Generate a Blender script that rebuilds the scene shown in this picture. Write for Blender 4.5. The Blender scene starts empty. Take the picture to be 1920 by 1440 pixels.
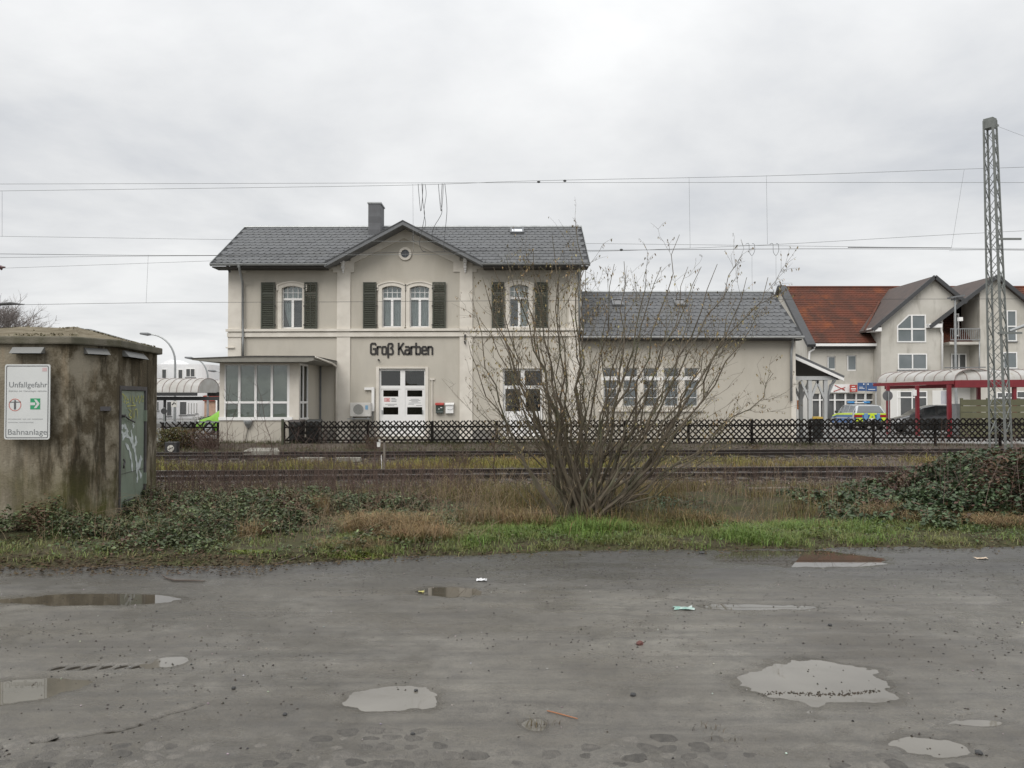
import bpy, bmesh, math, random
import numpy as np
from mathutils import Vector, Matrix, Euler

random.seed(7)
rng = np.random.default_rng(7)
scene = bpy.context.scene
C = scene.collection
R = math.radians

# ------------------------------------------------------------------ camera, sky, sun, exposure
CAMZ, FPX = 1.75, 1493.3
cam_d = bpy.data.cameras.new('camera')
cam = bpy.data.objects.new('camera', cam_d)
C.objects.link(cam)
cam.location = (0, 0, CAMZ)
cam.rotation_euler = (R(90 + 1.151), 0, R(0.307))
cam_d.sensor_width = 36
cam_d.lens = 36 * FPX / 1920
cam_d.clip_end = 2000
cam_d.clip_start = 0.05
scene.camera = cam
CM = Matrix.Translation((0, 0, CAMZ)) @ Euler((R(90 + 1.151), 0, R(0.307))).to_matrix().to_4x4()
CR = CM.to_3x3()

SUN_EL, SUN_ROT = R(42), R(205)
world = bpy.data.worlds.new('World')
scene.world = world
world.use_nodes = True
wn, wl = world.node_tree.nodes, world.node_tree.links
wn.clear()
wo = wn.new('ShaderNodeOutputWorld')
bg = wn.new('ShaderNodeBackground')
sky = wn.new('ShaderNodeTexSky')
sky.sky_type = 'NISHITA'
sky.sun_disc = False
sky.sun_elevation = SUN_EL
sky.sun_rotation = SUN_ROT
sky.air_density = 1.0
sky.dust_density = 2.0
tc = wn.new('ShaderNodeTexCoord')
sep = wn.new('ShaderNodeSeparateXYZ')
wl.new(tc.outputs['Generated'], sep.inputs[0])
def wmath(op, a, b=None, clamp=False):
    n = wn.new('ShaderNodeMath'); n.operation = op; n.use_clamp = clamp
    for i, v in enumerate((a, b)):
        if v is None: continue
        if isinstance(v, (int, float)): n.inputs[i].default_value = v
        else: wl.new(v, n.inputs[i])
    return n.outputs[0]
zc = wmath('MAXIMUM', sep.outputs[2], 0.0)
den = wmath('ADD', zc, 0.13)
cx = wmath('DIVIDE', sep.outputs[0], den)
cy = wmath('DIVIDE', sep.outputs[1], den)
comb = wn.new('ShaderNodeCombineXYZ')
wl.new(cx, comb.inputs[0]); wl.new(cy, comb.inputs[1])
nz = wn.new('ShaderNodeTexNoise')
nz.inputs['Scale'].default_value = 0.75
nz.inputs['Detail'].default_value = 7
nz.inputs['Roughness'].default_value = 0.56
nz.inputs['Distortion'].default_value = 0.25
wl.new(comb.outputs[0], nz.inputs['Vector'])
cr = wn.new('ShaderNodeValToRGB')
cr.color_ramp.elements[0].position = 0.33
cr.color_ramp.elements[0].color = (0.61, 0.63, 0.662, 1)
cr.color_ramp.elements[1].position = 0.62
cr.color_ramp.elements[1].color = (0.905, 0.91, 0.91, 1)
e = cr.color_ramp.elements.new(0.47); e.color = (0.765, 0.774, 0.784, 1)
wl.new(nz.outputs['Fac'], cr.inputs[0])
# overcast sky: brighter towards the zenith, as cloud cover is
z2 = wmath('MULTIPLY', wmath('MULTIPLY', zc, zc), zc)
grad = wmath('ADD', wmath('MULTIPLY', z2, 2.3), 1.02)
mul = wn.new('ShaderNodeVectorMath'); mul.operation = 'SCALE'
wl.new(cr.outputs[0], mul.inputs[0]); wl.new(grad, mul.inputs['Scale'])
skm = wn.new('ShaderNodeVectorMath'); skm.operation = 'SCALE'
skm.inputs['Scale'].default_value = 0.07
wl.new(sky.outputs[0], skm.inputs[0])
mixs = wn.new('ShaderNodeMix'); mixs.data_type = 'RGBA'
mixs.inputs[0].default_value = 0.93
wl.new(skm.outputs[0], mixs.inputs[6]); wl.new(mul.outputs[0], mixs.inputs[7])
wl.new(mixs.outputs[2], bg.inputs[0])
bg.inputs[1].default_value = 1.0
wl.new(bg.outputs[0], wo.inputs[0])

sun_d = bpy.data.lights.new('sun', 'SUN')
sun_d.energy = 1.5
sun_d.angle = R(35)
sun_d.color = (1.0, 0.965, 0.92)
sun = bpy.data.objects.new('sun', sun_d)
C.objects.link(sun)
# sun behind the photographer's left shoulder, veiled by cloud
sd = Vector((-0.42 * math.cos(SUN_EL), -0.9 * math.cos(SUN_EL), math.sin(SUN_EL)))
sun.rotation_euler = sd.to_track_quat('Z', 'Y').to_euler()
sky.sun_rotation = math.atan2(sd.x, sd.y)
vs = scene.view_settings
vs.view_transform = 'Standard'
vs.look = 'None'
vs.exposure = 0.0
vs.gamma = 1.0
vs.use_curve_mapping = False

# ------------------------------------------------------------------ helpers
def ray(px, py):
    d = CR @ Vector(((px - 960) / FPX, (720 - py) / FPX, -1.0))
    return d
def at(px, py, Y):
    d = ray(px, py)
    t = Y / d.y
    return Vector((0, 0, CAMZ)) + d * t
def XX(px, Y, py=750): return at(px, py, Y).x
def ZZ(py, Y, px=960): return at(px, py, Y).z
def gnd(px, py, z=0.0):
    d = ray(px, py)
    t = (z - CAMZ) / d.z
    return Vector((0, 0, CAMZ)) + d * t

MATS = {}
def pm(name, base, rough=0.6, alt=None, scale=4.0, bump=0.0, bscale=60.0, metal=0.0, spec=0.5, amount=1.0,
       attr=False, objrand=0.0, stretch=None, detail=6.0, dirt=None, dscale=1.2, dpos=(0.5, 0.7), coat=0.0, sub=0.0, rvar=0.0, ior=None):
    """procedural principled material: two-tone noise, optional stains, bump, per-object or attribute colour"""
    if name in MATS: return MATS[name]
    m = bpy.data.materials.new(name); m.use_nodes = True
    nt = m.node_tree; n, l = nt.nodes, nt.links
    b = n['Principled BSDF']
    b.inputs['Roughness'].default_value = rough
    b.inputs['Metallic'].default_value = metal
    b.inputs['Specular IOR Level'].default_value = spec
    if ior: b.inputs['IOR'].default_value = ior
    if coat: b.inputs['Coat Weight'].default_value = coat
    g = n.new('ShaderNodeNewGeometry')
    mp = n.new('ShaderNodeMapping')
    l.new(g.outputs['Position'], mp.inputs[0])
    if stretch: mp.inputs['Scale'].default_value = stretch
    t1 = n.new('ShaderNodeTexNoise'); t1.inputs['Scale'].default_value = scale; t1.inputs['Detail'].default_value = detail
    l.new(mp.outputs[0], t1.inputs[0])
    alt = alt if alt is not None else tuple(c * 0.8 for c in base)
    mx = n.new('ShaderNodeMix'); mx.data_type = 'RGBA'
    rp = n.new('ShaderNodeMapRange'); rp.inputs[1].default_value = 0.3; rp.inputs[2].default_value = 0.7
    l.new(t1.outputs[0], rp.inputs[0])
    ml = n.new('ShaderNodeMath'); ml.operation = 'MULTIPLY'; ml.inputs[1].default_value = amount
    l.new(rp.outputs[0], ml.inputs[0]); l.new(ml.outputs[0], mx.inputs[0])
    mx.inputs[6].default_value = (*base, 1); mx.inputs[7].default_value = (*alt, 1)
    col = mx.outputs[2]
    if attr:
        a = n.new('ShaderNodeAttribute'); a.attribute_name = 'Col'
        mm = n.new('ShaderNodeMix'); mm.data_type = 'RGBA'; mm.blend_type = 'MULTIPLY'; mm.inputs[0].default_value = 1
        l.new(a.outputs[0], mm.inputs[6]); l.new(col, mm.inputs[7]); col = mm.outputs[2]
    if dirt:
        t2 = n.new('ShaderNodeTexNoise'); t2.inputs['Scale'].default_value = dscale; t2.inputs['Detail'].default_value = 8
        t2.inputs['Roughness'].default_value = 0.65
        mp2 = n.new('ShaderNodeMapping'); l.new(g.outputs['Position'], mp2.inputs[0])
        mp2.inputs['Scale'].default_value = (1.6, 1.6, 0.45)
        l.new(mp2.outputs[0], t2.inputs[0])
        r2 = n.new('ShaderNodeMapRange'); r2.inputs[1].default_value = dpos[0]; r2.inputs[2].default_value = dpos[1]
        l.new(t2.outputs[0], r2.inputs[0])
        m2 = n.new('ShaderNodeMix'); m2.data_type = 'RGBA'
        l.new(r2.outputs[0], m2.inputs[0]); l.new(col, m2.inputs[6]); m2.inputs[7].default_value = (*dirt, 1)
        col = m2.outputs[2]
    if objrand:
        oi = n.new('ShaderNodeObjectInfo')
        r3 = n.new('ShaderNodeMapRange'); r3.inputs[3].default_value = 1 - objrand; r3.inputs[4].default_value = 1 + objrand
        l.new(oi.outputs['Random'], r3.inputs[0])
        m3 = n.new('ShaderNodeVectorMath'); m3.operation = 'SCALE'
        l.new(col, m3.inputs[0]); l.new(r3.outputs[0], m3.inputs['Scale']); col = m3.outputs[0]
    l.new(col, b.inputs['Base Color'])
    if rvar:
        r4 = n.new('ShaderNodeMapRange'); r4.inputs[1].default_value = 0.3; r4.inputs[2].default_value = 0.7
        r4.inputs[3].default_value = rough - rvar; r4.inputs[4].default_value = rough + rvar
        l.new(t1.outputs[0], r4.inputs[0]); l.new(r4.outputs[0], b.inputs['Roughness'])
    if bump:
        t4 = n.new('ShaderNodeTexNoise'); t4.inputs['Scale'].default_value = bscale; t4.inputs['Detail'].default_value = 4
        l.new(mp.outputs[0], t4.inputs[0])
        bp = n.new('ShaderNodeBump'); bp.inputs['Strength'].default_value = bump; bp.inputs['Distance'].default_value = 0.02
        l.new(t4.outputs[0], bp.inputs['Height']); l.new(bp.outputs[0], b.inputs['Normal'])
    if sub:
        b.inputs['Subsurface Weight'].default_value = 0
        tr = n.new('ShaderNodeBsdfTranslucent'); l.new(col, tr.inputs[0])
        ms = n.new('ShaderNodeMixShader'); ms.inputs[0].default_value = sub
        l.new(b.outputs[0], ms.inputs[1]); l.new(tr.outputs[0], ms.inputs[2])
        l.new(ms.outputs[0], n['Material Output'].inputs[0])
    MATS[name] = m
    return m

def glass_mat(name, tint=(0.75, 0.8, 0.82), refl=0.12, rough=0.02):
    if name in MATS: return MATS[name]
    m = bpy.data.materials.new(name); m.use_nodes = True
    n, l = m.node_tree.nodes, m.node_tree.links
    n.remove(n['Principled BSDF'])
    t = n.new('ShaderNodeBsdfTransparent'); t.inputs[0].default_value = (*tint, 1)
    gl = n.new('ShaderNodeBsdfGlossy'); gl.inputs['Roughness'].default_value = rough
    nz_ = n.new('ShaderNodeTexNoise'); nz_.inputs['Scale'].default_value = 1.3
    g = n.new('ShaderNodeNewGeometry'); l.new(g.outputs['Position'], nz_.inputs[0])
    bp = n.new('ShaderNodeBump'); bp.inputs['Strength'].default_value = 0.15; bp.inputs['Distance'].default_value = 0.05
    l.new(nz_.outputs[0], bp.inputs['Height']); l.new(bp.outputs[0], gl.inputs['Normal'])
    fr = n.new('ShaderNodeFresnel'); fr.inputs[0].default_value = 1.5
    ad = n.new('ShaderNodeMath'); ad.operation = 'ADD'; ad.inputs[1].default_value = refl; ad.use_clamp = True
    l.new(fr.outputs[0], ad.inputs[0])
    mx = n.new('ShaderNodeMixShader')
    l.new(ad.outputs[0], mx.inputs[0]); l.new(t.outputs[0], mx.inputs[1]); l.new(gl.outputs[0], mx.inputs[2])
    l.new(mx.outputs[0], n['Material Output'].inputs[0])
    MATS[name] = m
    return m

def origin(o):
    v = Vector((0, 0, 0))
    while o is not None:
        v += o.location; o = o.parent
    return v

def tag(o, label=None, cat=None, group=None, kind=None):
    if label: o['label'] = label
    if cat: o['category'] = cat
    if group: o['group'] = group
    if kind: o['kind'] = kind
    return o

def thing(name, label, cat, loc=(0, 0, 0), group=None, rz=0.0):
    o = bpy.data.objects.new(name, None); C.objects.link(o)
    o.location = loc; o.rotation_euler = (0, 0, rz); o.empty_display_size = 0.2
    return tag(o, label, cat, group)

class MB:
    def __init__(s): s.v = []; s.f = []
    def add(s, vs_, fs_):
        k = len(s.v); s.v.extend([tuple(p) for p in vs_]); s.f.extend([tuple(i + k for i in f) for f in fs_]); return s
    def quad(s, a, b, c, d): return s.add([a, b, c, d], [(0, 1, 2, 3)])
    def poly(s, pts): return s.add(pts, [tuple(range(len(pts)))])
    def box(s, x0, x1, y0, y1, z0, z1):
        if x0 > x1: x0, x1 = x1, x0
        if y0 > y1: y0, y1 = y1, y0
        if z0 > z1: z0, z1 = z1, z0
        return s.add([(x0, y0, z0), (x1, y0, z0), (x1, y1, z0), (x0, y1, z0), (x0, y0, z1), (x1, y0, z1), (x1, y1, z1), (x0, y1, z1)],
                     [(0, 3, 2, 1), (4, 5, 6, 7), (0, 1, 5, 4), (1, 2, 6, 5), (2, 3, 7, 6), (3, 0, 4, 7)])
    def prism(s, xz, y0, y1):
        """polygon in the XZ plane extruded between y0 and y1"""
        n = len(xz)
        ar = sum(xz[i][0] * xz[(i + 1) % n][1] - xz[(i + 1) % n][0] * xz[i][1] for i in range(n))
        if ar < 0: xz = xz[::-1]
        v = [(x, y0, z) for x, z in xz] + [(x, y1, z) for x, z in xz]
        f = [tuple(range(n)), tuple(range(2 * n - 1, n - 1, -1))]
        f += [(i, i + n, (i + 1) % n + n, (i + 1) % n) for i in range(n)]
        return s.add(v, f)
    def prismz(s, xy, z0, z1):
        n = len(xy)
        ar = sum(xy[i][0] * xy[(i + 1) % n][1] - xy[(i + 1) % n][0] * xy[i][1] for i in range(n))
        if ar < 0: xy = xy[::-1]
        v = [(x, y, z0) for x, y in xy] + [(x, y, z1) for x, y in xy]
        f = [tuple(range(n - 1, -1, -1)), tuple(range(n, 2 * n))]
        f += [(i, (i + 1) % n, (i + 1) % n + n, i + n) for i in range(n)]
        return s.add(v, f)
    def tube(s, pts, rad, n=6, cap=True):
        pts = [Vector(p) for p in pts]
        if isinstance(rad, (int, float)): rad = [rad] * len(pts)
        k = len(s.v); prev = None
        for i, p in enumerate(pts):
            t = (pts[min(i + 1, len(pts) - 1)] - pts[max(i - 1, 0)])
            if t.length < 1e-9: t = Vector((0, 0, 1))
            t.normalize()
            if prev is None:
                u = t.orthogonal().normalized()
            else:
                u = prev - t * prev.dot(t)
                u = u.normalized() if u.length > 1e-6 else t.orthogonal().normalized()
            prev = u; w = t.cross(u)
            for j in range(n):
                a = 2 * math.pi * j / n
                s.v.append(tuple(p + (u * math.cos(a) + w * math.sin(a)) * rad[i]))
        for i in range(len(pts) - 1):
            for j in range(n):
                a = k + i * n + j; b = k + i * n + (j + 1) % n
                s.f.append((a, b, b + n, a + n))
        if cap:
            s.f.append(tuple(k + j for j in range(n - 1, -1, -1)))
            s.f.append(tuple(k + (len(pts) - 1) * n + j for j in range(n)))
        return s
    def bar(s, a, b, w, h=None, up=(0, 0, 1)):
        """rectangular bar from a to b"""
        a, b = Vector(a), Vector(b); h = h or w
        t = (b - a).normalized(); up = Vector(up)
        u = t.cross(up)
        if u.length < 1e-4: u = t.orthogonal()
        u.normalize(); v = u.cross(t)
        c = [(-w / 2, -h / 2), (w / 2, -h / 2), (w / 2, h / 2), (-w / 2, h / 2)]
        vs_ = [p + u * x + v * y for p in (a, b) for x, y in c]
        return s.add(vs_, [(3, 2, 1, 0), (4, 5, 6, 7), (0, 1, 5, 4), (1, 2, 6, 5), (2, 3, 7, 6), (3, 0, 4, 7)])
    def cyl(s, c, axis, r, h, n=20, r2=None):
        c = Vector(c); axis = Vector(axis).normalized()
        return s.tube([c, c + axis * h], [r, r if r2 is None else r2], n)
    def ring(s, inner, outer, y0, y1, closed=False):
        """strip between two XZ paths, extruded y0..y1 (front at y0)"""
        n = len(inner); k = len(s.v)
        for y in (y0, y1):
            for p in inner: s.v.append((p[0], y, p[1]))
            for p in outer: s.v.append((p[0], y, p[1]))
        m = n if closed else n - 1
        for i in range(m):
            j = (i + 1) % n
            I0, I1, O0, O1 = k + i, k + j, k + n + i, k + n + j
            B = 2 * n
            s.f += [(I0, I1, O1, O0), (I0 + B, O0 + B, O1 + B, I1 + B), (O0, O1, O1 + B, O0 + B), (I0, I0 + B, I1 + B, I1)]
        if not closed:
            for i in (0, n - 1):
                s.f.append((k + i, k + n + i, k + n + i + 2 * n, k + i + 2 * n))
        return s
    def build(s, name, m, parent=None, local=False, smooth=False, bevel=0.0, fix=True, kind=None, label=None, subd=0):
        me = bpy.data.meshes.new(name)
        off = Vector((0, 0, 0)) if (local or parent is None) else origin(parent)
        base = Vector((0, 0, 0))
        if parent is None and not local and s.v:
            a = np.array(s.v); base = Vector(((a[:, 0].min() + a[:, 0].max()) / 2, (a[:, 1].min() + a[:, 1].max()) / 2, a[:, 2].min()))
            off = base
        me.from_pydata([(x - off.x, y - off.y, z - off.z) for x, y, z in s.v], [], s.f)
        if fix or bevel:
            bm = bmesh.new(); bm.from_mesh(me)
            if fix: bmesh.ops.recalc_face_normals(bm, faces=bm.faces)
            if bevel:
                bmesh.ops.bevel(bm, geom=bm.edges[:], offset=bevel, segments=2, profile=0.6, affect='EDGES', clamp_overlap=True)
            bm.to_mesh(me); bm.free()
        if smooth: me.polygons.foreach_set('use_smooth', [True] * len(me.polygons))
        me.materials.append(m)
        o = bpy.data.objects.new(name, me); C.objects.link(o)
        if parent is not None: o.parent = parent
        else: o.location = base
        if subd:
            md = o.modifiers.new('s', 'SUBSURF'); md.levels = subd; md.render_levels = subd
        if kind: o['kind'] = kind
        if label: o['label'] = label
        return o

def copy_tree(o, parent=None, loc=None):
    c = o.copy(); C.objects.link(c); c.parent = parent
    if loc is not None: c.location = loc
    for ch in list(o.children): copy_tree(ch, c)
    return c

def np_mesh(name, V, F, m, parent=None, cols=None, kind=None, label=None, cat=None, group=None, smooth=False):
    """V (N,3), F (M,k) with k 3 or 4; cols (M,3) per face"""
    V = np.asarray(V, dtype=np.float32); F = np.asarray(F, dtype=np.int32)
    if parent is not None: V = V - np.array(origin(parent), dtype=np.float32)
    me = bpy.data.meshes.new(name)
    k = F.shape[1]
    me.vertices.add(len(V)); me.loops.add(F.size); me.polygons.add(len(F))
    me.vertices.foreach_set('co', V.ravel())
    me.loops.foreach_set('vertex_index', F.ravel())
    me.polygons.foreach_set('loop_start', np.arange(0, F.size, k, dtype=np.int32))
    try: me.polygons.foreach_set('loop_total', np.full(len(F), k, dtype=np.int32))
    except Exception: pass
    if cols is not None:
        a = me.color_attributes.new('Col', 'FLOAT_COLOR', 'CORNER')
        cc = np.ones((len(F), k, 4), dtype=np.float32); cc[:, :, :3] = np.asarray(cols, dtype=np.float32)[:, None, :]
        a.data.foreach_set('color', cc.ravel())
    if smooth: me.polygons.foreach_set('use_smooth', [True] * len(F))
    me.update(calc_edges=True)
    me.materials.append(m)
    o = bpy.data.objects.new(name, me); C.objects.link(o)
    if parent is not None: o.parent = parent
    tag(o, label, cat, group, kind)
    return o

def leaf_arrays(P, size, wid=0.62, flat=0.5, droop=None):
    """diamond leaves at P (N,3); size (N,); returns V,F"""
    n = len(P)
    az = rng.uniform(0, 2 * np.pi, n); el = rng.normal(0.1, flat, n)
    if droop is not None: el = droop
    d = np.stack([np.cos(az) * np.cos(el), np.sin(az) * np.cos(el), np.sin(el)], 1)
    side = np.stack([-np.sin(az), np.cos(az), rng.normal(0, 0.45, n)], 1)
    side /= np.linalg.norm(side, axis=1, keepdims=True)
    s = np.asarray(size)[:, None]
    up = np.cross(d, side)
    b = P - d * s * 0.5
    V = np.stack([b, b + d * s * 0.42 + side * s * wid * 0.5 + up * s * 0.10, b + d * s, b + d * s * 0.42 - side * s * wid * 0.5 + up * s * 0.10], 1).reshape(-1, 3)
    F = np.arange(4 * n).reshape(n, 4)
    return V, F

def blade_arrays(P, h, lean, width, az=None):
    """grass blades: two-segment strips"""
    n = len(P)
    if az is None: az = rng.uniform(0, 2 * np.pi, n)
    d = np.stack([np.cos(az), np.sin(az), np.zeros(n)], 1)
    sd_ = np.stack([-np.sin(az), np.cos(az), np.zeros(n)], 1)
    sd_ = sd_ * rng.uniform(0.5, 1, n)[:, None] + rng.normal(0, 0.2, (n, 3)) * np.array([1, 1, 0])
    h = np.asarray(h)[:, None]; lean = np.asarray(lean)[:, None]; w = np.asarray(width)[:, None]
    up = np.array([0, 0, 1.0])
    p1 = P + up * h * 0.6 + d * lean * h * 0.35
    p2 = P + up * h * (1 - 0.35 * np.clip(lean, 0, 1.6)) + d * lean * h
    V = np.stack([P - sd_ * w, P + sd_ * w, p1 + sd_ * w * 0.8, p1 - sd_ * w * 0.8, p2 + sd_ * w * 0.15, p2 - sd_ * w * 0.15], 1).reshape(-1, 3)
    k = np.arange(n)[:, None] * 6
    F = np.concatenate([k + np.array([[0, 1, 2, 3]]), k + np.array([[3, 2, 4, 5]])], 1).reshape(-1, 4)
    return V, F

def vary(base, n, amt=0.25, mixto=None):
    c = np.array(base)[None, :] * (1 + rng.normal(0, amt, (n, 1)))
    c = c * (1 + rng.normal(0, 0.08, (n, 3)))
    if mixto is not None:
        t = rng.beta(0.8, 1.6, (n, 1)); c = c * (1 - t) + np.array(mixto)[None, :] * t * (1 + rng.normal(0, amt * 0.6, (n, 1)))
    return np.clip(c, 0.004, 0.9)

def vnoise(x, y, seed=0):
    """smooth value noise, numpy"""
    x = np.asarray(x, float); y = np.asarray(y, float)
    xi = np.floor(x).astype(int); yi = np.floor(y).astype(int)
    xf = x - xi; yf = y - yi
    u = xf * xf * (3 - 2 * xf); v = yf * yf * (3 - 2 * yf)
    def h(a, b):
        q = (a * 374761393 + b * 668265263 + seed * 1442695) & 0x7fffffff
        q = (q ^ (q >> 13)) * 1274126177 & 0x7fffffff
        return ((q ^ (q >> 16)) & 0xffff) / 65535.0
    return (h(xi, yi) * (1 - u) + h(xi + 1, yi) * u) * (1 - v) + (h(xi, yi + 1) * (1 - u) + h(xi + 1, yi + 1) * u) * v
def fbm(x, y, seed=0, o=4):
    s = 0; a = 0.5; f = 1.0
    for i in range(o):
        s = s + a * vnoise(np.asarray(x) * f, np.asarray(y) * f, seed + i * 17); a *= 0.5; f *= 2.03
    return s

def grid_mesh(name, xs, ys, hfun, m, kind='structure', label=None, smooth=True, mask=None):
    Xg, Yg = np.meshgrid(xs, ys)
    Zg = hfun(Xg, Yg)
    V = np.stack([Xg, Yg, Zg], 2).reshape(-1, 3)
    nx, ny = len(xs), len(ys)
    i = np.arange(nx - 1)[None, :] + np.arange(ny - 1)[:, None] * nx
    F = np.stack([i, i + 1, i + 1 + nx, i + nx], 2).reshape(-1, 4)
    if mask is not None:
        F = F[mask(V[F].mean(1))]
    o = np_mesh(name, V, F, m, kind=kind, label=label, smooth=smooth)
    return o

def text_mesh(name, body, x, z, y, height, m, parent, xscale=1.0, align='LEFT', thick=0.002, rx=90, rz=0.0, offset=0.0):
    """flat lettering facing -Y, baseline at z"""
    cu = bpy.data.curves.new(name, 'FONT'); cu.body = body; cu.size = 1.0; cu.align_x = align
    cu.extrude = thick / height; cu.offset = offset; cu.resolution_u = 3
    o = bpy.data.objects.new(name, cu)
    C.objects.link(o)
    dg = bpy.context.evaluated_depsgraph_get()
    me = bpy.data.meshes.new_from_object(o.evaluated_get(dg))
    bpy.data.objects.remove(o)
    me.materials.clear(); me.materials.append(m)
    ob = bpy.data.objects.new(name, me); C.objects.link(ob)
    s = height / 0.72
    ob.parent = parent
    off = origin(parent) if parent else Vector((0, 0, 0))
    ob.location = Vector((x, y, z)) - off
    ob.rotation_euler = (R(rx), 0, rz)
    ob.scale = (s * xscale, s, s)
    return ob

# ================================================================== SETTING: ground, lot, puddles, tracks
m_earth = pm('earth', (0.075, 0.062, 0.045), 0.95, alt=(0.045, 0.038, 0.028), scale=3.0, bump=0.8, bscale=25, spec=0.15)
m_far = pm('far_ground', (0.12, 0.12, 0.11), 0.9, alt=(0.09, 0.1, 0.07), scale=0.2)
m_pave = pm('forecourt_paving', (0.20, 0.195, 0.185), 0.8, alt=(0.15, 0.147, 0.14), scale=1.5, bump=0.2)
MB().quad((-900, -60, -0.5), (900, -60, -0.5), (900, 1500, -0.5), (-900, 1500, -0.5)).build('ground', m_far, kind='structure')
MB().box(-60, 70, 29.9, 120, -0.45, 0.0).build('forecourt', m_pave, kind='structure')

# asphalt of the lot: real relief, hollows that hold the puddles
def edge_y(X):   # where the asphalt gives way to the verge
    return 8.55 + 0.85 / (1 + np.exp(-(X + 1.2) * 1.6)) + 0.06 * X * (X > 0) * 0.5 + (fbm(X * 1.3, X * 0 + 3.1, 5) - 0.5) * 0.35
PUD = [  # px centre, half sizes (px), depth
    ('long dark puddle reflecting the concrete hut', 160, 1125, 140, 9.5, 0.020),
    ('narrow puddle in the middle of the lot, reflecting the house', 862, 1111, 62, 8.5, 0.016),
    ('long puddle by the grass verge reflecting the red roof', 1508, 1047, 125, 13.5, 0.024),
    ('large pale puddle on the right, with a line of grit across it', 1540, 1283, 140, 52, 0.014),
    ('bright puddle edged with black grit left of the middle', 745, 1311, 86, 20, 0.016),
    ('faint pale puddle behind the tyre tracks', 318, 1240, 34, 12, 0.011),
    ('puddle at the left edge reflecting the warning sign', 45, 1293, 92, 22, 0.016),
    ('small puddle with grass showing through at the bottom', 1004, 1357, 38, 14, 0.012),
    ('ragged puddle in the broken surface at the lower right', 1722, 1400, 80, 24, 0.010),
    ('shallow pale film running to the right edge', 1840, 1356, 60, 6, 0.007),
    ('thin curved rill of water on the right of the lot', 1420, 1138, 85, 4.5, 0.012),
]
pud = []
for lab, px, py, hx, hy, dp in PUD:
    c = gnd(px, py, -0.006); l_ = gnd(px - hx, py, -0.006); t_ = gnd(px, py - hy, -0.006); b_ = gnd(px, py + hy, -0.006)
    pud.append((lab, c.x, (t_.y + b_.y) / 2, (c.x - l_.x), (t_.y - b_.y) / 2, dp))
WL = -0.0065
def lot_h(X, Y):
    z = (fbm(X * 0.55, Y * 0.55, 11, 3) - 0.5) * 0.012
    z = z + (fbm(X * 3.1, Y * 3.1, 12, 3) - 0.5) * 0.010
    z = z + (fbm(X * 14, Y * 14, 13, 2) - 0.5) * 0.005
    # broken, coarser surface close to the camera
    near = np.clip((4.35 - Y) / 0.3, 0, 1)
    z = z + near * (fbm(X * 7, Y * 9, 21, 3) - 0.5) * 0.022
    z = np.maximum(z, -0.0035 + 0.0 * z)
    for lab, px_, py_, rx_, ry_, dp in pud:
        wx = (fbm(X * 2.4, Y * 3.4, 31, 5) - 0.47) * (.55 if rx_ > .42 and ry_ > .1 else 1.35) + (fbm(X * 16, Y * 20, 33, 2) - .5) * .15
        q = np.sqrt(((X - px_) / rx_) ** 2 + ((Y - py_) / ry_) ** 2) + wx
        z = z - dp * np.clip(1.62 - q, 0, 1.25) ** 1.8 * .85
    for k in range(7):   # water-filled marks of a tyre tread
        z = z - .017 * np.exp(-(((X - TR[k][0] - .35 * (Y - TR[k][1])) / .035) ** 2 + ((Y - TR[k][1]) / .05) ** 2) ** 2)
    # crack and step lines
    for (ax, ay, bx, by, dep, w, gro) in CRK:
        dx, dy = bx - ax, by - ay
        L = math.hypot(dx, dy)
        t = np.clip(((X - ax) * dx + (Y - ay) * dy) / (L * L), 0, 1)
        wob = (fbm(X * 4, Y * 4, 55, 3) - 0.5) * 0.16
        dd = ((X - ax) * -dy + (Y - ay) * dx) / L + wob
        dist = np.hypot(X - (ax + t * dx), Y - (ay + t * dy))
        sel = (np.abs(t - 0.5) < 0.5)
        z = z + np.where(sel, dep * np.exp(-np.maximum(dd, 0) / 0.25) * (dd > 0) * np.exp(-np.minimum(t, 1 - t) * 0) - gro * np.clip((fbm(X * 6, Y * 6, 58, 3) - .22) * 2.6, 0.25, 1) * np.exp(-(dd / w) ** 2), 0)
    return z
TR = [gnd(108 + 30 * k, 1251 - k * .6, 0) for k in range(7)]
CRK = []
for (a, b, dep) in [((-40, 1408), (200, 1370), 0.020), ((200, 1370), (385, 1318), 0.018), ((1640, 1385), (1860, 1335), 0.012), ((1250, 1120), (1500, 1140), 0.008), ((1500, 1140), (1900, 1128), 0.008)]:
    A = gnd(*a); B = gnd(*b); CRK.append((A.x, A.y, B.x, B.y, dep * .6, 0.017, 0.019 if a[0] < 400 else 0.006))

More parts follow.
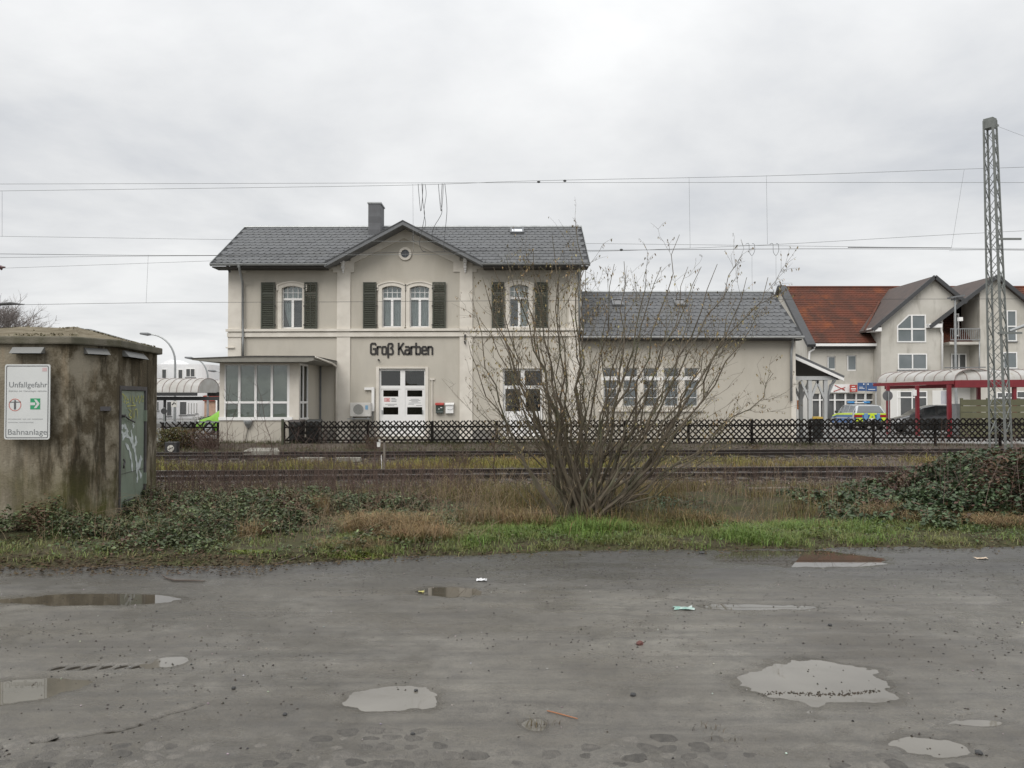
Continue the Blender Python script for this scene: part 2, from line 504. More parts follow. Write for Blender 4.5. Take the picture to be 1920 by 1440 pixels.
# asphalt material: damp, gritty, with wet patches that shine
def asphalt_material():
    m = bpy.data.materials.new('wet_asphalt'); m.use_nodes = True
    n, l = m.node_tree.nodes, m.node_tree.links
    b = n['Principled BSDF']
    g = n.new('ShaderNodeNewGeometry')
    def noise(sc, det=5, ro=0.55, vec=None):
        t = n.new('ShaderNodeTexNoise'); t.inputs['Scale'].default_value = sc; t.inputs['Detail'].default_value = det
        t.inputs['Roughness'].default_value = ro; l.new(vec or g.outputs['Position'], t.inputs[0]); return t.outputs[0]
    def mr(v, a, b_, c=0.0, d=1.0):
        r = n.new('ShaderNodeMapRange'); r.inputs[1].default_value = a; r.inputs[2].default_value = b_
        r.inputs[3].default_value = c; r.inputs[4].default_value = d; l.new(v, r.inputs[0]); return r.outputs[0]
    def mixc(f, a, b_):
        x = n.new('ShaderNodeMix'); x.data_type = 'RGBA'
        if isinstance(f, float): x.inputs[0].default_value = f
        else: l.new(f, x.inputs[0])
        for i, v in ((6, a), (7, b_)):
            if isinstance(v, tuple): x.inputs[i].default_value = (*v, 1)
            else: l.new(v, x.inputs[i])
        return x.outputs[2]
    mp = n.new('ShaderNodeMapping'); mp.inputs['Scale'].default_value = (0.35, 1.5, 1); l.new(g.outputs['Position'], mp.inputs[0])
    mps = n.new('ShaderNodeMapping'); mps.inputs['Scale'].default_value = (0.22, 2.6, 1); l.new(g.outputs['Position'], mps.inputs[0])
    big = noise(0.9, 6, 0.6, mp.outputs[0]); mid = noise(6, 6, 0.65); fine = noise(120, 3); grit = noise(260, 2)
    zone = noise(0.55, 5, 0.6); streak = noise(2.2, 8, 0.7, mps.outputs[0]); chunk = noise(34, 4, 0.7); gr2 = noise(75, 2, 0.5)
    col = mixc(mr(big, 0.35, 0.65), (0.135, 0.123, 0.102), (0.215, 0.20, 0.170))
    col = mixc(mr(zone, 0.42, 0.62, 0, 0.75), col, (0.098, 0.086, 0.067))       # muddier, browner zones
    col = mixc(mr(streak, 0.48, 0.68, 0, 0.7), col, (0.07, 0.065, 0.057))        # wheel-drawn dark streaks
    col = mixc(mr(mid, 0.45, 0.7, 0, 0.55), col, (0.075, 0.07, 0.062))
    col = mixc(mr(chunk, 0.55, 0.70, 0, 0.6), col, (0.055, 0.052, 0.047))
    col = mixc(mr(fine, 0.4, 0.65, 0, 0.55), col, (0.05, 0.048, 0.045))
    col = mixc(mr(gr2, 0.66, 0.74, 0, 0.7), col, (0.035, 0.033, 0.03))
    col = mixc(mr(grit, 0.68, 0.74, 0, 0.8), col, (0.27, 0.26, 0.235))
    # the far part of the lot, under the verge, is black loose grit
    sp = n.new('ShaderNodeSeparateXYZ'); l.new(g.outputs['Position'], sp.inputs[0])
    wob = n.new('ShaderNodeMath'); wob.operation = 'MULTIPLY_ADD'; wob.inputs[1].default_value = 2.4; l.new(big, wob.inputs[0]); l.new(sp.outputs[1], wob.inputs[2])
    col = mixc(mr(wob.outputs[0], 8.3, 9.4, 0, 0.8), col, (0.055, 0.053, 0.05))
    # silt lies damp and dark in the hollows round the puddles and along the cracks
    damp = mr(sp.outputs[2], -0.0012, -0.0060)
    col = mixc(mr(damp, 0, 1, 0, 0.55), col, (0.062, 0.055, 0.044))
    deep = mr(sp.outputs[2], -0.0075, -0.0120)      # shadow painted into cracks and tread marks by depth, along with dark dirt
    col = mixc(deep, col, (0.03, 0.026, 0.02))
    l.new(col, b.inputs['Base Color'])
    wet = mr(noise(1.7, 6, 0.6, mp.outputs[0]), 0.40, 0.60)
    r = mr(wet, 0, 1, 0.60, 0.22)
    rm = n.new('ShaderNodeMix'); l.new(damp, rm.inputs[0]); l.new(r, rm.inputs[2]); rm.inputs[3].default_value = 0.10
    rd = n.new('ShaderNodeMix'); l.new(deep, rd.inputs[0]); l.new(rm.outputs[0], rd.inputs[2]); rd.inputs[3].default_value = 0.85; l.new(rd.outputs[0], b.inputs['Roughness'])
    sd_ = n.new('ShaderNodeMix'); l.new(deep, sd_.inputs[0]); sd_.inputs[2].default_value = 0.5; sd_.inputs[3].default_value = 0.1; l.new(sd_.outputs[0], b.inputs['Specular IOR Level'])
    b.inputs['Specular IOR Level'].default_value = 0.5
    bp = n.new('ShaderNodeBump'); bp.inputs['Distance'].default_value = 0.009
    st = mr(wet, 0, 1, 1.0, 0.4); l.new(st, bp.inputs['Strength'])
    ad = n.new('ShaderNodeMath'); ad.operation = 'MULTIPLY_ADD'; ad.inputs[1].default_value = 0.6; l.new(noise(70, 5, 0.7), ad.inputs[0]); l.new(grit, ad.inputs[2])
    l.new(ad.outputs[0], bp.inputs['Height']); l.new(bp.outputs[0], b.inputs['Normal'])
    return m
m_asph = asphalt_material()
ys = np.concatenate([np.arange(-3.0, 3.2, 0.2), np.arange(3.2, 5.6, 0.016), np.arange(5.6, 10.6, 0.028)])
xs = np.concatenate([np.arange(-14, -6.5, 0.3), np.arange(-6.5, 6.9, 0.022), np.arange(6.9, 14.1, 0.3)])
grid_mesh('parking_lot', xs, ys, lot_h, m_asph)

m_water = pm('puddle_water', (0.045, 0.038, 0.028), 0.012, alt=(0.07, 0.06, 0.045), scale=2.0, spec=0.5, ior=1.45)
m_muddy = pm('muddy_water', (0.165, 0.153, 0.13), 0.02, alt=(0.11, 0.10, 0.083), scale=1.6, spec=0.5, ior=1.45, bump=.02, bscale=8)
m_silty = pm('silty_water', (0.12, 0.11, 0.09), 0.015, alt=(0.09, 0.082, 0.066), scale=3.0, spec=0.5, ior=1.45)
for lab, px_, py_, rx_, ry_, dp in pud:
    mb = MB(); pts = []
    for k in range(40):
        a = 2 * math.pi * k / 40
        q = 1.5
        pts.append((px_ + math.cos(a) * rx_ * q, py_ + math.sin(a) * ry_ * q, WL))
    mb.poly(pts)
    o = mb.build('puddle', m_muddy if any(w in lab for w in ('pale', 'bright', 'ragged')) else m_silty if any(w in lab for w in ('small', 'warning', 'thin')) else m_water, kind='structure')

# worn setts showing through the broken asphalt nearest the camera
m_sett = pm('sett_stone', (0.075, 0.07, 0.062), 0.5, alt=(0.125, 0.115, 0.10), scale=26, bump=0.7, bscale=120, objrand=0.35, spec=0.3)
sett_mes = []
for q in range(8):
    V_, F_ = [(0, 0, .0062)], []
    K = 11; ph = random.uniform(0, 6); asp = random.uniform(.68, .95)
    for ring_, (rr_, hh_) in enumerate(((.45, .0058), (.78, .0042), (1.0, .0008), (1.12, -.006))):
        for k in range(K):
            a_ = 2 * math.pi * k / K
            sq = 1 / max(abs(math.cos(a_)), abs(math.sin(a_))) ** .55
            r_ = .058 * rr_ * sq * (1 + .10 * math.sin(2 * a_ + ph) + .07 * math.sin(3 * a_ + 2 * ph))
            V_.append((r_ * math.cos(a_), r_ * asp * math.sin(a_), hh_ + random.uniform(-.0007, .0007)))
    for k in range(K): F_.append((0, 1 + k, 1 + (k + 1) % K))
    for g_ in range(3):
        for k in range(K): F_.append((1 + g_ * K + k, 1 + (g_ + 1) * K + k, 1 + (g_ + 1) * K + (k + 1) % K, 1 + g_ * K + (k + 1) % K))
    me = bpy.data.meshes.new('sett'); me.from_pydata(V_, [], F_); me.materials.append(m_sett)
    me.polygons.foreach_set('use_smooth', [True] * len(me.polygons)); sett_mes.append(me)
lot = bpy.data.objects['parking_lot']
n_sett = 0
y = 3.77
while y < 4.36 and n_sett < 290:
    x = -2.65 + random.uniform(0, 0.1)
    while x < 2.6 and n_sett < 290:
        keep = fbm(np.array([x * 1.4]), np.array([y * 2.4]), 77, 3)[0]
        if keep > 0.20 + max(0, (y - 3.98)) * .9 + .16 * (x < -1.9) + .16 * (x > 1.15):
            z = float(lot_h(np.array([x]), np.array([y]))[0])
            o = bpy.data.objects.new('sett', random.choice(sett_mes)); C.objects.link(o); o.parent = lot
            s = random.uniform(0.75, 1.2)
            o.location = (x + random.uniform(-.02, .02), y + random.uniform(-.015, .015), z - 0.003 + random.uniform(-0.0018, 0.0012)); o.scale = (s, s, s); o.rotation_euler = (random.uniform(-.05, .05), random.uniform(-.05, .05), random.uniform(-0.5, 0.5))
            n_sett += 1
        x += random.uniform(0.115, 0.15)
    y += 0.095

# verge and embankment soil (rises just above the lot)
def soil_h(X, Y):
    d = Y - edge_y(X)
    z = -0.05 + 0.085 / (1 + np.exp(-d * 9)) + (fbm(X * 2, Y * 2, 41, 4) - 0.5) * 0.09 * np.clip(d + 0.15, 0, 1) + (fbm(X * 9, Y * 9, 42, 3) - 0.5) * 0.03
    z = z - 0.16 * np.clip((Y - 14.0) / 2.5, 0, 1) + 0.02
    # hollow right of the hazel, down to the old sleepers
    q = np.exp(-(((X - 3.55) / 0.8) ** 2 + ((Y - 12.4) / 1.6) ** 2))
    return z - 0.22 * q * np.clip((Y - 10.2), 0, 1)
m_soil = pm('verge_soil', (0.07, 0.058, 0.04), 0.95, alt=(0.05, 0.055, 0.022), scale=2.2, bump=0.9, bscale=35, spec=0.1, dirt=(0.035, 0.027, 0.02), dscale=4)
grid_mesh('verge', np.arange(-13, 14.5, 0.09), np.arange(8.0, 18.3, 0.08), soil_h, m_soil)
m_ballast = pm('ballast', (0.13, 0.11, 0.09), 0.95, alt=(0.06, 0.05, 0.042), scale=14, bump=1.0, bscale=45, spec=0.15, dirt=(0.07, 0.045, 0.03), dscale=0.8)
def bal_h(X, Y):
    return -0.16 + (fbm(X * 5, Y * 5, 61, 3) - 0.5) * 0.07 + 0.10 * np.clip((Y - 0.08 * X - 28.3) / 0.9, 0, 1) + 0.21 * np.clip((Y - 28.95) / .55, 0, 1)
grid_mesh('track_bed', np.arange(-26, 27, 0.25), np.arange(17.6, 30.4, 0.16), bal_h, m_ballast)

# ---------------------------------------------------------------- railway tracks
m_rail = pm('rail_side', (0.035, 0.025, 0.02), 0.8, alt=(0.022, 0.017, 0.014), scale=6)
m_railtop = pm('rail_head', (0.34, 0.33, 0.32), 0.33, metal=0.85, alt=(0.25, 0.23, 0.21), scale=9)
m_sleeper = pm('sleeper', (0.05, 0.042, 0.035), 0.9, alt=(0.035, 0.03, 0.025), scale=8, bump=0.5, objrand=0.3)
sl_mb = MB().box(-0.13, 0.13, -1.28, 1.28, -0.2, -0.10)
def track(label, y0, slope, x0, x1, grp):
    t = thing('railway_track', label, 'railway track', (0, y0, 0), grp)
    a = math.atan(slope)
    for s in (-0.75, 0.75):
        prof = [(-0.07, -0.16), (0.07, -0.16), (0.07, -0.145), (0.012, -0.115), (0.012, -0.045), (0.036, -0.035), (0.036, 0.0), (-0.036, 0.0), (-0.036, -0.035), (-0.012, -0.045), (-0.012, -0.115), (-0.07, -0.145)]
        ca, sa = math.cos(a), math.sin(a)
        n = len(prof); vv = []
        for L in (x0, x1):
            for (p, z) in prof:
                yy = s + p
                vv.append((L * ca - yy * sa, y0 + L * sa + yy * ca, z))
        mb = MB(); mb.add(vv, [tuple(range(n)), tuple(range(2 * n - 1, n - 1, -1))] + [(i, i + n, (i + 1) % n + n, (i + 1) % n) for i in range(n)])
        r_ = mb.build('rail', m_rail, t)
        top = [(L * ca - (s + p) * sa, y0 + L * sa + (s + p) * ca, 0.004) for L, p in ((x0, -0.033), (x1, -0.033), (x1, 0.033), (x0, 0.033))]
        MB().poly(top).build('running_surface', m_railtop, r_)
    o0 = None
    x = x0
    while x < x1:
        if o0 is None:
            o0 = sl_mb.build('sleeper', m_sleeper, t, local=True); o = o0
        else:
            o = o0.copy(); C.objects.link(o)
        o.location = (x * math.cos(a), x * math.sin(a), 0); o.rotation_euler = (0, 0, a)
        x += 0.62
    return t
track('near railway track, rusty rails just beyond the undergrowth', 19.62, 0.078, -22, 24, 'railway tracks in front of the station')
track('far railway track, below the lattice fence', 26.75, 0.080, -22, 22, 'railway tracks in front of the station')

# ================================================================== STATION BUILDING
YF = 33.0
def fx(px, Y=YF): return at(px, 640, Y).x
def fz(py, Y=YF): return at(760, py, Y).z
m_wall = pm('render_beige', (0.50, 0.465, 0.40), 0.9, alt=(0.465, 0.434, 0.375), scale=1.2, bump=0.12, bscale=120, spec=0.2, dirt=(0.41, 0.378, 0.32), dscale=0.7, dpos=(0.48, 0.82))
m_trim = pm('trim_cream', (0.70, 0.658, 0.588), 0.85, alt=(0.58, 0.54, 0.475), scale=2, bump=0.08, bscale=100, spec=0.2)
m_plinth = pm('plinth', (0.26, 0.245, 0.22), 0.9, alt=(0.2, 0.19, 0.17), scale=3, bump=0.3)
m_white = pm('white_paint', (0.80, 0.79, 0.77), 0.45, alt=(0.75, 0.74, 0.72), scale=5)
m_slate = pm('slate', (0.105, 0.108, 0.112), 0.7, alt=(0.08, 0.082, 0.084), scale=4, bump=0.12, objrand=0.13, spec=0.28, dirt=(.098, .10, .10), dscale=.7)
m_slate_b = pm('roof_felt', (0.035, 0.036, 0.038), 0.9)
m_zinc = pm('zinc', (0.36, 0.37, 0.37), 0.45, alt=(0.28, 0.29, 0.29), scale=5, metal=0.55)
m_soffit = pm('grey_board', (0.16, 0.165, 0.17), 0.7, alt=(0.13, 0.135, 0.14), scale=5)
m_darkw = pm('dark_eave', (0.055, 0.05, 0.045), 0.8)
m_shut = pm('shutter_olive', (0.062, 0.066, 0.048), 0.6, alt=(0.048, 0.052, 0.038), scale=9, objrand=0.15)
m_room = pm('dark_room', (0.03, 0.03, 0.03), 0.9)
m_curt = pm('net_curtain', (0.80, 0.81, 0.81), 0.9, alt=(0.55, 0.57, 0.58), scale=4, stretch=(5, 1, 0.6))
m_blind = pm('blind_slats', (0.56, 0.58, 0.49), 0.6, alt=(0.46, 0.49, 0.40), scale=3)
m_glass = glass_mat('window_glass', (0.82, 0.86, 0.85), 0.07)
m_glassd = glass_mat('door_glass', (0.45, 0.48, 0.47), 0.05)
m_letter = pm('letter_black', (0.025, 0.022, 0.02), 0.6)

st = thing('station_building', 'two-storey cream railway station with slate roofs, central gable, olive shutters and a low side wing', 'station building', (fx(760), YF, 0))

def wall_holes(mb, x0, x1, z0, z1, y, holes, dep=0.22):
    """vertical wall facing -Y at y with real rectangular openings and reveals"""
    xs_ = sorted({x0, x1, *[v for h in holes for v in h[:2]]}); zs_ = sorted({z0, z1, *[v for h in holes for v in h[2:]]})
    for i in range(len(xs_) - 1):
        for j in range(len(zs_) - 1):
            xm, zm = (xs_[i] + xs_[i + 1]) / 2, (zs_[j] + zs_[j + 1]) / 2
            if any(h[0] < xm < h[1] and h[2] < zm < h[3] for h in holes): continue
            mb.quad((xs_[i], y, zs_[j]), (xs_[i + 1], y, zs_[j]), (xs_[i + 1], y, zs_[j + 1]), (xs_[i], y, zs_[j + 1]))
    for a, b, c, d in holes:
        y2 = y + dep
        mb.quad((a, y, c), (a, y2, c), (a, y2, d), (a, y, d)); mb.quad((b, y, c), (b, y, d), (b, y2, d), (b, y2, c))
        mb.quad((a, y, c), (b, y, c), (b, y2, c), (a, y2, c)); mb.quad((a, y, d), (a, y2, d), (b, y2, d), (b, y, d))

XL, XR = fx(430), fx(1088)
RIDGE = at(760, 427, 36.2); RY = 36.2; RZ = RIDGE.z
EY = 32.2; EZ = at(500, 494, EY).z
SL = (RZ - EZ) / (RY - EY)            # roof slope
BACK = 2 * RY - YF                    # rear wall
def hole(px0, px1, py0, py1): return (fx(px0), fx(px1), fz(py1), fz(py0))
up_w = [(528, 567, 536, 616), (716, 753, 536, 614), (768, 805, 536, 614), (955, 992, 534, 614)]
doors = [(711, 798, 691, 818), (943, 1017, 691, 818)]
wing_w = [(1131, 1158), (1168, 1196), (1206, 1234), (1245, 1273), (1283, 1309)]
WALLTOP = EZ - 0.05 + SL * (YF - EY)
mb = MB()
wall_holes(mb, XL, XR, 0, WALLTOP, YF, [hole(*h) for h in up_w + doors])
# other sides of the main block
mb.quad((XL, YF, 0), (XL, BACK, 0), (XL, BACK, WALLTOP), (XL, YF, WALLTOP)); mb.quad((XR, YF, 0), (XR, YF, WALLTOP), (XR, BACK, WALLTOP), (XR, BACK, 0))
mb.quad((XL, BACK, 0), (XR, BACK, 0), (XR, BACK, WALLTOP), (XL, BACK, WALLTOP))
for X_ in (XL, XR): mb.poly([(X_, YF, WALLTOP), (X_, BACK, WALLTOP), (X_, RY, RZ - 0.15)])
# gable field above the eaves
GA = at(755, 414, 32.1); GL = at(608, 493, 32.1); GR = at(905, 491, 32.1)
gs = (GA.z - GL.z) / (GA.x - GL.x)
gab_u = 0.20
gw2 = (GA.z - gab_u - WALLTOP) / gs
mb.poly([(GA.x - gw2, YF, WALLTOP), (GA.x + gw2, YF, WALLTOP), (GA.x, YF, GA.z - gab_u)])
mb.build('wall', m_wall, st, fix=False)

# trim: pilasters, string course, friezes
def trim(name, polypx, proud, label=None, m=None, back=0.0):
    q = [(fx(x), fz(y)) for x, y in polypx]
    return MB().prism(q, YF - proud, YF + back).build(name, m or m_trim, st, label=label)
trim('pilaster', [(428, 505), (453, 505), (453, 836), (428, 836)], 0.05)
for a, b in ((632, 657), (862, 886)):
    trim('pilaster', [(a, 490), (b, 490), (b, 836), (a, 836)], 0.062)
trim('pilaster', [(1066, 498), (1090, 498), (1090, 836), (1066, 836)], 0.05)
trim('frieze', [(453, 500), (632, 500), (632, 511), (624, 511), (624, 505.5), (461, 505.5), (461, 511), (453, 511)], 0.045)
trim('frieze', [(886, 499), (1066, 499), (1066, 510), (1058, 510), (1058, 504.5), (894, 504.5), (894, 510), (886, 510)], 0.045)
trim('gable_frieze', [(657, 511), (664, 511), (664, 493), (757, 447), (850, 492), (850, 510), (862, 510), (862, 470), (755, 418), (657, 470)], 0.055)
trim('string_course', [(425, 617.5), (1092, 615.5), (1092, 620), (425, 622)], 0.14)
trim('string_course', [(427, 624), (1091, 622.5), (1091, 630.5), (427, 632)], 0.09)
trim('sill_band', [(425, 692 - 41), (441, 692 - 41), (441, 653), (425, 653)], 0.12)
MB().prism([(fx(453), 0), (fx(632), 0), (fx(632), fz(806)), (fx(453), fz(806))], YF - 0.03, YF).build('plinth', m_plinth, st)
MB().prism([(fx(657), 0), (fx(706), 0), (fx(706), fz(806)), (fx(657), fz(806))], YF - 0.03, YF).build('plinth', m_plinth, st)
MB().prism([(fx(802), 0), (fx(862), 0), (fx(862), fz(806)), (fx(802), fz(806))], YF - 0.03, YF).build('plinth', m_plinth, st)
MB().prism([(fx(886), 0), (fx(938), 0), (fx(938), fz(806)), (fx(886), fz(806))], YF - 0.03, YF).build('plinth', m_plinth, st)

def arch_path(x0, x1, zb, zs, rise, n=9):
    """up the left side, over a segmental arch, down the right"""
    p = [(x0, zb), (x0, zs)]
    for k in range(1, n):
        t = k / n; p.append((x0 + (x1 - x0) * t, zs + rise * 4 * t * (1 - t)))
    return p + [(x1, zs), (x1, zb)]
# upper windows
curt_side = [(-1,), (-1, 1), (-1, 1), (1,)]
for wi, (a, b, c, d) in enumerate(up_w):
    x0, x1, zb, zt = hole(a, b, c, d); w = x1 - x0
    zs = zt - 0.10
    inner = arch_path(x0 + 0.005, x1 - 0.005, zb, zs, 0.10)
    outer = arch_path(x0 - 0.15, x1 + 0.15, zb, zs + 0.10, 0.14)
    MB().ring(inner, outer, YF - 0.055, YF + 0.06).build('window_surround', m_trim, st)
    MB().ring(arch_path(x0 - 0.15, x1 + 0.15, zs - 0.1, zs + 0.10, 0.14), arch_path(x0 - 0.20, x1 + 0.20, zs - 0.1, zs + 0.14, 0.15), YF - 0.09, YF - 0.0).build('label_mould', m_trim, st)
    yw = YF + 0.13
    win = MB()
    t_ = 0.045; zt_tr = zb + (zt - zb) * 0.695
    win.box(x0, x0 + t_, yw - .03, yw + .03, zb, zt); win.box(x1 - t_, x1, yw - .03, yw + .03, zb, zt)
    win.box(x0 + t_, x1 - t_, yw - .03, yw + .03, zb, zb + 0.06); win.box(x0 + t_, x1 - t_, yw - .03, yw + .03, zt - 0.03, zt)
    win.box(x0 + t_, x1 - t_, yw - .04, yw + .03, zt_tr - 0.045, zt_tr + 0.045)
    xm = (x0 + x1) / 2
    win.box(xm - 0.05, xm + 0.05, yw - .045, yw + .03, zb + 0.06, zt_tr - 0.045)
    fr = win.build('window', m_white, st)
    gb = MB()
    for k in range(1, 4): gb.box(x0 + w * k / 4 - .011, x0 + w * k / 4 + .011, yw - .02, yw + .008, zt_tr + .045, zt - 0.02)
    gb.box(x0 + t_, x1 - t_, yw - .018, yw + .006, (zt_tr + zt) / 2 - .011, (zt_tr + zt) / 2 + .011)
    gb.build('glazing_bars', m_white, fr)
    for (p, q) in ((x0 + t_, xm - .05), (xm + .05, x1 - t_)):
        MB().box(p, q, yw + .010, yw + .016, zb + .06, zt_tr - .045).build('pane', m_glass, fr)
    MB().box(x0 + t_, x1 - t_, yw + .010, yw + .016, zt_tr + .045, zt - .03).build('pane', m_glass, fr)
    # net curtains hanging inside
    for s in curt_side[wi]:
        vv = []; nn = 22
        for k in range(nn + 1):
            u = k / nn
            yy = yw + 0.13 + 0.025 * math.sin(u * 30 + wi)
            top_x = (x0 + 0.02 + u * w * 0.48) if s < 0 else (x1 - 0.02 - u * w * 0.48)
            bot_x = (x0 + w * (0.30 if wi == 0 else 0.1) + u * w * 0.22 + u * w * (0.0 if wi == 0 else 0.15)) if s < 0 else (x1 - 0.02 - u * w * 0.42)
            for v_ in range(5):
                q = v_ / 4
                vv.append((top_x * (1 - q ** 1.6) + bot_x * q ** 1.6, yy, zt_tr * (1 - q) + (zb + .08) * q))
        MB().add(vv, [(k * 5 + j, (k + 1) * 5 + j, (k + 1) * 5 + j + 1, k * 5 + j + 1) for k in range(nn) for j in range(4)]).build('curtain', m_curt, st, fix=False, smooth=True)
    vv = [(x0 + w * k / 30, yw + 0.12 + .02 * math.sin(k * 1.7), z_) for k in range(31) for z_ in (zt_tr - .02, zt)]
    MB().add(vv, [(2 * k, 2 * k + 2, 2 * k + 3, 2 * k + 1) for k in range(30)]).build('curtain', m_curt, st, fix=False)
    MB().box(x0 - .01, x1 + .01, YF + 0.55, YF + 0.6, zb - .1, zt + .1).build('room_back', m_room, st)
    MB().box(x0 - .12, x1 + .12, YF - .10, YF + .1, zb - .07, zb - .002).build('window_sill', m_trim, st)

# shutters with louvre slats
louv = MB().bar((-0.5, 0, 0), (0.5, 0, 0), 0.062, 0.012, up=(0, -0.72, 0.7)).build('slat', m_shut, st, local=True)
louv_me = louv.data; bpy.data.objects.remove(louv)
for (a, b, dk) in ((490, 516, 0), (571, 595, 1), (681, 706, 0), (811, 836, 1), (922, 945, 1), (1003, 1027, 0)):
    x0, x1 = fx(a), fx(b); zb, zt = fz(618.5), fz(529.5)
    f = MB(); yb, yt = YF - 0.10, YF - 0.055; w = 0.055
    f.box(x0, x0 + w, yb, yt, zb, zt); f.box(x1 - w, x1, yb, yt, zb, zt)
    f.box(x0 + w, x1 - w, yb, yt, zb, zb + .10); f.box(x0 + w, x1 - w, yb, yt, zt - .06, zt)
    zm = zt - (zt - zb) * 0.245
    f.box(x0 + w, x1 - w, yb, yt, zm - .03, zm + .03)
    sh = f.build('shutter', m_shut, st)
    if dk == 0: MB().box(x0 + w, x1 - w, yt - 0.012, yt - .004, zb + .1, zt - .06).build('backing', m_shut, sh)
    else: MB().box((x0 + x1) / 2 - .012, (x0 + x1) / 2 + .012, yb - .012, yb - .002, zb + .1, zt - .06).build('tilt_rod', m_shut, sh)
    z = zb + 0.135
    while z < zt - 0.09:
        if abs(z - zm) > 0.05:
            o = bpy.data.objects.new('slat', louv_me); C.objects.link(o); o.parent = sh
            o.location = Vector(((x0 + x1) / 2, (yb + yt) / 2, z)) - origin(sh); o.scale = (x1 - x0 - 2 * w, 1, 1)
        z += 0.078
    hg = MB()
    xh = x1 if a in (490, 681, 922) else x0
    for z in (zb + .2, (zb + zt) / 2, zt - .25): hg.box(xh - .03, xh + .05, yb - .01, yb + .03, z - .02, z + .02)
    hg.build('hinges', m_letter, sh)

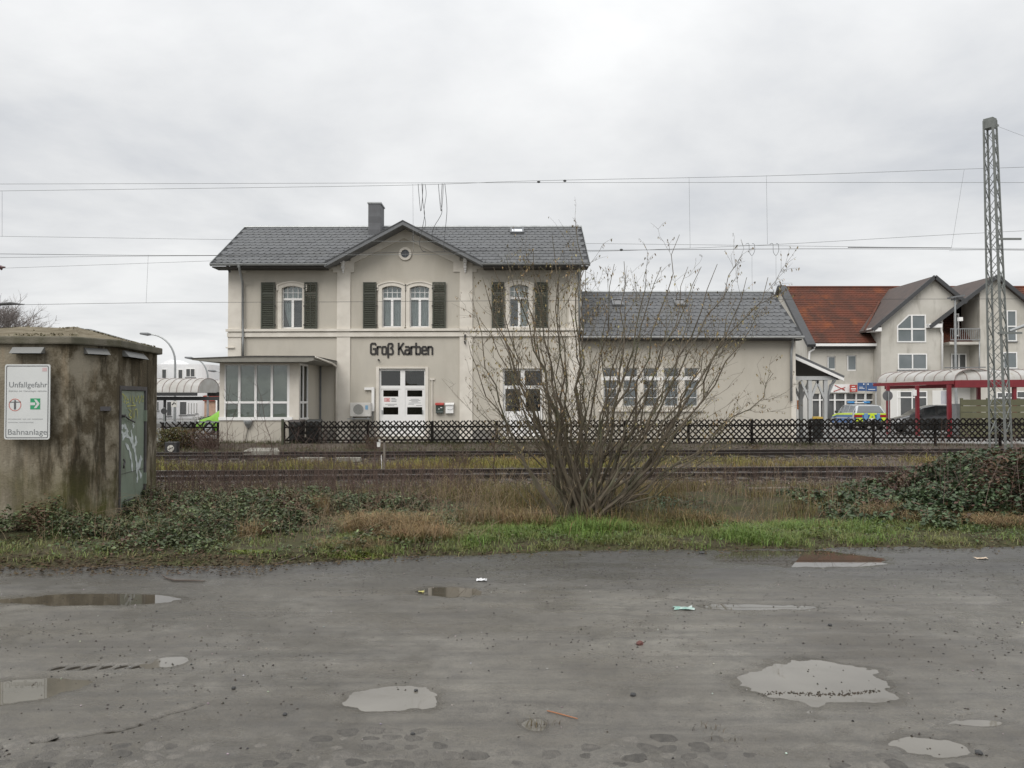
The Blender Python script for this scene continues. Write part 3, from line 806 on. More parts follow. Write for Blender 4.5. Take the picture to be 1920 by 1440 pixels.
# doors
for di, (a, b, c, d) in enumerate(doors):
    x0, x1, zb, zt = hole(a, b, c, d)
    e_ = 0.12
    MB().ring([(x0, zb), (x0, zt), (x1, zt), (x1, zb)], [(x0 - e_, zb), (x0 - e_, zt + e_ * .55), (x1 + e_, zt + e_ * .55), (x1 + e_, zb)], YF - .04, YF + .01).build('door_surround', m_trim, st)
    yd = YF + 0.12
    ws = (b - a) / 87.0
    def dx(p): return fx(a + (p - 711) * ws)
    zt2 = fz(725.5)
    f = MB()
    f.box(x0, dx(714.3), yd - .04, yd + .03, zb, zt); f.box(dx(795.3), x1, yd - .04, yd + .03, zb, zt)
    f.box(dx(750.3), dx(759.3), yd - .05, yd + .03, zb, zt)
    for p, q in ((714.3, 750.3), (759.3, 795.3)):
        f.box(dx(p), dx(q), yd - .04, yd + .03, fz(729), fz(723)); f.box(dx(p), dx(q), yd - .04, yd + .03, zt - .09, zt)
    fr = f.build('door_frame', m_white, st)
    for p, q in ((714.3, 750.3), (759.3, 795.3)):
        MB().box(dx(p), dx(q), yd + .0, yd + .008, fz(723), fz(694)).build('pane', m_glassd, fr)
        lf = MB()
        gl = [(731.7, 743.7), (763.5, 777.5)] if di == 0 else [(729.5, 771)]
        ins = 3.8 if di == 0 else 2.0
        X0, X1 = dx(p), dx(q); gx0, gx1 = dx(p + ins), dx(q - ins)
        wall_holes(lf, X0, X1, zb, fz(729), yd - .02, [(gx0, gx1, fz(g1), fz(g0)) for g0, g1 in gl], 0.03)
        if di == 0:
            for zz0, zz1 in ((786, 812),):
                lf.box(gx0, gx1, yd - .026, yd - .021, fz(zz1), fz(zz0))
        else:
            lf.box(gx0, gx1, yd - .026, yd - .021, fz(812), fz(778))
        lf_o = lf.build('door_leaf', m_white, st, fix=False)
        for g0, g1 in gl:
            MB().box(gx0, gx1, yd + .0, yd + .006, fz(g1), fz(g0)).build('pane', m_glassd, lf_o)
        if di == 0:
            xx = X1 - .07 if p > 750 else X0 + .05
            MB().box(xx - .015, xx + .015, yd - .07, yd - .02, fz(777), fz(769)).build('handle', m_zinc, lf_o)
    MB().box(x0 - .1, x1 + .1, YF + 0.6, YF + 0.65, zb - .1, zt + .1).build('room_back', m_room, st)
    if di == 0:
        # blinds behind the right leaf
        MB().box(dx(762), dx(793), yd + .05, yd + .06, fz(778), fz(731)).build('inner_blind', pm('door_blind', (0.26, 0.26, 0.22), 0.8), st)
        vv = [(dx(762 + 32 * k / 16), yd + .12 + .03 * math.sin(k * 2.1), z_) for k in range(17) for z_ in (fz(723), fz(694))]
        MB().add(vv, [(2 * k, 2 * k + 2, 2 * k + 3, 2 * k + 1) for k in range(16)]).build('curtain', pm('grey_curtain', (0.22, 0.23, 0.22), 0.9, alt=(0.1, 0.1, 0.1), scale=5, stretch=(3, 1, 1)), st, fix=False)
        m_red = pm('rail_red', (0.62, 0.06, 0.06), 0.5)
        m_ink = pm('ink_grey', (0.16, 0.16, 0.17), 0.7)
        nt_ = MB().box(dx(718), dx(747), yd - .026, yd - .021, fz(761.5), fz(744.8)).build('notice', m_white, st, label='white railway notice with a red logo on the left door leaf')
        # railway logo: red letters D B in a red frame
        yy = yd - .030
        X0, X1, Z0, Z1 = dx(720.2), dx(731), fz(753), fz(746.2)
        fb = MB(); t = .018
        fb.box(X0, X1, yy, yy + .003, Z1 - t, Z1); fb.box(X0, X1, yy, yy + .003, Z0, Z0 + t); fb.box(X0, X0 + t, yy, yy + .003, Z0 + t, Z1 - t); fb.box(X1 - t, X1, yy, yy + .003, Z0 + t, Z1 - t)
        fb.build('logo_frame', m_red, nt_)
        text_mesh('logo_letters', 'DB', (X0 + X1) / 2, Z0 + .032, yy, Z1 - Z0 - .064, m_red, nt_, 0.9, 'CENTER', offset=0.03)
        ln = MB()
        for k, (p, q) in enumerate(((733.5, 741), (733.5, 743.5), (733.5, 743))): ln.box(dx(p), dx(q), yy, yy + .002, fz(747.6 + k * 2.7), fz(746.6 + k * 2.7))
        ln.box(dx(722), dx(744), yy, yy + .002, fz(758.3), fz(757.5)); ln.box(dx(727), dx(739), yy, yy + .002, fz(760.6), fz(760))
        ln.build('print_lines', m_ink, nt_)
        nt2 = MB().box(dx(763.5), dx(792), yd - .026, yd - .021, fz(762.5), fz(745)).build('notice', m_white, st, label='white printed notice on the right door leaf')
        ln = MB()
        for k, (p, q) in enumerate(((770, 785), (767, 788), (771, 784), (766, 789), (765, 776), (780, 791))):
            z = 748.3 + k * 2.3; ln.box(dx(p), dx(q), yy, yy + .002, fz(z + .7), fz(z))
        ln.build('print_lines', m_ink, nt2)

# lettering: letter strokes built as raised bars, one object per letter
LET = {
 'G': (0.50, [[(.46, .86), (.40, .97), (.14, .97), (.05, .86), (.05, .14), (.14, .03), (.38, .03), (.46, .12), (.46, .50), (.26, .50)]]),
 'r': (0.36, [[(.06, .0), (.06, .70)], [(.06, .55), (.14, .68), (.34, .68)]]),
 'o': (0.46, [[(.06, .58), (.12, .68), (.34, .68), (.41, .58), (.41, .12), (.34, .03), (.12, .03), (.06, .12), (.06, .58)]]),
 'ß': (0.50, [[(.06, -.28), (.06, .84), (.13, .96), (.36, .96), (.43, .86), (.42, .70), (.28, .56), (.40, .48), (.46, .34), (.46, .12), (.38, .02), (.18, .02)]]),
 'K': (0.50, [[(.06, .0), (.06, 1.0)], [(.46, 1.0), (.08, .42)], [(.20, .58), (.50, .0)]]),
 'a': (0.48, [[(.10, .68), (.34, .68), (.42, .58), (.42, .0)], [(.42, .40), (.14, .40), (.06, .30), (.06, .12), (.14, .03), (.32, .03), (.42, .12)]]),
 'b': (0.48, [[(.06, 1.0), (.06, .04)], [(.06, .03), (.32, .03), (.41, .12), (.41, .58), (.34, .68), (.16, .68), (.06, .58)]]),
 'e': (0.46, [[(.07, .36), (.41, .36), (.41, .58), (.34, .68), (.13, .68), (.06, .58), (.06, .12), (.13, .03), (.36, .03), (.41, .10)]]),
 'n': (0.48, [[(.06, .0), (.06, .70)], [(.06, .58), (.16, .68), (.32, .68), (.41, .58), (.41, .0)]]),
}
def stroke(mb, pts, w, y0, y1):
    for i in range(len(pts) - 1):
        a, b = pts[i], pts[i + 1]
        dx_, dz_ = b[0] - a[0], b[1] - a[1]; L = math.hypot(dx_, dz_)
        nx_, nz_ = -dz_ / L * w / 2, dx_ / L * w / 2; ex, ez = dx_ / L * w * .28, dz_ / L * w * .28
        j = 0.0004 * (i % 3)
        mb.prism([(a[0] + nx_ - ex, a[1] + nz_ - ez), (b[0] + nx_ + ex, b[1] + nz_ + ez), (b[0] - nx_ + ex, b[1] - nz_ + ez), (a[0] - nx_ - ex, a[1] - nz_ - ez)], y0 - j, y1)
Hc = fz(643.5) - fz(664.5)
pen = fx(694.5); wscale = Hc * 1.075
for ch in 'Groß Karben':
    if ch == ' ': pen += Hc * .36; continue
    adv, strokes = LET[ch]
    mb = MB()
    for s in strokes: stroke(mb, [(pen + x * wscale * 0.98, fz(664.5) + z * Hc) for x, z in s], Hc * .155, YF - .032, YF - .006)
    mb.build('letter', m_letter, st)
    pen += (adv + 0.045) * wscale * 0.98
print('lettering ends at px', 960 + (pen - 0) / YF * FPX)
MB().cyl((fx(710.5), YF - .12, fz(675)), (0, 1, 0), .035, .12, 12).build('camera_dome', m_letter, st)

# oculus
cxo, czo = fx(759.5), fz(476)
ci = [(cxo + .17 * math.cos(t), czo + .17 * math.sin(t)) for t in np.linspace(0, 2 * math.pi, 28, endpoint=False)]
co_ = [(cxo + .27 * math.cos(t), czo + .27 * math.sin(t)) for t in np.linspace(0, 2 * math.pi, 28, endpoint=False)]
oc = MB().ring(ci, co_, YF - .07, YF + .0, closed=True).build('round_window', m_trim, st)
MB().prism(ci, YF - .012, YF - .006).build('pane', pm('oculus_dark', (0.06, 0.07, 0.08), 0.2), oc)
MB().box(cxo - .012, cxo + .012, YF - .03, YF - .014, czo - .17, czo + .17).box(cxo - .17, cxo + .17, YF - .032, YF - .016, czo - .012, czo + .012).build('glazing_bars', m_soffit, oc)

# ---------------------------------------------------------------- main roof
RXL, RXR = at(395, 494, EY).x, at(1106, 491, EY).x
th = 0.10
rb = MB()
for sgn in (-1, 1):
    ya, yb_ = (EY, RY) if sgn < 0 else (2 * RY - EY, RY)
    if sgn < 0:   # the front slope is notched along the valleys of the gable
        gyv = EY + (GA.z - EZ) / SL
        q = [(RXL, ya, EZ), (GL.x, ya, EZ), (GA.x, gyv, GA.z), (GR.x, ya, EZ), (RXR, ya, EZ), (RXR, yb_, RZ), (GA.x, yb_, RZ), (RXL, yb_, RZ)]
        rb.add(q + [(p[0], p[1], p[2] - th) for p in q], [(0, 1, 2, 6, 7), (2, 3, 4, 5, 6), (15, 14, 10, 9, 8), (14, 13, 12, 11, 10), (0, 8, 9, 1), (3, 11, 12, 4), (4, 12, 13, 5), (7, 15, 8, 0)])
        continue
    rb.add([(RXL, ya, EZ), (RXR, ya, EZ), (RXR, yb_, RZ), (RXL, yb_, RZ), (RXL, ya, EZ - th), (RXR, ya, EZ - th), (RXR, yb_, RZ - th), (RXL, yb_, RZ - th)],
           [(0, 1, 2, 3), (7, 6, 5, 4), (0, 4, 5, 1), (1, 5, 6, 2), (3, 7, 4, 0)])
roof = rb.build('roof', m_slate_b, st, fix=False)
# gable roof over the centre
gy1 = EY + (GA.z - EZ) / SL
gb_ = MB()
for e_x, e_z in ((GL.x, GL.z), (GR.x, GR.z)):
    yb0 = 32.1
    ye = EY + max(0.0, (e_z - EZ) / SL)
    A, B, Cc, D = (e_x, yb0, e_z), (GA.x, yb0, GA.z), (GA.x, gy1 + .3, GA.z), (e_x, ye + .3, e_z)
    dn = lambda p: (p[0], p[1], p[2] - .16)
    gb_.add([A, B, Cc, D, dn(A), dn(B), dn(Cc), dn(D)], [(0, 1, 2, 3), (7, 6, 5, 4), (0, 4, 5, 1), (3, 7, 4, 0)])
gr_ = gb_.build('gable_roof', m_soffit, st, fix=False)
# raised slate edge over the gable
eg = MB()
for e_x, e_z in ((GL.x, GL.z), (GR.x, GR.z)):
    dirx = 1 if e_x > GA.x else -1
    A, B = Vector((e_x, 32.08, e_z + .035)), Vector((GA.x, 32.08, GA.z + .035))
    A2, B2 = Vector((e_x, 32.08, e_z - .01)), Vector((GA.x, 32.08, GA.z - .01))
    eg.add([A, B, B + Vector((0, gy1 - 32, 0)), A + Vector((0, .35, 0)), A2, B2, B2 + Vector((0, gy1 - 32, 0)), A2 + Vector((0, .35, 0))], [(0, 1, 2, 3), (7, 6, 5, 4), (0, 4, 5, 1), (2, 6, 7, 3), (1, 5, 6, 2), (3, 7, 4, 0)])
eg.build('gable_roof_slates', pm('slate_dark', (0.06, 0.062, 0.066), 0.6), gr_, fix=False)

def slate_mesh(w, L):
    """one slate: rounded-corner scale shape with a thick lower edge; local x along eave, y up slope"""
    pr = [(-w * .5, L * 1.12), (w * .5, L * 1.12), (w * .5, L * .30), (w * .30, L * .06), (w * .05, 0.0), (-w * .30, L * .12), (-w * .5, L * .34)]
    n = len(pr)
    zt = lambda y: 0.024 - 0.016 * (y / (L * 1.12))
    v = [(x, y, zt(y)) for x, y in pr] + [(x, y, zt(y) - 0.012) for x, y in pr]
    f = [tuple(range(n - 1, -1, -1)), tuple(range(n, 2 * n))] + [(i, (i + 1) % n, (i + 1) % n + n, i + n) for i in range(n)]
    me = bpy.data.meshes.new('slate'); me.from_pydata(v, [], [tuple(q) for q in f]); me.materials.append(m_slate)
    bm = bmesh.new(); bm.from_mesh(me); bmesh.ops.recalc_face_normals(bm, faces=bm.faces); bm.to_mesh(me); bm.free()
    return me
def lay_slates(parent, x0, x1, ey, ez, ry, rz, rows, w, maxparts, skip):
    a = math.atan2(rz - ez, ry - ey); L = math.hypot(ry - ey, rz - ez) / rows
    me = slate_mesh(w * 0.985, L)
    base = [tuple(v.co) for v in me.vertices]; faces = [tuple(p.vertices) for p in me.polygons]
    rest = MB(); cnt = 0; ca, sa = math.cos(a), math.sin(a)
    for r in range(rows):
        x = x0 + (w * .5 if r % 2 else w)
        while x < x1 - w * .3:
            yy = ey + r * L * ca; zz = ez + r * L * sa + 0.004
            if not skip(x, yy, zz):
                if cnt < maxparts:
                    o = bpy.data.objects.new('slate', me); C.objects.link(o); o.parent = parent
                    o.location = Vector((x + random.uniform(-.008, .008), yy, zz)) - origin(parent)
                    o.rotation_euler = (a + random.uniform(-.012, .006), random.uniform(-.01, .01), random.uniform(-.02, .02)); cnt += 1
                else:
                    dz_ = random.uniform(0, .007); rot = random.uniform(-.02, .02)
                    rest.add([(x + p[0] - p[1] * rot, yy + p[1] * ca - (p[2] + dz_) * sa, zz + p[1] * sa + (p[2] + dz_) * ca) for p in base], faces)
            x += w
    if rest.f: rest.build('slates', m_slate, parent, fix=False, kind='stuff')
    return cnt
def under_gable(x, y, z):
    gz_ = GA.z - gs * abs(x - GA.x)
    return z < gz_ - 0.02 and GL.x - .1 < x < GR.x + .1
sky_main = (at(957, 436, 35.6).x, at(982, 436, 35.6).x)
n_sl = lay_slates(roof, RXL + .02, RXR, EY + .02, EZ + .005, RY, RZ, 13, 0.262, 190, under_gable)
MB().tube([(RXL, RY, RZ + .03), (RXR, RY, RZ + .03)], .07, 8).build('ridge_cap', m_zinc, roof)
# verge trim along both ends
for X_ in (RXL, RXR):
    MB().bar((X_, EY - .02, EZ - .04), (X_, RY, RZ - .04), .03, .17, up=(0, 0, 1)).build('verge_board', m_zinc, roof)
m_skyg = pm('skylight_glass', (0.5, 0.53, 0.56), 0.08, spec=1.0, metal=0.6)
def skylight(px0, px1, py0, py1, ey, ez, sl, parent, m=None):
    # centre on the roof plane
    d = ray((px0 + px1) / 2, (py0 + py1) / 2)
    t = (ez - CAMZ - sl * ey) / (d.z - sl * d.y)
    P = Vector((0, 0, CAMZ)) + d * t
    w = (px1 - px0) / FPX * P.y; L = 0.66
    a = math.atan(sl)
    M = Matrix.Translation(P) @ Matrix.Rotation(a, 4, 'X')
    f = MB(); 
    for q in ((-w / 2, w / 2, -L / 2, -L / 2 + .07), (-w / 2, w / 2, L / 2 - .07, L / 2), (-w / 2, -w / 2 + .07, -L / 2 + .07, L / 2 - .07), (w / 2 - .07, w / 2, -L / 2 + .07, L / 2 - .07)):
        b = MB().box(q[0], q[1], q[2], q[3], 0.0, .12); f.add([M @ Vector(v) for v in b.v], b.f)
    s = f.build('skylight', m_soffit, parent)
    b = MB().box(-w / 2 + .07, w / 2 - .07, -L / 2 + .07, L / 2 - .07, .05, .09)
    MB().add([M @ Vector(v) for v in b.v], b.f).build('pane', m or m_skyg, s)
skylight(957, 982, 428, 442, EY, EZ, SL, roof, pm('skylight_bright', (0.8, 0.82, 0.85), 0.04, spec=1.0, metal=0.9))
# gutter with brackets, snow-guard pegs
def gutter(x0, x1, y, z, parent, m=None):
    g = MB(); n = 7
    for r_, flip in ((.075, 0), (.062, 1)):
        k = len(g.v)
        for X_ in (x0, x1):
            for j in range(n):
                t = math.pi * j / (n - 1)
                g.v.append((X_, y - r_ * math.cos(t), z - r_ * math.sin(t)))
        for j in range(n - 1): g.f.append((k + j, k + j + 1, k + n + j + 1, k + n + j))
    g.box(x0, x1, y - .085, y - .066, z - .01, z + .012)
    return g.build('gutter', m or m_zinc, parent, fix=False)
gutter(RXL, GL.x + .1, EY - .06, EZ - .03, st); gutter(GR.x - .05, RXR, EY - .06, EZ - .02, st)
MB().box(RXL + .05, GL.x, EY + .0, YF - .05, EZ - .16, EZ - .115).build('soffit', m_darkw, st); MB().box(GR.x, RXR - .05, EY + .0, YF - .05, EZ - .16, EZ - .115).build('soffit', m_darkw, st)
for px in list(range(425, 600, 27)) + list(range(915, 1100, 29)):
    X_ = at(px, 492, EY + .15).x
    MB().bar((X_, EY + .12, EZ + .08), (X_, EY + .10, EZ + .24), .025).build('snow_peg', m_zinc, roof)
# carved brackets and braces
def corbel(px, py0, py1, Y0):
    mb = MB(); c = at(px, (py0 + py1) / 2, Y0)
    zt, zb = at(px, py0, Y0).z, at(px, py1, Y0).z; h = zt - zb
    for k, (dz0, dz1, w, dp) in enumerate(((.86, 1.0, .20, .42), (.70, .86, .12, .34), (.55, .70, .15, .26), (.40, .55, .11, .20), (.25, .40, .13, .15), (.10, .25, .09, .10), (0, .10, .07, .06))):
        mb.box(c.x - w / 2, c.x + w / 2, YF - .06 - dp, YF - .06, zb + h * dz0, zb + h * dz1)
    mb.build('corbel', m_white, st, bevel=.012)
corbel(642, 479, 511, 32.75); corbel(872, 478, 510, 32.75)
for px0, px1, s in ((431, 418, 1), (1088, 1099, -1)):
    MB().bar((fx(px0), YF - .02, fz(511)), (at(px1, 500, 32.5).x, YF - .02, fz(497)), .09).build('eave_brace', m_soffit if s > 0 else m_white, st)
# downpipes
def pipe(pts, r, m, parent, name='downpipe'):
    return MB().tube(pts, r, 8).build(name, m, parent, smooth=True)
pipe([at(448, 496, EY - .05), at(449, 505, EY), at(455, 530, YF - .14), at(455.5, 640, YF - .14), at(455.5, 668, YF - .14)], .05, m_zinc, st)
MB().cyl(at(448, 502, EY - .05), (0, 0, 1), .05, .2, 10, .10).build('hopper', m_zinc, st)
pipe([at(1087, 497, EY), at(1085, 512, YF - .2), at(1085.5, 540, YF - .14), at(1087, 640, YF - .14)], .045, m_zinc, st)
# chimney, clad in slate courses
CY0 = 35.35
ch0 = at(691, 420, CY0).x; ch1 = at(713, 420, CY0).x; chz0, chz1 = EZ + SL * (CY0 - EY) - .5, at(700, 381, CY0).z
ch = MB().box(ch0, ch1, CY0, CY0 + .95, chz0, chz1).build('chimney', m_slate_b, st)
z = chz0 + .3; k = 0
while z < chz1 - .05:
    z2_ = min(z + .135, chz1 - .02)
    MB().prism([(ch0 - .012, z), (ch1 + .012, z), (ch1 + .012, z2_ + .01), (ch0 - .012, z2_ + .01)], CY0 - .018, CY0 + .96).build('course', pm('slate_clad', (0.11, 0.112, 0.118), .65, objrand=.15), ch)
    z += .145
MB().box(ch0 - .05, ch1 + .05, CY0 - .05, CY0 + 1.0, chz1 - .02, chz1 + .04).build('chimney_cap', m_zinc, ch)

# ---------------------------------------------------------------- low side wing
WX0, WX1 = XR, fx(1490)
wEY = 32.55; wEZ = at(1290, 630, wEY).z; wRY = wEY / .8976; wRZ = at(1270, 549, wRY).z; wSL = (wRZ - wEZ) / (wRY - wEY)
WT = wEZ - .05 + wSL * (YF + .02 - wEY); WY = YF + .02
holes = []
for a, b in wing_w:
    holes += [(fx(a), fx(b), fz(707), fz(690)), (fx(a + 1), fx(b - 1), fz(762), fz(713.5))]
mb = MB(); wall_holes(mb, WX0, WX1, 0, WT, WY, holes, .14)
wB = 2 * wRY - WY
mb.quad((WX1, WY, 0), (WX1, WY, WT), (WX1, wB, WT), (WX1, wB, 0)); mb.poly([(WX1, WY, WT), (WX1, wB, WT), (WX1, wRY, wRZ - .12)])
mb.quad((WX0, wB, 0), (WX1, wB, 0), (WX1, wB, WT), (WX0, wB, WT))
mb.build('wing_wall', m_wall, st, fix=False)
MB().box(WX1 - .16, WX1 + .03, WY - .03, WY + .0, 0, WT).build('wing_quoin', m_trim, st)
for wi, (a, b) in enumerate(wing_w):
    f = MB(); y0 = WY + .06
    for (p, q, c, d) in ((a, b, 690, 707), (a + 1, b - 1, 713.5, 762)):
        x0, x1, zb, zt = hole(p, q, c, d); t = .028
        f.box(x0, x0 + t, y0, y0 + .05, zb, zt); f.box(x1 - t, x1, y0, y0 + .05, zb, zt); f.box(x0 + t, x1 - t, y0, y0 + .05, zb, zb + t); f.box(x0 + t, x1 - t, y0, y0 + .05, zt - t, zt)
    w_ = f.build('window', m_white, st)
    gbm = MB()
    for py in (729, 745.5): gbm.box(fx(a + 1), fx(b - 1), y0 - .01, y0 + .03, fz(py) - .012, fz(py) + .012)
    gbm.build('glazing_bars', m_white, w_)
    MB().box(fx(a), fx(b), y0 + .03, y0 + .036, fz(707), fz(690)).box(fx(a + 1), fx(b - 1), y0 + .03, y0 + .036, fz(762), fz(713.5)).build('pane', m_glass, w_)
    MB().box(fx(a) - .05, fx(b) + .05, WY + .6, WY + .65, fz(765), fz(688)).build('room_back', m_room, st)
    if wi in (1, 3, 4):
        MB().box(fx(a), fx(b), y0 + .08, y0 + .09, fz(762), fz(711)).build('blind', pm('blue_grey_blind', (0.36, 0.37, 0.42), .8), st)
# white mullion trim between the lights
for x0, x1 in ((1126.5, 1131), (1158, 1168), (1196, 1206), (1234, 1245), (1273, 1283), (1309, 1314)):
    MB().box(fx(x0) + .003, fx(x1) - .003, WY - .035, WY, fz(766), fz(688)).build('window_mullion', m_trim, st)
MB().box(fx(1127), fx(1313), WY - .045, WY - .0, fz(713), fz(707.3)).build('window_transom', m_white, st)
MB().box(fx(1122), fx(1320), WY - .10, WY + .0, fz(771.5), fz(767.5)).build('window_sill', m_trim, st)
wR0, wR1 = WX0 - .0, at(1506, 631, wEY).x
rb = MB()
for sgn in (-1, 1):
    ya, yb_ = (wEY, wRY) if sgn < 0 else (2 * wRY - wEY, wRY)
    rb.add([(wR0, ya, wEZ), (wR1, ya, wEZ), (wR1, yb_, wRZ), (wR0, yb_, wRZ), (wR0, ya, wEZ - th), (wR1, ya, wEZ - th), (wR1, yb_, wRZ - th), (wR0, yb_, wRZ - th)],
           [(0, 1, 2, 3), (7, 6, 5, 4), (0, 4, 5, 1), (1, 5, 6, 2)])
wroof = rb.build('wing_roof', m_slate_b, st, fix=False)
lay_slates(wroof, wR0, wR1, wEY + .02, wEZ + .005, wRY, wRZ, 12, 0.262, 110, lambda x, y, z: False)
MB().tube([(wR0, wRY, wRZ + .03), (wR1, wRY, wRZ + .03)], .06, 8).build('ridge_cap', m_zinc, wroof)
gutter(wR0, wR1, wEY - .06, wEZ - .02, st, pm('white_gutter', (0.62, 0.63, 0.63), .4))
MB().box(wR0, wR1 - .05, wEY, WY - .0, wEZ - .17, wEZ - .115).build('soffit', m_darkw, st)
m_skyd = pm('skylight_dull', (0.10, 0.10, 0.10), .25)
skylight(1147, 1168, 561, 578, wEY, wEZ, wSL, wroof, m_skyd); skylight(1264, 1286, 561, 578, wEY, wEZ, wSL, wroof, m_skyd)
for px in range(1098, 1490, 31):
    X_ = at(px, 625, wEY).x
    MB().bar((X_, wEY + .12, wEZ + .08), (X_, wEY + .10, wEZ + .22), .022).build('snow_peg', m_zinc, wroof)
pipe([at(1487, 634, wEY), at(1486, 645, WY - .1), at(1483.5, 660, WY - .09), at(1483.5, 752, WY - .09)], .05, m_zinc, st)
# porch roof at the far end of the wing
P0, P1 = at(1490, 666, 33.3), at(1581, 709, 33.3)
pr_ = MB()
nrm = Vector((-(P1.z - P0.z), 0, P1.x - P0.x)).normalized()
A = Vector((WX1 + .02, 0, P0.z)); B = P1
pr_.prism([(A.x, A.z), (B.x, B.z), (B.x + nrm.x * .1, B.z + nrm.z * .1), (A.x, A.z + .12)], 33.25, 36.8)
porch = pr_.build('porch_roof', m_slate, st)
MB().prism([(A.x, A.z - .14), (B.x, B.z - .12), (B.x, B.z - .002), (A.x, A.z - .002)], 33.2, 33.28).build('barge_board', m_white, porch)
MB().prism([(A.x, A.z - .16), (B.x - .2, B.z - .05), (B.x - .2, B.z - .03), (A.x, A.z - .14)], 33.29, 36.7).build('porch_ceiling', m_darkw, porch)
m_post = pm('post_grey', (0.46, 0.465, 0.46), .6, alt=(.45, .46, .46), scale=8)
zb_ = at(1520, 709, 33.5).z
MB().box(WX1 + .02, at(1572, 709, 33.5).x, 33.4, 33.56, zb_ - .08, zb_ + .08).build('porch_beam', m_post, porch)
for px in (1518, 1547.5):
    for Yp in (33.5, 36.4):
        X_ = at(px, 740, 33.5).x
        p = MB().box(X_ - .075, X_ + .075, Yp - .075, Yp + .075, 0, zb_ - .08)
        p = p.build('porch_post', m_post, porch)
        br = MB()
        for s in (-1, 1): br.bar((X_ + s * .05, Yp, zb_ - .85), (X_ + s * .36, Yp, zb_ - .1), .09)
        br.build('post_brace', m_post, p)
pipe([at(1567, 710, 33.3), at(1565, 716, 33.3), at(1556, 722, 33.3), at(1553.5, 735, 33.3), at(1553, 815, 33.3)], .035, m_soffit, st)

# ---------------------------------------------------------------- signal-box bay on the left
BY = 30.0
def bx(px, py=730): return at(px, py, BY).x
def bz(py): return at(480, py, BY).z
B0, B1 = bx(411.5), bx(560.5)
zs_, zh, zt_ = bz(787), bz(779), bz(683); ztop = bz(678)
mb = MB()
mb.quad((B0, BY, 0), (B1, BY, 0), (B1, BY, zs_), (B0, BY, zs_)); mb.quad((B0, BY, 0), (B0, BY, zs_), (B0, YF, zs_), (B0, YF, 0)); mb.quad((B1, BY, 0), (B1, YF, 0), (B1, YF, zs_), (B1, BY, zs_))
yS = 31.35   # window on the side reaches back to here
mb.quad((B1, yS, zs_), (B1, YF, zs_), (B1, YF, ztop), (B1, yS, ztop)); mb.quad((B0, yS, zs_), (B0, yS, ztop), (B0, YF, ztop), (B0, YF, zs_))
mb.build('bay_wall', m_wall, st, fix=False)
f = MB()
f.box(B0, bx(420.5), BY, BY + .12, zs_, ztop); f.box(bx(542.8), B1, BY, BY + .12, zs_, ztop)
f.box(bx(420.5), bx(542.8), BY, BY + .12, zt_, ztop)
fr = f.build('bay_frame', m_trim, st)
w = MB()
vx = [420.5, 448.5, 479, 509.5, 540.5]
for k in range(5):
    w.box(bx(vx[k]) - (.0 if k == 0 else .045), bx(vx[k]) + (.05 if k == 0 else .045), BY + .005, BY + .07, zs_ + .1, zt_)
w.box(bx(411), bx(549), BY - .05, BY + .07, zs_ - .02, zs_ + .1)
w.box(bx(421), bx(540), BY + .0, BY + .065, bz(756.5), bz(752.5)); w.box(bx(421), bx(540), BY + .002, BY + .065, zt_ - .045, zt_ - .001)
wo_ = w.build('window', m_white, st)
side = MB()
for yy in (BY + .13, BY + .62, yS - .1): side.box(B1 - .06, B1 + .0, yy, yy + .09, zs_ + .02, zt_ + .02)
side.box(B1 - .05, B1 + .03, BY + .13, yS, zs_ - .02, zs_ + .06); side.box(B1 - .055, B1 - .002, BY + .2, yS - .1, bz(756.5), bz(752.5)); side.box(B1 - .055, B1 - .002, BY + .13, yS, zt_ - .03, ztop)
so_ = side.build('window', m_white, st)
for k in range(4):
    for (c, d) in ((bz(752.5), zt_ - .04), (zs_ + .1, bz(756.5))):
        MB().box(bx(vx[k]) + .045, bx(vx[k + 1]) - .045, BY + .035, BY + .041, c, d).build('pane', m_glass, wo_)
MB().box(B1 - .035, B1 - .03, BY + .2, yS - .1, zs_ + .06, zt_).build('pane', m_glass, so_)
MB().box(B0 + .06, B1 - .1, BY + .5, BY + .52, zs_, ztop).box(B1 - .6, B1 - .58, BY + .52, yS, zs_, ztop).build('room_back', m_room, st)
# horizontal blinds, one slat per row behind each light
bl = MB()
for k in range(4):
    z = zs_ + .06
    while z < zt_ - .03:
        bl.bar((bx(vx[k]) + .03, BY + .10, z), (bx(vx[k + 1]) - .03, BY + .10, z), .004, .044, up=(0, -.35, .94)); z += .046
bl.build('blinds', m_blind, st, kind='stuff')
bl2 = MB(); z = zs_ + .06
while z < zt_ - .03: bl2.bar((B1 - .10, BY + .2, z), (B1 - .10, yS - .1, z), .004, .046, up=(.35, 0, .94)); z += .05
bl2.build('blinds', m_blind, st, kind='stuff')
# flat roof, weathered fascia
m_felt = pm('bay_roof_felt', (0.10, 0.095, 0.085), .85, alt=(.06, .055, .05), scale=5, bump=.3)
m_sof = pm('bay_soffit', (0.24, 0.23, 0.2), .8)
ry0 = 29.2; rz0 = at(480, 674, ry0).z; rx0, rx1 = at(359, 671, ry0).x, at(588, 672, ry0).x
MB().prism([(rx0, rz0 + .03), (rx0 + .02, rz0 - .02), (rx0 + .9, rz0 - .09), (rx1 - .25, rz0 - .09), (rx1, rz0 - .03), (rx1, rz0 + .10), (rx0 + 2.2, rz0 + .11)], ry0, YF + .0).build('bay_roof', m_sof, st)
MB().prism([(rx0 - .02, rz0 + .035), (rx0 - .02, rz0 + .055), (rx0 + 2.2, rz0 + .14), (rx1 + .02, rz0 + .135), (rx1 + .02, rz0 + .10), (rx0 + 2.2, rz0 + .10)], ry0 - .03, YF).build('bay_roof_felt', m_felt, st)
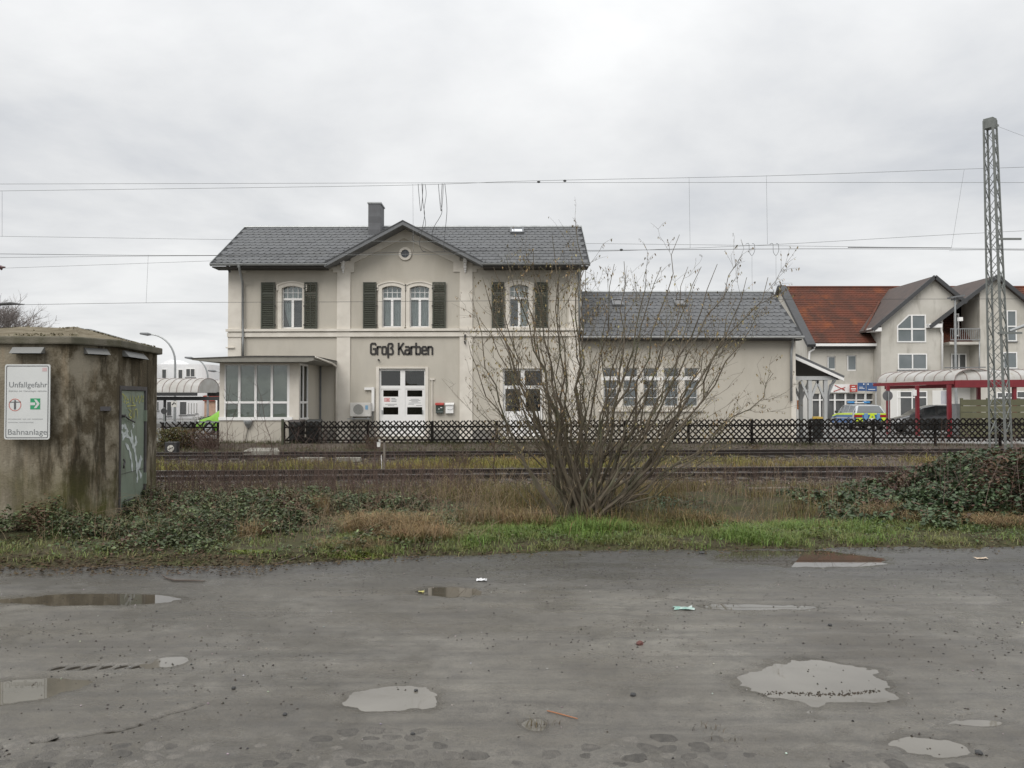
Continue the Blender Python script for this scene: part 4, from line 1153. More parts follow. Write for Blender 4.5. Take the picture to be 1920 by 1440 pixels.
pipe([(rx1 + .03, ry0 + .1, rz0 + .09), (rx1 + .06, YF - 1.2, rz0 - .02), (B1 + .0 + .75, YF - .12, rz0 - .10), (B1 + .76, YF - .12, rz0 - .35), (B1 + .76, YF - .12, .2)], .04, m_trim, st)
MB().box(fx(600) - .01, fx(603), YF - .02, YF, 0, fz(670)).build('conduit', m_soffit, st)
MB().bar(at(810, 712, YF - .04), at(810, 815, YF - .04), .05, .04).bar(at(806, 711, YF - .04), at(815, 711, YF - .04), .05, .06).build('conduit', m_trim, st)
MB().box(B0 - .05, bx(528), BY - .03, BY + .0, 0, bz(832)).build('bay_plinth', pm('brick_plinth', (.22, .15, .12), .9, alt=(.28, .22, .18), scale=6), st)
# cable bracket on the pilaster and vent covers on the wing wall
MB().bar(at(872, 627, YF - .12), at(872, 638, YF - .12), .07).bar(at(871, 640, YF - .1), at(872.5, 645, YF - .2), .05).build('lamp_bracket', m_darkw, st)
for px, py in ((898, 765), (1430, 760)):
    MB().cyl(at(px, py, YF + .02), (0, -1, 0), .09, .05, 14).build('vent_cover', m_wall, st)

# ================================================================== CONCRETE HUT (left foreground)
m_conc = pm('stained_concrete', (0.285, 0.255, 0.20), .95, alt=(0.20, 0.172, 0.125), scale=2.2, bump=.45, bscale=40, spec=.15)
def stain_concrete():
    m = m_conc; n, l = m.node_tree.nodes, m.node_tree.links
    b = n['Principled BSDF']; src = b.inputs['Base Color'].links[0].from_socket
    g = n.new('ShaderNodeNewGeometry')
    def noise(sc, st_, det=6, ro=.6):
        mp = n.new('ShaderNodeMapping'); mp.inputs['Scale'].default_value = st_; l.new(g.outputs['Position'], mp.inputs[0])
        t = n.new('ShaderNodeTexNoise'); t.inputs['Scale'].default_value = sc; t.inputs['Detail'].default_value = det; t.inputs['Roughness'].default_value = ro
        l.new(mp.outputs[0], t.inputs[0]); return t.outputs[0]
    def mr(v, a, b_, c=0., d=1.):
        r = n.new('ShaderNodeMapRange'); r.inputs[1].default_value = a; r.inputs[2].default_value = b_; r.inputs[3].default_value = c; r.inputs[4].default_value = d
        l.new(v, r.inputs[0]); return r.outputs[0]
    def mx(f, a, c):
        x = n.new('ShaderNodeMix'); x.data_type = 'RGBA'; l.new(f, x.inputs[0]); l.new(a, x.inputs[6]); x.inputs[7].default_value = (*c, 1); return x.outputs[2]
    def mul(a, b_):
        q = n.new('ShaderNodeMath'); q.operation = 'MULTIPLY'; l.new(a, q.inputs[0])
        l.new(b_, q.inputs[1]); return q.outputs[0]
    sp = n.new('ShaderNodeSeparateXYZ'); l.new(g.outputs['Position'], sp.inputs[0])
    z, x = sp.outputs[2], sp.outputs[0]
    streak = noise(3.4, (1.5, 1.5, .22), 8, .68)
    blot = noise(1.7, (1, 1, .75), 10, .72)
    # dark lichen blotches, thicker towards the corner (x > -6.3)
    c = mx(mul(mr(blot, .43, .55), mr(x, -6.75, -6.1, .22, .95)), src, (0.075, 0.060, 0.038))
    c = mx(mul(mr(streak, .50, .60, 0, .9), mr(x, -6.9, -6.0, .25, 1.0)), c, (0.038, 0.031, 0.02))
    c = mx(mr(noise(4.2, (1.4, 1.4, .28), 8, .7), .56, .72, 0, .55), c, (0.26, 0.20, 0.135))
    # green algae rising from the ground
    alg = mul(mr(noise(2.2, (1, 1, .6)), .35, .6), mr(z, .95, .25, 0, .85))
    c = mx(alg, c, (0.085, 0.085, 0.025))
    l.new(c, b.inputs['Base Color'])
stain_concrete()
m_moss = pm('moss', (0.105, 0.088, 0.058), .98, alt=(0.20, 0.175, 0.13), scale=5, bump=1.0, bscale=30, spec=.05)
m_slab = pm('roof_slab_concrete', (0.15, 0.135, 0.105), .95, alt=(0.085, 0.08, 0.055), scale=4, bump=.5, dirt=(.07, .065, .035), dscale=3)
hA = (XX(128, 10.58), 10.58); hB = (XX(219, 11.2), 11.2); hC = (XX(294, 12.95), 12.95)
HT = at(128, 645, 10.58).z
hut = thing('concrete_hut', 'weathered concrete hut with chamfered corner, green steel door and mossy slab roof', 'hut', (-7.3, 11.5, 0))
plan = [(-9.6, 10.50), hA, hB, hC, (hC[0] - .6, 13.6), (-9.6, 13.6)]
dA = Vector((hB[0], hB[1])); dB = Vector((hC[0], hC[1])); dirf = (dB - dA).normalized(); nf = Vector((dirf.y, -dirf.x))
def hp(u, w, z): q = dA + dirf * u + nf * w; return (q.x, q.y, z)
DU0, DU1 = .10, 1.25
DZ = 1.955
mb = MB()
n_ = len(plan)
for i in range(n_):
    if i == 2: continue
    a, b = plan[i], plan[(i + 1) % n_]
    mb.quad((a[0], a[1], -.1), (b[0], b[1], -.1), (b[0], b[1], HT), (a[0], a[1], HT))
LF = (dB - dA).length
mb.quad(hp(0, 0, -.1), hp(DU0, 0, -.1), hp(DU0, 0, HT), hp(0, 0, HT)); mb.quad(hp(DU1, 0, -.1), hp(LF, 0, -.1), hp(LF, 0, HT), hp(DU1, 0, HT)); mb.quad(hp(DU0, 0, DZ), hp(DU1, 0, DZ), hp(DU1, 0, HT), hp(DU0, 0, HT))
mb.quad(hp(DU0, 0, -.1), hp(DU0, -.12, -.1), hp(DU0, -.12, DZ), hp(DU0, 0, DZ)); mb.quad(hp(DU1, 0, -.1), hp(DU1, -.12, -.1), hp(DU1, -.12, DZ), hp(DU1, 0, DZ)); mb.quad(hp(DU0, 0, DZ), hp(DU0, -.12, DZ), hp(DU1, -.12, DZ), hp(DU1, 0, DZ))
mb.poly([(a[0], a[1], HT - .01) for a in plan])
mb.build('wall', m_conc, hut, fix=False)
# hood over the door and its frame
m_door = pm('green_steel', (0.205, 0.245, 0.19), .5, alt=(0.17, 0.205, 0.16), scale=3, dirt=(.10, .10, .075), dscale=2.0, dpos=(.55, .7), bump=.05)
m_doorf = pm('dark_steel_frame', (0.075, 0.07, 0.075), .6, alt=(.05, .045, .04), scale=6)
fm = MB()
for u0, u1, z0, z1 in ((DU0, DU0 + .06, 0, DZ), (DU1 - .06, DU1, 0, DZ), (DU0 + .06, DU1 - .06, DZ - .06, DZ)):
    fm.add([hp(u0, -.10, z0), hp(u1, -.10, z0), hp(u1, .012, z0), hp(u0, .012, z0), hp(u0, -.10, z1), hp(u1, -.10, z1), hp(u1, .012, z1), hp(u0, .012, z1)], [(0, 3, 2, 1), (4, 5, 6, 7), (0, 1, 5, 4), (1, 2, 6, 5), (2, 3, 7, 6), (3, 0, 4, 7)])
fm.build('door_frame', m_doorf, hut)
def hbox(u0, u1, w0, w1, z0, z1):
    return MB().add([hp(u0, w0, z0), hp(u1, w0, z0), hp(u1, w1, z0), hp(u0, w1, z0), hp(u0, w0, z1), hp(u1, w0, z1), hp(u1, w1, z1), hp(u0, w1, z1)], [(0, 3, 2, 1), (4, 5, 6, 7), (0, 1, 5, 4), (1, 2, 6, 5), (2, 3, 7, 6), (3, 0, 4, 7)])
d_o = hbox(DU0 + .065, DU1 - .065, -.06, -.01, .06, DZ - .065).build('door', m_door, hut, bevel=.006)
hbox(DU0 + .08, DU1 - .08, -.008, -.004, .685, .69).build('door_seam', m_doorf, d_o)
for k in range(5): hbox(DU0 + .25, DU0 + .75, -.009, .002, .14 + k * .035, .15 + k * .035).build('vent_louvre', m_doorf, d_o)
hd = MB(); hd.tube([hp(DU0 + .14, .03, 1.52), hp(DU0 + .3, .03, 1.47), hp(DU0 + .55, .03, 1.42)], .012, 6); hd.tube([hp(DU0 + .14, -.01, 1.52), hp(DU0 + .14, .04, 1.52)], .022, 8); hd.build('handle', m_doorf, d_o)
hl = MB(); hl.tube([hp(DU0 + .13, .02, .90), hp(DU0 + .15, .03, .86), hp(DU0 + .12, .03, .81), hp(DU0 + .14, .02, .77)], .012, 6); hl.build('lock_lever', m_doorf, d_o)
for z in (1.42, .45): hbox(DU1 - .075, DU1 - .045, -.01, .03, z, z + .17).build('hinge', m_door, d_o)
# spray-paint marks on the door
def spray(name, strokes, w, m, lab):
    mb = MB()
    for s, (pts) in enumerate(strokes):
        P = [Vector(hp(DU0 + .07 + u * (DU1 - DU0 - .14), -.0075 + .0006 * s, z)) for u, z in pts]
        # smooth
        Q = []
        for i in range(len(P) - 1):
            for t in np.linspace(0, 1, 5, endpoint=False): Q.append(P[i].lerp(P[i + 1], t))
        Q.append(P[-1])
        k = len(mb.v)
        for i, p in enumerate(Q):
            t = (Q[min(i + 1, len(Q) - 1)] - Q[max(i - 1, 0)]).normalized(); nn = t.cross(Vector((nf.x, nf.y, 0)))
            ww = w * (0.75 + .35 * math.sin(i * 1.3 + s)); mb.v += [tuple(p + nn * ww), tuple(p - nn * ww)]
        mb.f += [(k + 2 * i, k + 2 * i + 1, k + 2 * i + 3, k + 2 * i + 2) for i in range(len(Q) - 1)]
    return mb.build(name, m, d_o, fix=False, label=lab)
m_spy = pm('spray_yellow', (0.42, 0.42, 0.12), .6); m_spw = pm('spray_white', (0.58, 0.62, 0.62), .6, alt=(.4, .44, .42), scale=14)
spray('graffiti', [[(.06, 1.84), (.2, 1.80), (.12, 1.72)], [(.13, 1.82), (.15, 1.70)], [(.24, 1.80), (.22, 1.70), (.32, 1.72)], [(.24, 1.76), (.31, 1.76)], [(.38, 1.82), (.39, 1.71)], [(.48, 1.82), (.47, 1.71), (.55, 1.70)],
      [(.60, 1.80), (.62, 1.72), (.72, 1.82), (.76, 1.70), (.86, 1.82), (.90, 1.72)], [(.94, 1.82), (.94, 1.72)], [(.25, 1.66), (.6, 1.67)],
      [(.30, 1.62), (.42, 1.58), (.32, 1.52), (.44, 1.49), (.32, 1.46)], [(.48, 1.62), (.50, 1.46)], [(.54, 1.48), (.56, 1.60), (.66, 1.62), (.68, 1.47)]], .011, m_spy, 'faded yellow spray tag on the door')
spray('graffiti', [[(.05, 1.36), (.16, 1.38), (.30, 1.30), (.12, 1.25), (.05, 1.30)], [(.08, 1.20), (.26, 1.24), (.44, 1.16), (.60, 1.0), (.66, .86), (.74, .74), (.90, .56)],
      [(.5, 1.40), (.54, 1.34)], [(.42, 1.30), (.50, 1.16), (.52, 1.04), (.68, 1.12), (.60, 1.20)], [(.20, 1.12), (.36, 1.02), (.46, .86), (.50, .68)], [(.60, .96), (.66, .80), (.72, .68), (.86, .90)],
      [(.68, .72), (.72, .58), (.70, .50)], [(.78, .72), (.90, .86)]], .036, m_spw, 'white spray-paint scrawl on the door')
# roof slab with a low mossy hip
def off_plan(o):
    c = Vector((-7.4, 12.0)); return [((Vector(p) - c) * (1 + o) + c) for p in plan]
op = [tuple(p) for p in off_plan(.045)]
slab = MB().prismz(op, HT - .005, HT + .10).build('roof_slab', m_slab, hut, bevel=.02)
ip = [tuple(p) for p in off_plan(.03)]
top = [(-8.2, 11.9), (-6.9, 11.9)]
mb = MB()
lay = [(0, 0), (.35, .07), (.7, .17), (1, .25)]
rings = []
for t, h in lay:
    ring = []
    for i in range(len(ip)):
        for s in np.linspace(0, 1, 8, endpoint=False):
            p = Vector(ip[i]).lerp(Vector(ip[(i + 1) % len(ip)]), s)
            q = Vector((min(max(p.x, -7.5), -6.7), 12.0))
            r_ = p.lerp(q, t)
            ring.append((r_.x, r_.y, HT + .098 + h + random.uniform(-.012, .02) * (t > 0)))
    rings.append(ring)
N = len(rings[0]); vv = [p for r_ in rings for p in r_]
mb.add(vv, [(k * N + i, k * N + (i + 1) % N, (k + 1) * N + (i + 1) % N, (k + 1) * N + i) for k in range(3) for i in range(N)])
mb.build('mossy_roof', m_moss, hut, fix=False, smooth=True)
# clumps of moss growing on the roof
P = []
for k in range(2600):
    i = rng.integers(0, 4); s, t = rng.random(), rng.random() ** 1.2
    p = Vector(ip[i]).lerp(Vector(ip[(i + 1) % len(ip)]), s); q = Vector((min(max(p.x, -7.5), -6.7), 12.0)); r_ = p.lerp(q, t * .95)
    hh = np.interp(t, [0, .35, .7, 1], [0, .07, .17, .25])
    if fbm(np.array([r_.x * 2.5]), np.array([r_.y * 2.5]), 91, 3)[0] > .44: P.append((r_.x, r_.y, HT + .10 + hh))
P = np.array(P); V, F = blade_arrays(P, rng.uniform(.01, .032, len(P)), rng.uniform(.2, 1.2, len(P)), rng.uniform(.008, .02, len(P)))
m_veg = pm('foliage', (1, 1, 1), .55, alt=(.8, .8, .8), scale=6, attr=True, spec=.35, sub=.18)
m_dry = pm('dry_stalks', (1, 1, 1), .85, alt=(.8, .8, .8), scale=6, attr=True, spec=.1, sub=.1)
np_mesh('moss_tufts', V, F, m_veg, parent=hut, cols=np.repeat(vary((0.10, 0.088, 0.04), len(P), .3, (0.26, 0.225, 0.16)), 2, 0), kind='stuff')
# vents with slanted hoods
m_vent = pm('vent_steel', (0.17, 0.17, 0.165), .6, alt=(.17, .17, .16), scale=8)
def vent(c, tx, w, h):
    tx = Vector((*tx, 0)).normalized(); nn = Vector((tx.y, -tx.x, 0))
    c = Vector(c)
    a = c - tx * w / 2; b = c + tx * w / 2; up = Vector((0, 0, h)); o1 = nn * .02; o2 = nn * .10
    mb = MB()
    mb.add([a + up / 2 + o1, b + up / 2 + o1, b - up / 2 + o2, a - up / 2 + o2, a + up / 2, b + up / 2, b - up / 2 * .9, a - up / 2 * .9],
           [(0, 1, 2, 3), (4, 7, 6, 5), (0, 3, 7, 4), (1, 5, 6, 2), (0, 4, 5, 1)])
    mb.build('vent_hood', m_vent, hut)
    MB().add([a - up / 2 * .8 + nn * .01, b - up / 2 * .8 + nn * .01, b - up * .6 + nn * .05, a - up * .6 + nn * .05], [(0, 1, 2, 3)]).build('vent_slot', m_doorf, hut)
vent((XX(55, 10.53, 657), 10.53, at(55, 657, 10.53).z), (1, 0.0), .42, .085)
mA = Vector(hA); mB2 = Vector(hB); m3 = mA.lerp(mB2, .53); dchm = (mB2 - mA).normalized()
vent((m3.x, m3.y, at(176, 659, m3.y).z), dchm, .33, .085)
m4 = dA + dirf * .62
vent((m4.x, m4.y, at(262, 666, m4.y).z), dirf, .85, .09)
MB().add([Vector(hA).lerp(Vector(hB), .75).to_3d() + Vector((0, -.02, 0)) + Vector(p) for p in ((-.06, 0, 1.60), (.05, .08, 1.60), (.05, .08, 1.66), (-.06, 0, 1.66), (-.03, -.05, 1.60), (.07, .03, 1.60), (.07, .03, 1.66), (-.03, -.05, 1.66))], [(0, 3, 2, 1), (4, 5, 6, 7), (0, 1, 5, 4), (1, 2, 6, 5), (2, 3, 7, 6), (3, 0, 4, 7)]).build('small_grille', m_doorf, hut)
# warning sign on the front
SY = 10.42
s0, s1 = at(8.5, 750, SY).x, at(93.5, 750, SY).x; sz1, sz0 = at(50, 683, SY).z, at(50, 824, SY).z
sg = thing('warning_sign', 'white warning sign with black border on the concrete hut reading Unfallgefahr and Bahnanlage', 'sign', ((s0 + s1) / 2, SY, sz0))
m_sgw = pm('sign_white', (0.60, 0.61, 0.60), .45, alt=(.55, .56, .55), scale=3); m_sgk = pm('sign_black', (0.10, 0.10, 0.105), .5); m_sgr = pm('sign_red', (0.52, 0.20, 0.17), .5); m_sgg = pm('sign_green', (0.03, 0.30, 0.13), .5); m_sgt = pm('sign_text', (0.19, 0.20, 0.205), .6); m_sgt2 = pm('sign_small_text', (0.42, 0.43, 0.43), .6); m_sgp = pm('sign_faded_red', (0.58, 0.42, 0.42), .5)
def rrect(x0, x1, z0, z1, r, n=5):
    p = []
    for cx_, cz_, a0 in ((x1 - r, z1 - r, 0), (x0 + r, z1 - r, 90), (x0 + r, z0 + r, 180), (x1 - r, z0 + r, 270)):
        for k in range(n + 1):
            a = R(a0 + 90 * k / n); p.append((cx_ + r * math.cos(a), cz_ + r * math.sin(a)))
    return p
MB().prism(rrect(s0, s1, sz0, sz1, .03), SY, SY + .012).build('plate', m_sgw, sg)
i_ = .018; i2 = .028
MB().ring(rrect(s0 + i2, s1 - i2, sz0 + i2, sz1 - i2, .015), rrect(s0 + i_, s1 - i_, sz0 + i_, sz1 - i_, .022), SY - .002, SY - .0005, closed=True).build('border', m_sgk, sg)
SX = lambda px: at(px * 110 / 932, 750, SY).x
SZ = lambda py: at(50, 670 + py * 170 / 1440, SY).z
def fit_text(name, body, px0, px1, pyb, cap, m, th=.0):
    o = text_mesh(name, body, SX(px0), SZ(pyb), SY - .001, (SZ(0) - SZ(cap)), m, sg, 1.0, thick=.0008, offset=th)
    bpy.context.view_layer.update()
    o.scale.x *= (SX(px1) - SX(px0)) / max(o.dimensions.x, 1e-4)
    return o
fit_text('lettering', 'Unfallgefahr', 135, 742, 476, 90, m_sgt)
fit_text('lettering', 'Bahnanlage', 122, 742, 1228, 92, m_sgt)
fit_text('small_lettering', 'Betreten der Gleisanlagen verboten', 135, 740, 545, 26, m_sgt2, .01)
fit_text('small_lettering', 'Den Zutritt und die vermeidung', 130, 685, 985, 26, m_sgt2, .01) if False else None
ln = MB()
for p, q, z in ((130, 172, 978), (182, 340, 978), (365, 420, 978), (440, 490, 978), (510, 685, 978), (130, 290, 1030), (305, 535, 1030)):
    ln.box(SX(p), SX(q), SY - .002, SY - .0005, SZ(z + 8), SZ(z - 6))
ln.build('small_lettering', m_sgt2, sg)
MB().box(SX(668), SX(742), SY - .002, SY - .0005, SZ(222), SZ(165)).build('corner_logo', m_sgp, sg)
cx_, cz_ = SX(240), SZ(755); r_ = (SX(340) - SX(140)) / 2
ang = np.linspace(0, 2 * math.pi, 36, endpoint=False)
MB().ring([(cx_ + (r_ - .011) * math.cos(t), cz_ + (r_ - .011) * math.sin(t)) for t in ang], [(cx_ + r_ * math.cos(t), cz_ + r_ * math.sin(t)) for t in ang], SY - .002, SY - .0005, closed=True).build('prohibition_ring', m_sgr, sg)
pg = MB(); pg.box(cx_ - .085 * .9, cx_ + .085 * .9, SY - .002, SY - .0005, SZ(718), SZ(704)); pg.box(cx_ - .013, cx_ + .013, SY - .0025, SY - .0005, SZ(828), SZ(700))
pg.prism([(cx_ + .011 * math.cos(t), SZ(688) + .011 * math.sin(t)) for t in np.linspace(0, 2 * math.pi, 12, endpoint=False)], SY - .002, SY - .0005); pg.build('figure_pictogram', m_sgk, sg)
gx0, gx1, gz0, gz1 = SX(483), SX(640), SZ(826), SZ(652)
gsq = MB().box(gx0, gx1, SY - .002, SY - .0005, gz0, gz1).build('green_panel', m_sgg, sg)
gm = (gz0 + gz1) / 2; W_ = gx1 - gx0
ar = MB(); ar.prism([(gx0, gm - .018), (gx0 + W_ * .5, gm - .018), (gx0 + W_ * .5, gm + .018), (gx0, gm + .018)], SY - .004, SY - .0022)
ar.prism([(gx0 + W_ * .38, gz1 - .015), (gx0 + W_ * .62, gz1 - .015), (gx1 - .004, gm), (gx0 + W_ * .62, gz0 + .015), (gx0 + W_ * .38, gz0 + .015), (gx0 + W_ * .68, gm)], SY - .0045, SY - .0026); ar.build('white_arrow', m_sgw, gsq)

# ================================================================== LATTICE FENCE
m_fence = pm('fence_wood', (0.018, 0.0155, 0.013), .9, spec=.2, alt=(.012, .010, .009), scale=9, objrand=.3)
FY = 29.55
def fence(name_label, X0, X1, z0, z1, slope, parent_y, pitch=.222, posts=None):
    t = thing('lattice_fence', name_label, 'fence', ((X0 + X1) / 2, parent_y, z0))
    h = z1 - z0; fw = h * .98
    a_me = MB().bar((-fw / 2, 0, 0), (fw / 2, 0, h), .05, .026, up=(0, 1, 0)).build('slat', m_fence, None, local=True); a = a_me.data; bpy.data.objects.remove(a_me)
    b_me = MB().bar((fw / 2, 0, 0), (-fw / 2, 0, h), .05, .026, up=(0, 1, 0)).build('slat', m_fence, None, local=True); b = b_me.data; bpy.data.objects.remove(b_me)
    x = X0 + fw / 2
    while x < X1 - fw / 2:
        for me, yy in ((a, parent_y - .016), (b, parent_y + .016)):
            o = bpy.data.objects.new('slat', me); C.objects.link(o); o.parent = t
            o.location = Vector((x + random.uniform(-.008, .008), yy, z0 + slope * (x - X0) + random.uniform(-.01, .01))) - origin(t)
            o.rotation_euler = (0, random.uniform(-.012, .012), 0)
        x += pitch
    for fz_ in (.17, .74):
        MB().bar((X0, parent_y + .055, z0 + h * fz_), (X1, parent_y + .055, z0 + h * fz_ + slope * (X1 - X0)), .06, .05, up=(0, 1, 0)).build('rail', m_fence, t)
    for px in posts:
        X_ = at(px, 810, parent_y).x; zz = z0 + slope * (X_ - X0)
        MB().tube([(X_, parent_y + .10, -.15), (X_, parent_y + .10, zz + h - .02)], .055, 8).build('post', m_fence, t)
    return t
F0, F1 = at(529, 810, FY).x, at(2040, 810, FY).x
fence('long dark brown diagonal lattice fence between the tracks and the station forecourt', F0, F1, .10, .955, .0045, FY, (F1 - F0) / 137.0, [531, 689, 810, 931, 1052, 1172, 1292, 1411, 1521, 1640, 1756, 1878])
fence('short dark lattice fence left of the glazed bay, half hidden by shrubs', at(300, 800, 30.8).x, at(409, 800, 30.8).x, .08, .90, 0, 30.8, .23, [303, 360, 407])
rl = MB().bar(at(280, 791.5, 31.2), at(411, 791.5, 31.2), .05, .06).bar(at(292, 791.5, 31.2), at(292, 830, 31.2), .05).bar(at(352, 791.5, 31.2), at(352, 830, 31.2), .05)
tag(rl.build('grey_rail', m_zinc), 'low grey steel rail behind the shrubs left of the bay', 'railing')

# ================================================================== THINGS ON THE STATION WALL
ac_x0, ac_x1 = at(656, 768, 32.6).x, at(695, 768, 32.6).x; ac_z0, ac_z1 = at(675, 781, 32.6).z, at(675, 755, 32.6).z
m_acw = pm('ac_white', (0.62, 0.60, 0.56), .5)
ac = thing('air_conditioner', 'cream outdoor air-conditioning unit on brackets left of the station door', 'air conditioner', ((ac_x0 + ac_x1) / 2, 32.75, ac_z0))
MB().box(ac_x0, ac_x1, 32.6, 32.92, ac_z0, ac_z1).build('casing', m_acw, ac, bevel=.02)
fcx, fcz = at(672, 768, 32.6).x, (ac_z0 + ac_z1) / 2
fr_ = MB().ring([(fcx + .215 * math.cos(t), fcz + .215 * math.sin(t)) for t in ang], [(fcx + .24 * math.cos(t), fcz + .24 * math.sin(t)) for t in ang], 32.585, 32.602, closed=True).build('fan_grille', m_acw, ac)
MB().prism([(fcx + .214 * math.cos(t), fcz + .214 * math.sin(t)) for t in ang], 32.594, 32.599).build('fan_opening', pm('fan_dark', (.10, .11, .10), .7), fr_)
gw = MB()
for k in range(-5, 6):
    hh = math.sqrt(max(.214 ** 2 - (k * .038) ** 2, 0)); gw.box(fcx - hh, fcx + hh, 32.586, 32.592, fcz + k * .038 - .007, fcz + k * .038 + .007)
gw.build('grille_wires', m_acw, fr_)
MB().box(at(685, 760, 32.6).x, at(690, 760, 32.6).x, 32.592, 32.598, at(690, 768, 32.6).z, at(690, 760, 32.6).z).build('sticker', pm('sticker_blue', (.2, .38, .55), .5), ac)
bk = MB()
for px in (661, 690): X_ = at(px, 790, 32.6).x; bk.box(X_ - .02, X_ + .02, 32.55, 32.98, ac_z0 - .07, ac_z0 - .035); bk.bar((X_, 32.6, ac_z0 - .06), (X_, 32.96, ac_z0 - .32), .03)
bk.box(at(655, 0, 32.6).x, ac_x1, 32.55, 32.59, ac_z0 - .11, ac_z0 - .075); bk.build('bracket', m_zinc, ac)
X_ = at(699, 750, 32.9).x
tr_ = MB().box(X_ - .05, X_ + .06, 32.88, 32.98, at(699, 771, 32.9).z, at(699, 726, 32.9).z).box(at(686, 0, 32.9).x, X_ - .05, 32.885, 32.975, at(690, 731, 32.9).z, at(690, 726.5, 32.9).z)
tag(tr_.build('cable_trunking', m_white), 'white angled cable trunking above the air conditioner', 'trunking')
pp = MB().tube([at(699, 771, 32.9), at(699.5, 782, 32.9), at(698, 800, 32.95)], .018, 6); tag(pp.build('drain_hose', m_soffit), 'thin grey hose hanging from the white trunking', 'hose')
def mailbox(px0, px1, body, lid, label):
    x0, x1 = at(px0, 765, 32.85).x, at(px1, 765, 32.85).x; z0, z1 = at(830, 775, 32.85).z, at(830, 756, 32.85).z
    t = thing('mailbox', label, 'mailbox', ((x0 + x1) / 2, 32.88, z0), 'mailboxes right of the station door')
    MB().prism([(x0 + .01, z0), (x1 - .01, z0), (x1 - .01, z1 - .06), (x0 + .01, z1 - .06)], 32.84, 32.975).build('box', body, t, bevel=.012)
    MB().add([(x0 - .01, 32.975, z1 + .02), (x1 + .01, 32.975, z1 + .02), (x1 + .01, 32.80, z1 - .03), (x0 - .01, 32.80, z1 - .03), (x0 - .01, 32.975, z1 - .07), (x1 + .01, 32.975, z1 - .07), (x1 + .01, 32.80, z1 - .08), (x0 - .01, 32.80, z1 - .08)], [(0, 1, 2, 3), (4, 7, 6, 5), (0, 3, 7, 4), (1, 5, 6, 2), (3, 2, 6, 7)]).build('lid', lid, t)
    return t, x0, x1, z0, z1
t, x0, x1, z0, z1 = mailbox(816.5, 831.5, pm('mail_green', (.035, .05, .04), .5), pm('mail_red', (.45, .06, .05), .5), 'dark green mailbox with a red lid right of the station door')
MB().cyl(((x0 + x1) / 2 - .02, 32.842, z0 + .18), (0, -1, 0), .022, .012, 10).build('lock', m_white, t); MB().box(x0 + .2, x0 + .28, 32.83, 32.842, z0 + .22, z0 + .25).build('emblem', m_white, t); MB().box(x0 + .02, x1 - .02, 32.83, 32.84, z0 + .05, z0 + .065).build('seam', m_zinc, t)
t, x0, x1, z0, z1 = mailbox(835, 850.5, m_white, m_white, 'white mailbox beside the green one on the station wall')
ph = MB().tube([((x0 + x1) / 2 + .12 * math.cos(a) + .03, 32.832, z0 + .2 + .05 * math.sin(a)) for a in np.linspace(R(200), R(380), 9)], .007, 5); ph.build('post_horn_emblem', m_soffit, t)
fl = MB(); c = at(465, 797, BY - .08)
fl.tube([(c.x, BY - .06, c.z + .14), (c.x, BY - .06, c.z + .06), (c.x, BY - .06, c.z - .12)], [.16, .15, .05], 12); fl.box(c.x - .17, c.x + .17, BY - .1, BY - .02, c.z + .14, c.z + .17)
t = thing('wall_floodlight', 'grey funnel-shaped fitting on the wall below the bay window with a dangling cable', 'lamp', (c.x, BY, c.z))
fl.build('housing', m_zinc, t)
MB().tube([(c.x, BY - .05, c.z - .1), (c.x - .04, BY - .06, c.z - .3), (c.x - .10, BY - .05, c.z - .6), (c.x - .06, BY - .05, c.z - .85)], .014, 5).build('cable', m_letter, t)

# ================================================================== WHEELIE BINS
def bin_(label, X_, Y_, body, lid, w=.52, h=1.02, rz=0., grp='wheelie bins by the fence'):
    t = thing('wheelie_bin', label, 'bin', (X_, Y_, 0), grp, rz)
    mb = MB(); a, b = w / 2 * .86, w / 2
    mb.add([(-a, -a, .05), (a, -a, .05), (a, a, .05), (-a, a, .05), (-b, -b, h - .1), (b, -b, h - .1), (b, b, h - .1), (-b, b, h - .1)], [(0, 3, 2, 1), (4, 5, 6, 7), (0, 1, 5, 4), (1, 2, 6, 5), (2, 3, 7, 6), (3, 0, 4, 7)])
    mb.build('body', body, t, local=True, bevel=.03)
    MB().add([(-b - .02, -b - .03, h - .10), (b + .02, -b - .03, h - .10), (b + .02, b + .05, h - .10), (-b - .02, b + .05, h - .10), (-b * .9, -b * .85, h - .02), (b * .9, -b * .85, h - .02), (b * .95, b, h), (-b * .95, b, h)], [(0, 3, 2, 1), (4, 5, 6, 7), (0, 1, 5, 4), (1, 2, 6, 5), (2, 3, 7, 6), (3, 0, 4, 7)]).build('lid', lid, t, local=True, bevel=.015)
    for s in (-1, 1): MB().cyl((s * b * .8, b * .8, .1), (s, 0, 0), .1, .05, 14).build('wheel', m_letter, t, local=True)
    MB().tube([(-b * .8, b + .07, h - .06), (b * .8, b + .07, h - .06)], .018, 6).build('handle', m_letter, t, local=True)
m_binb = pm('bin_black', (.022, .024, .024), .5, alt=(.03, .032, .03), scale=5)
bin_('black wheelie bin against the corner of the glazed bay', at(557, 810, 29.95).x, 29.93, m_binb, pm('bin_lid_brown', (.06, .05, .045), .5))
bin_('black wheelie bin standing free beside the one at the bay', at(588, 810, 30.0).x, 30.05, m_binb, m_binb, .54, 1.02, .06)
bin_('black wheelie bin with a yellow lid under the porch beside the police car', at(1477 + 53, 790, 35.5).x, 35.5, m_binb, pm('bin_lid_yellow', (.75, .48, .03), .45), .50, 1.02, .0, 'wheelie bins by the fence')
# green corner post and white cable by the bins
tag(MB().bar(at(530, 786, 29.45), at(530, 834, 29.45), .10, .08).build('mossy_post', pm('mossy_wood', (.06, .065, .04), .9)), 'mossy grey-green post where the fence meets the bay', 'post')

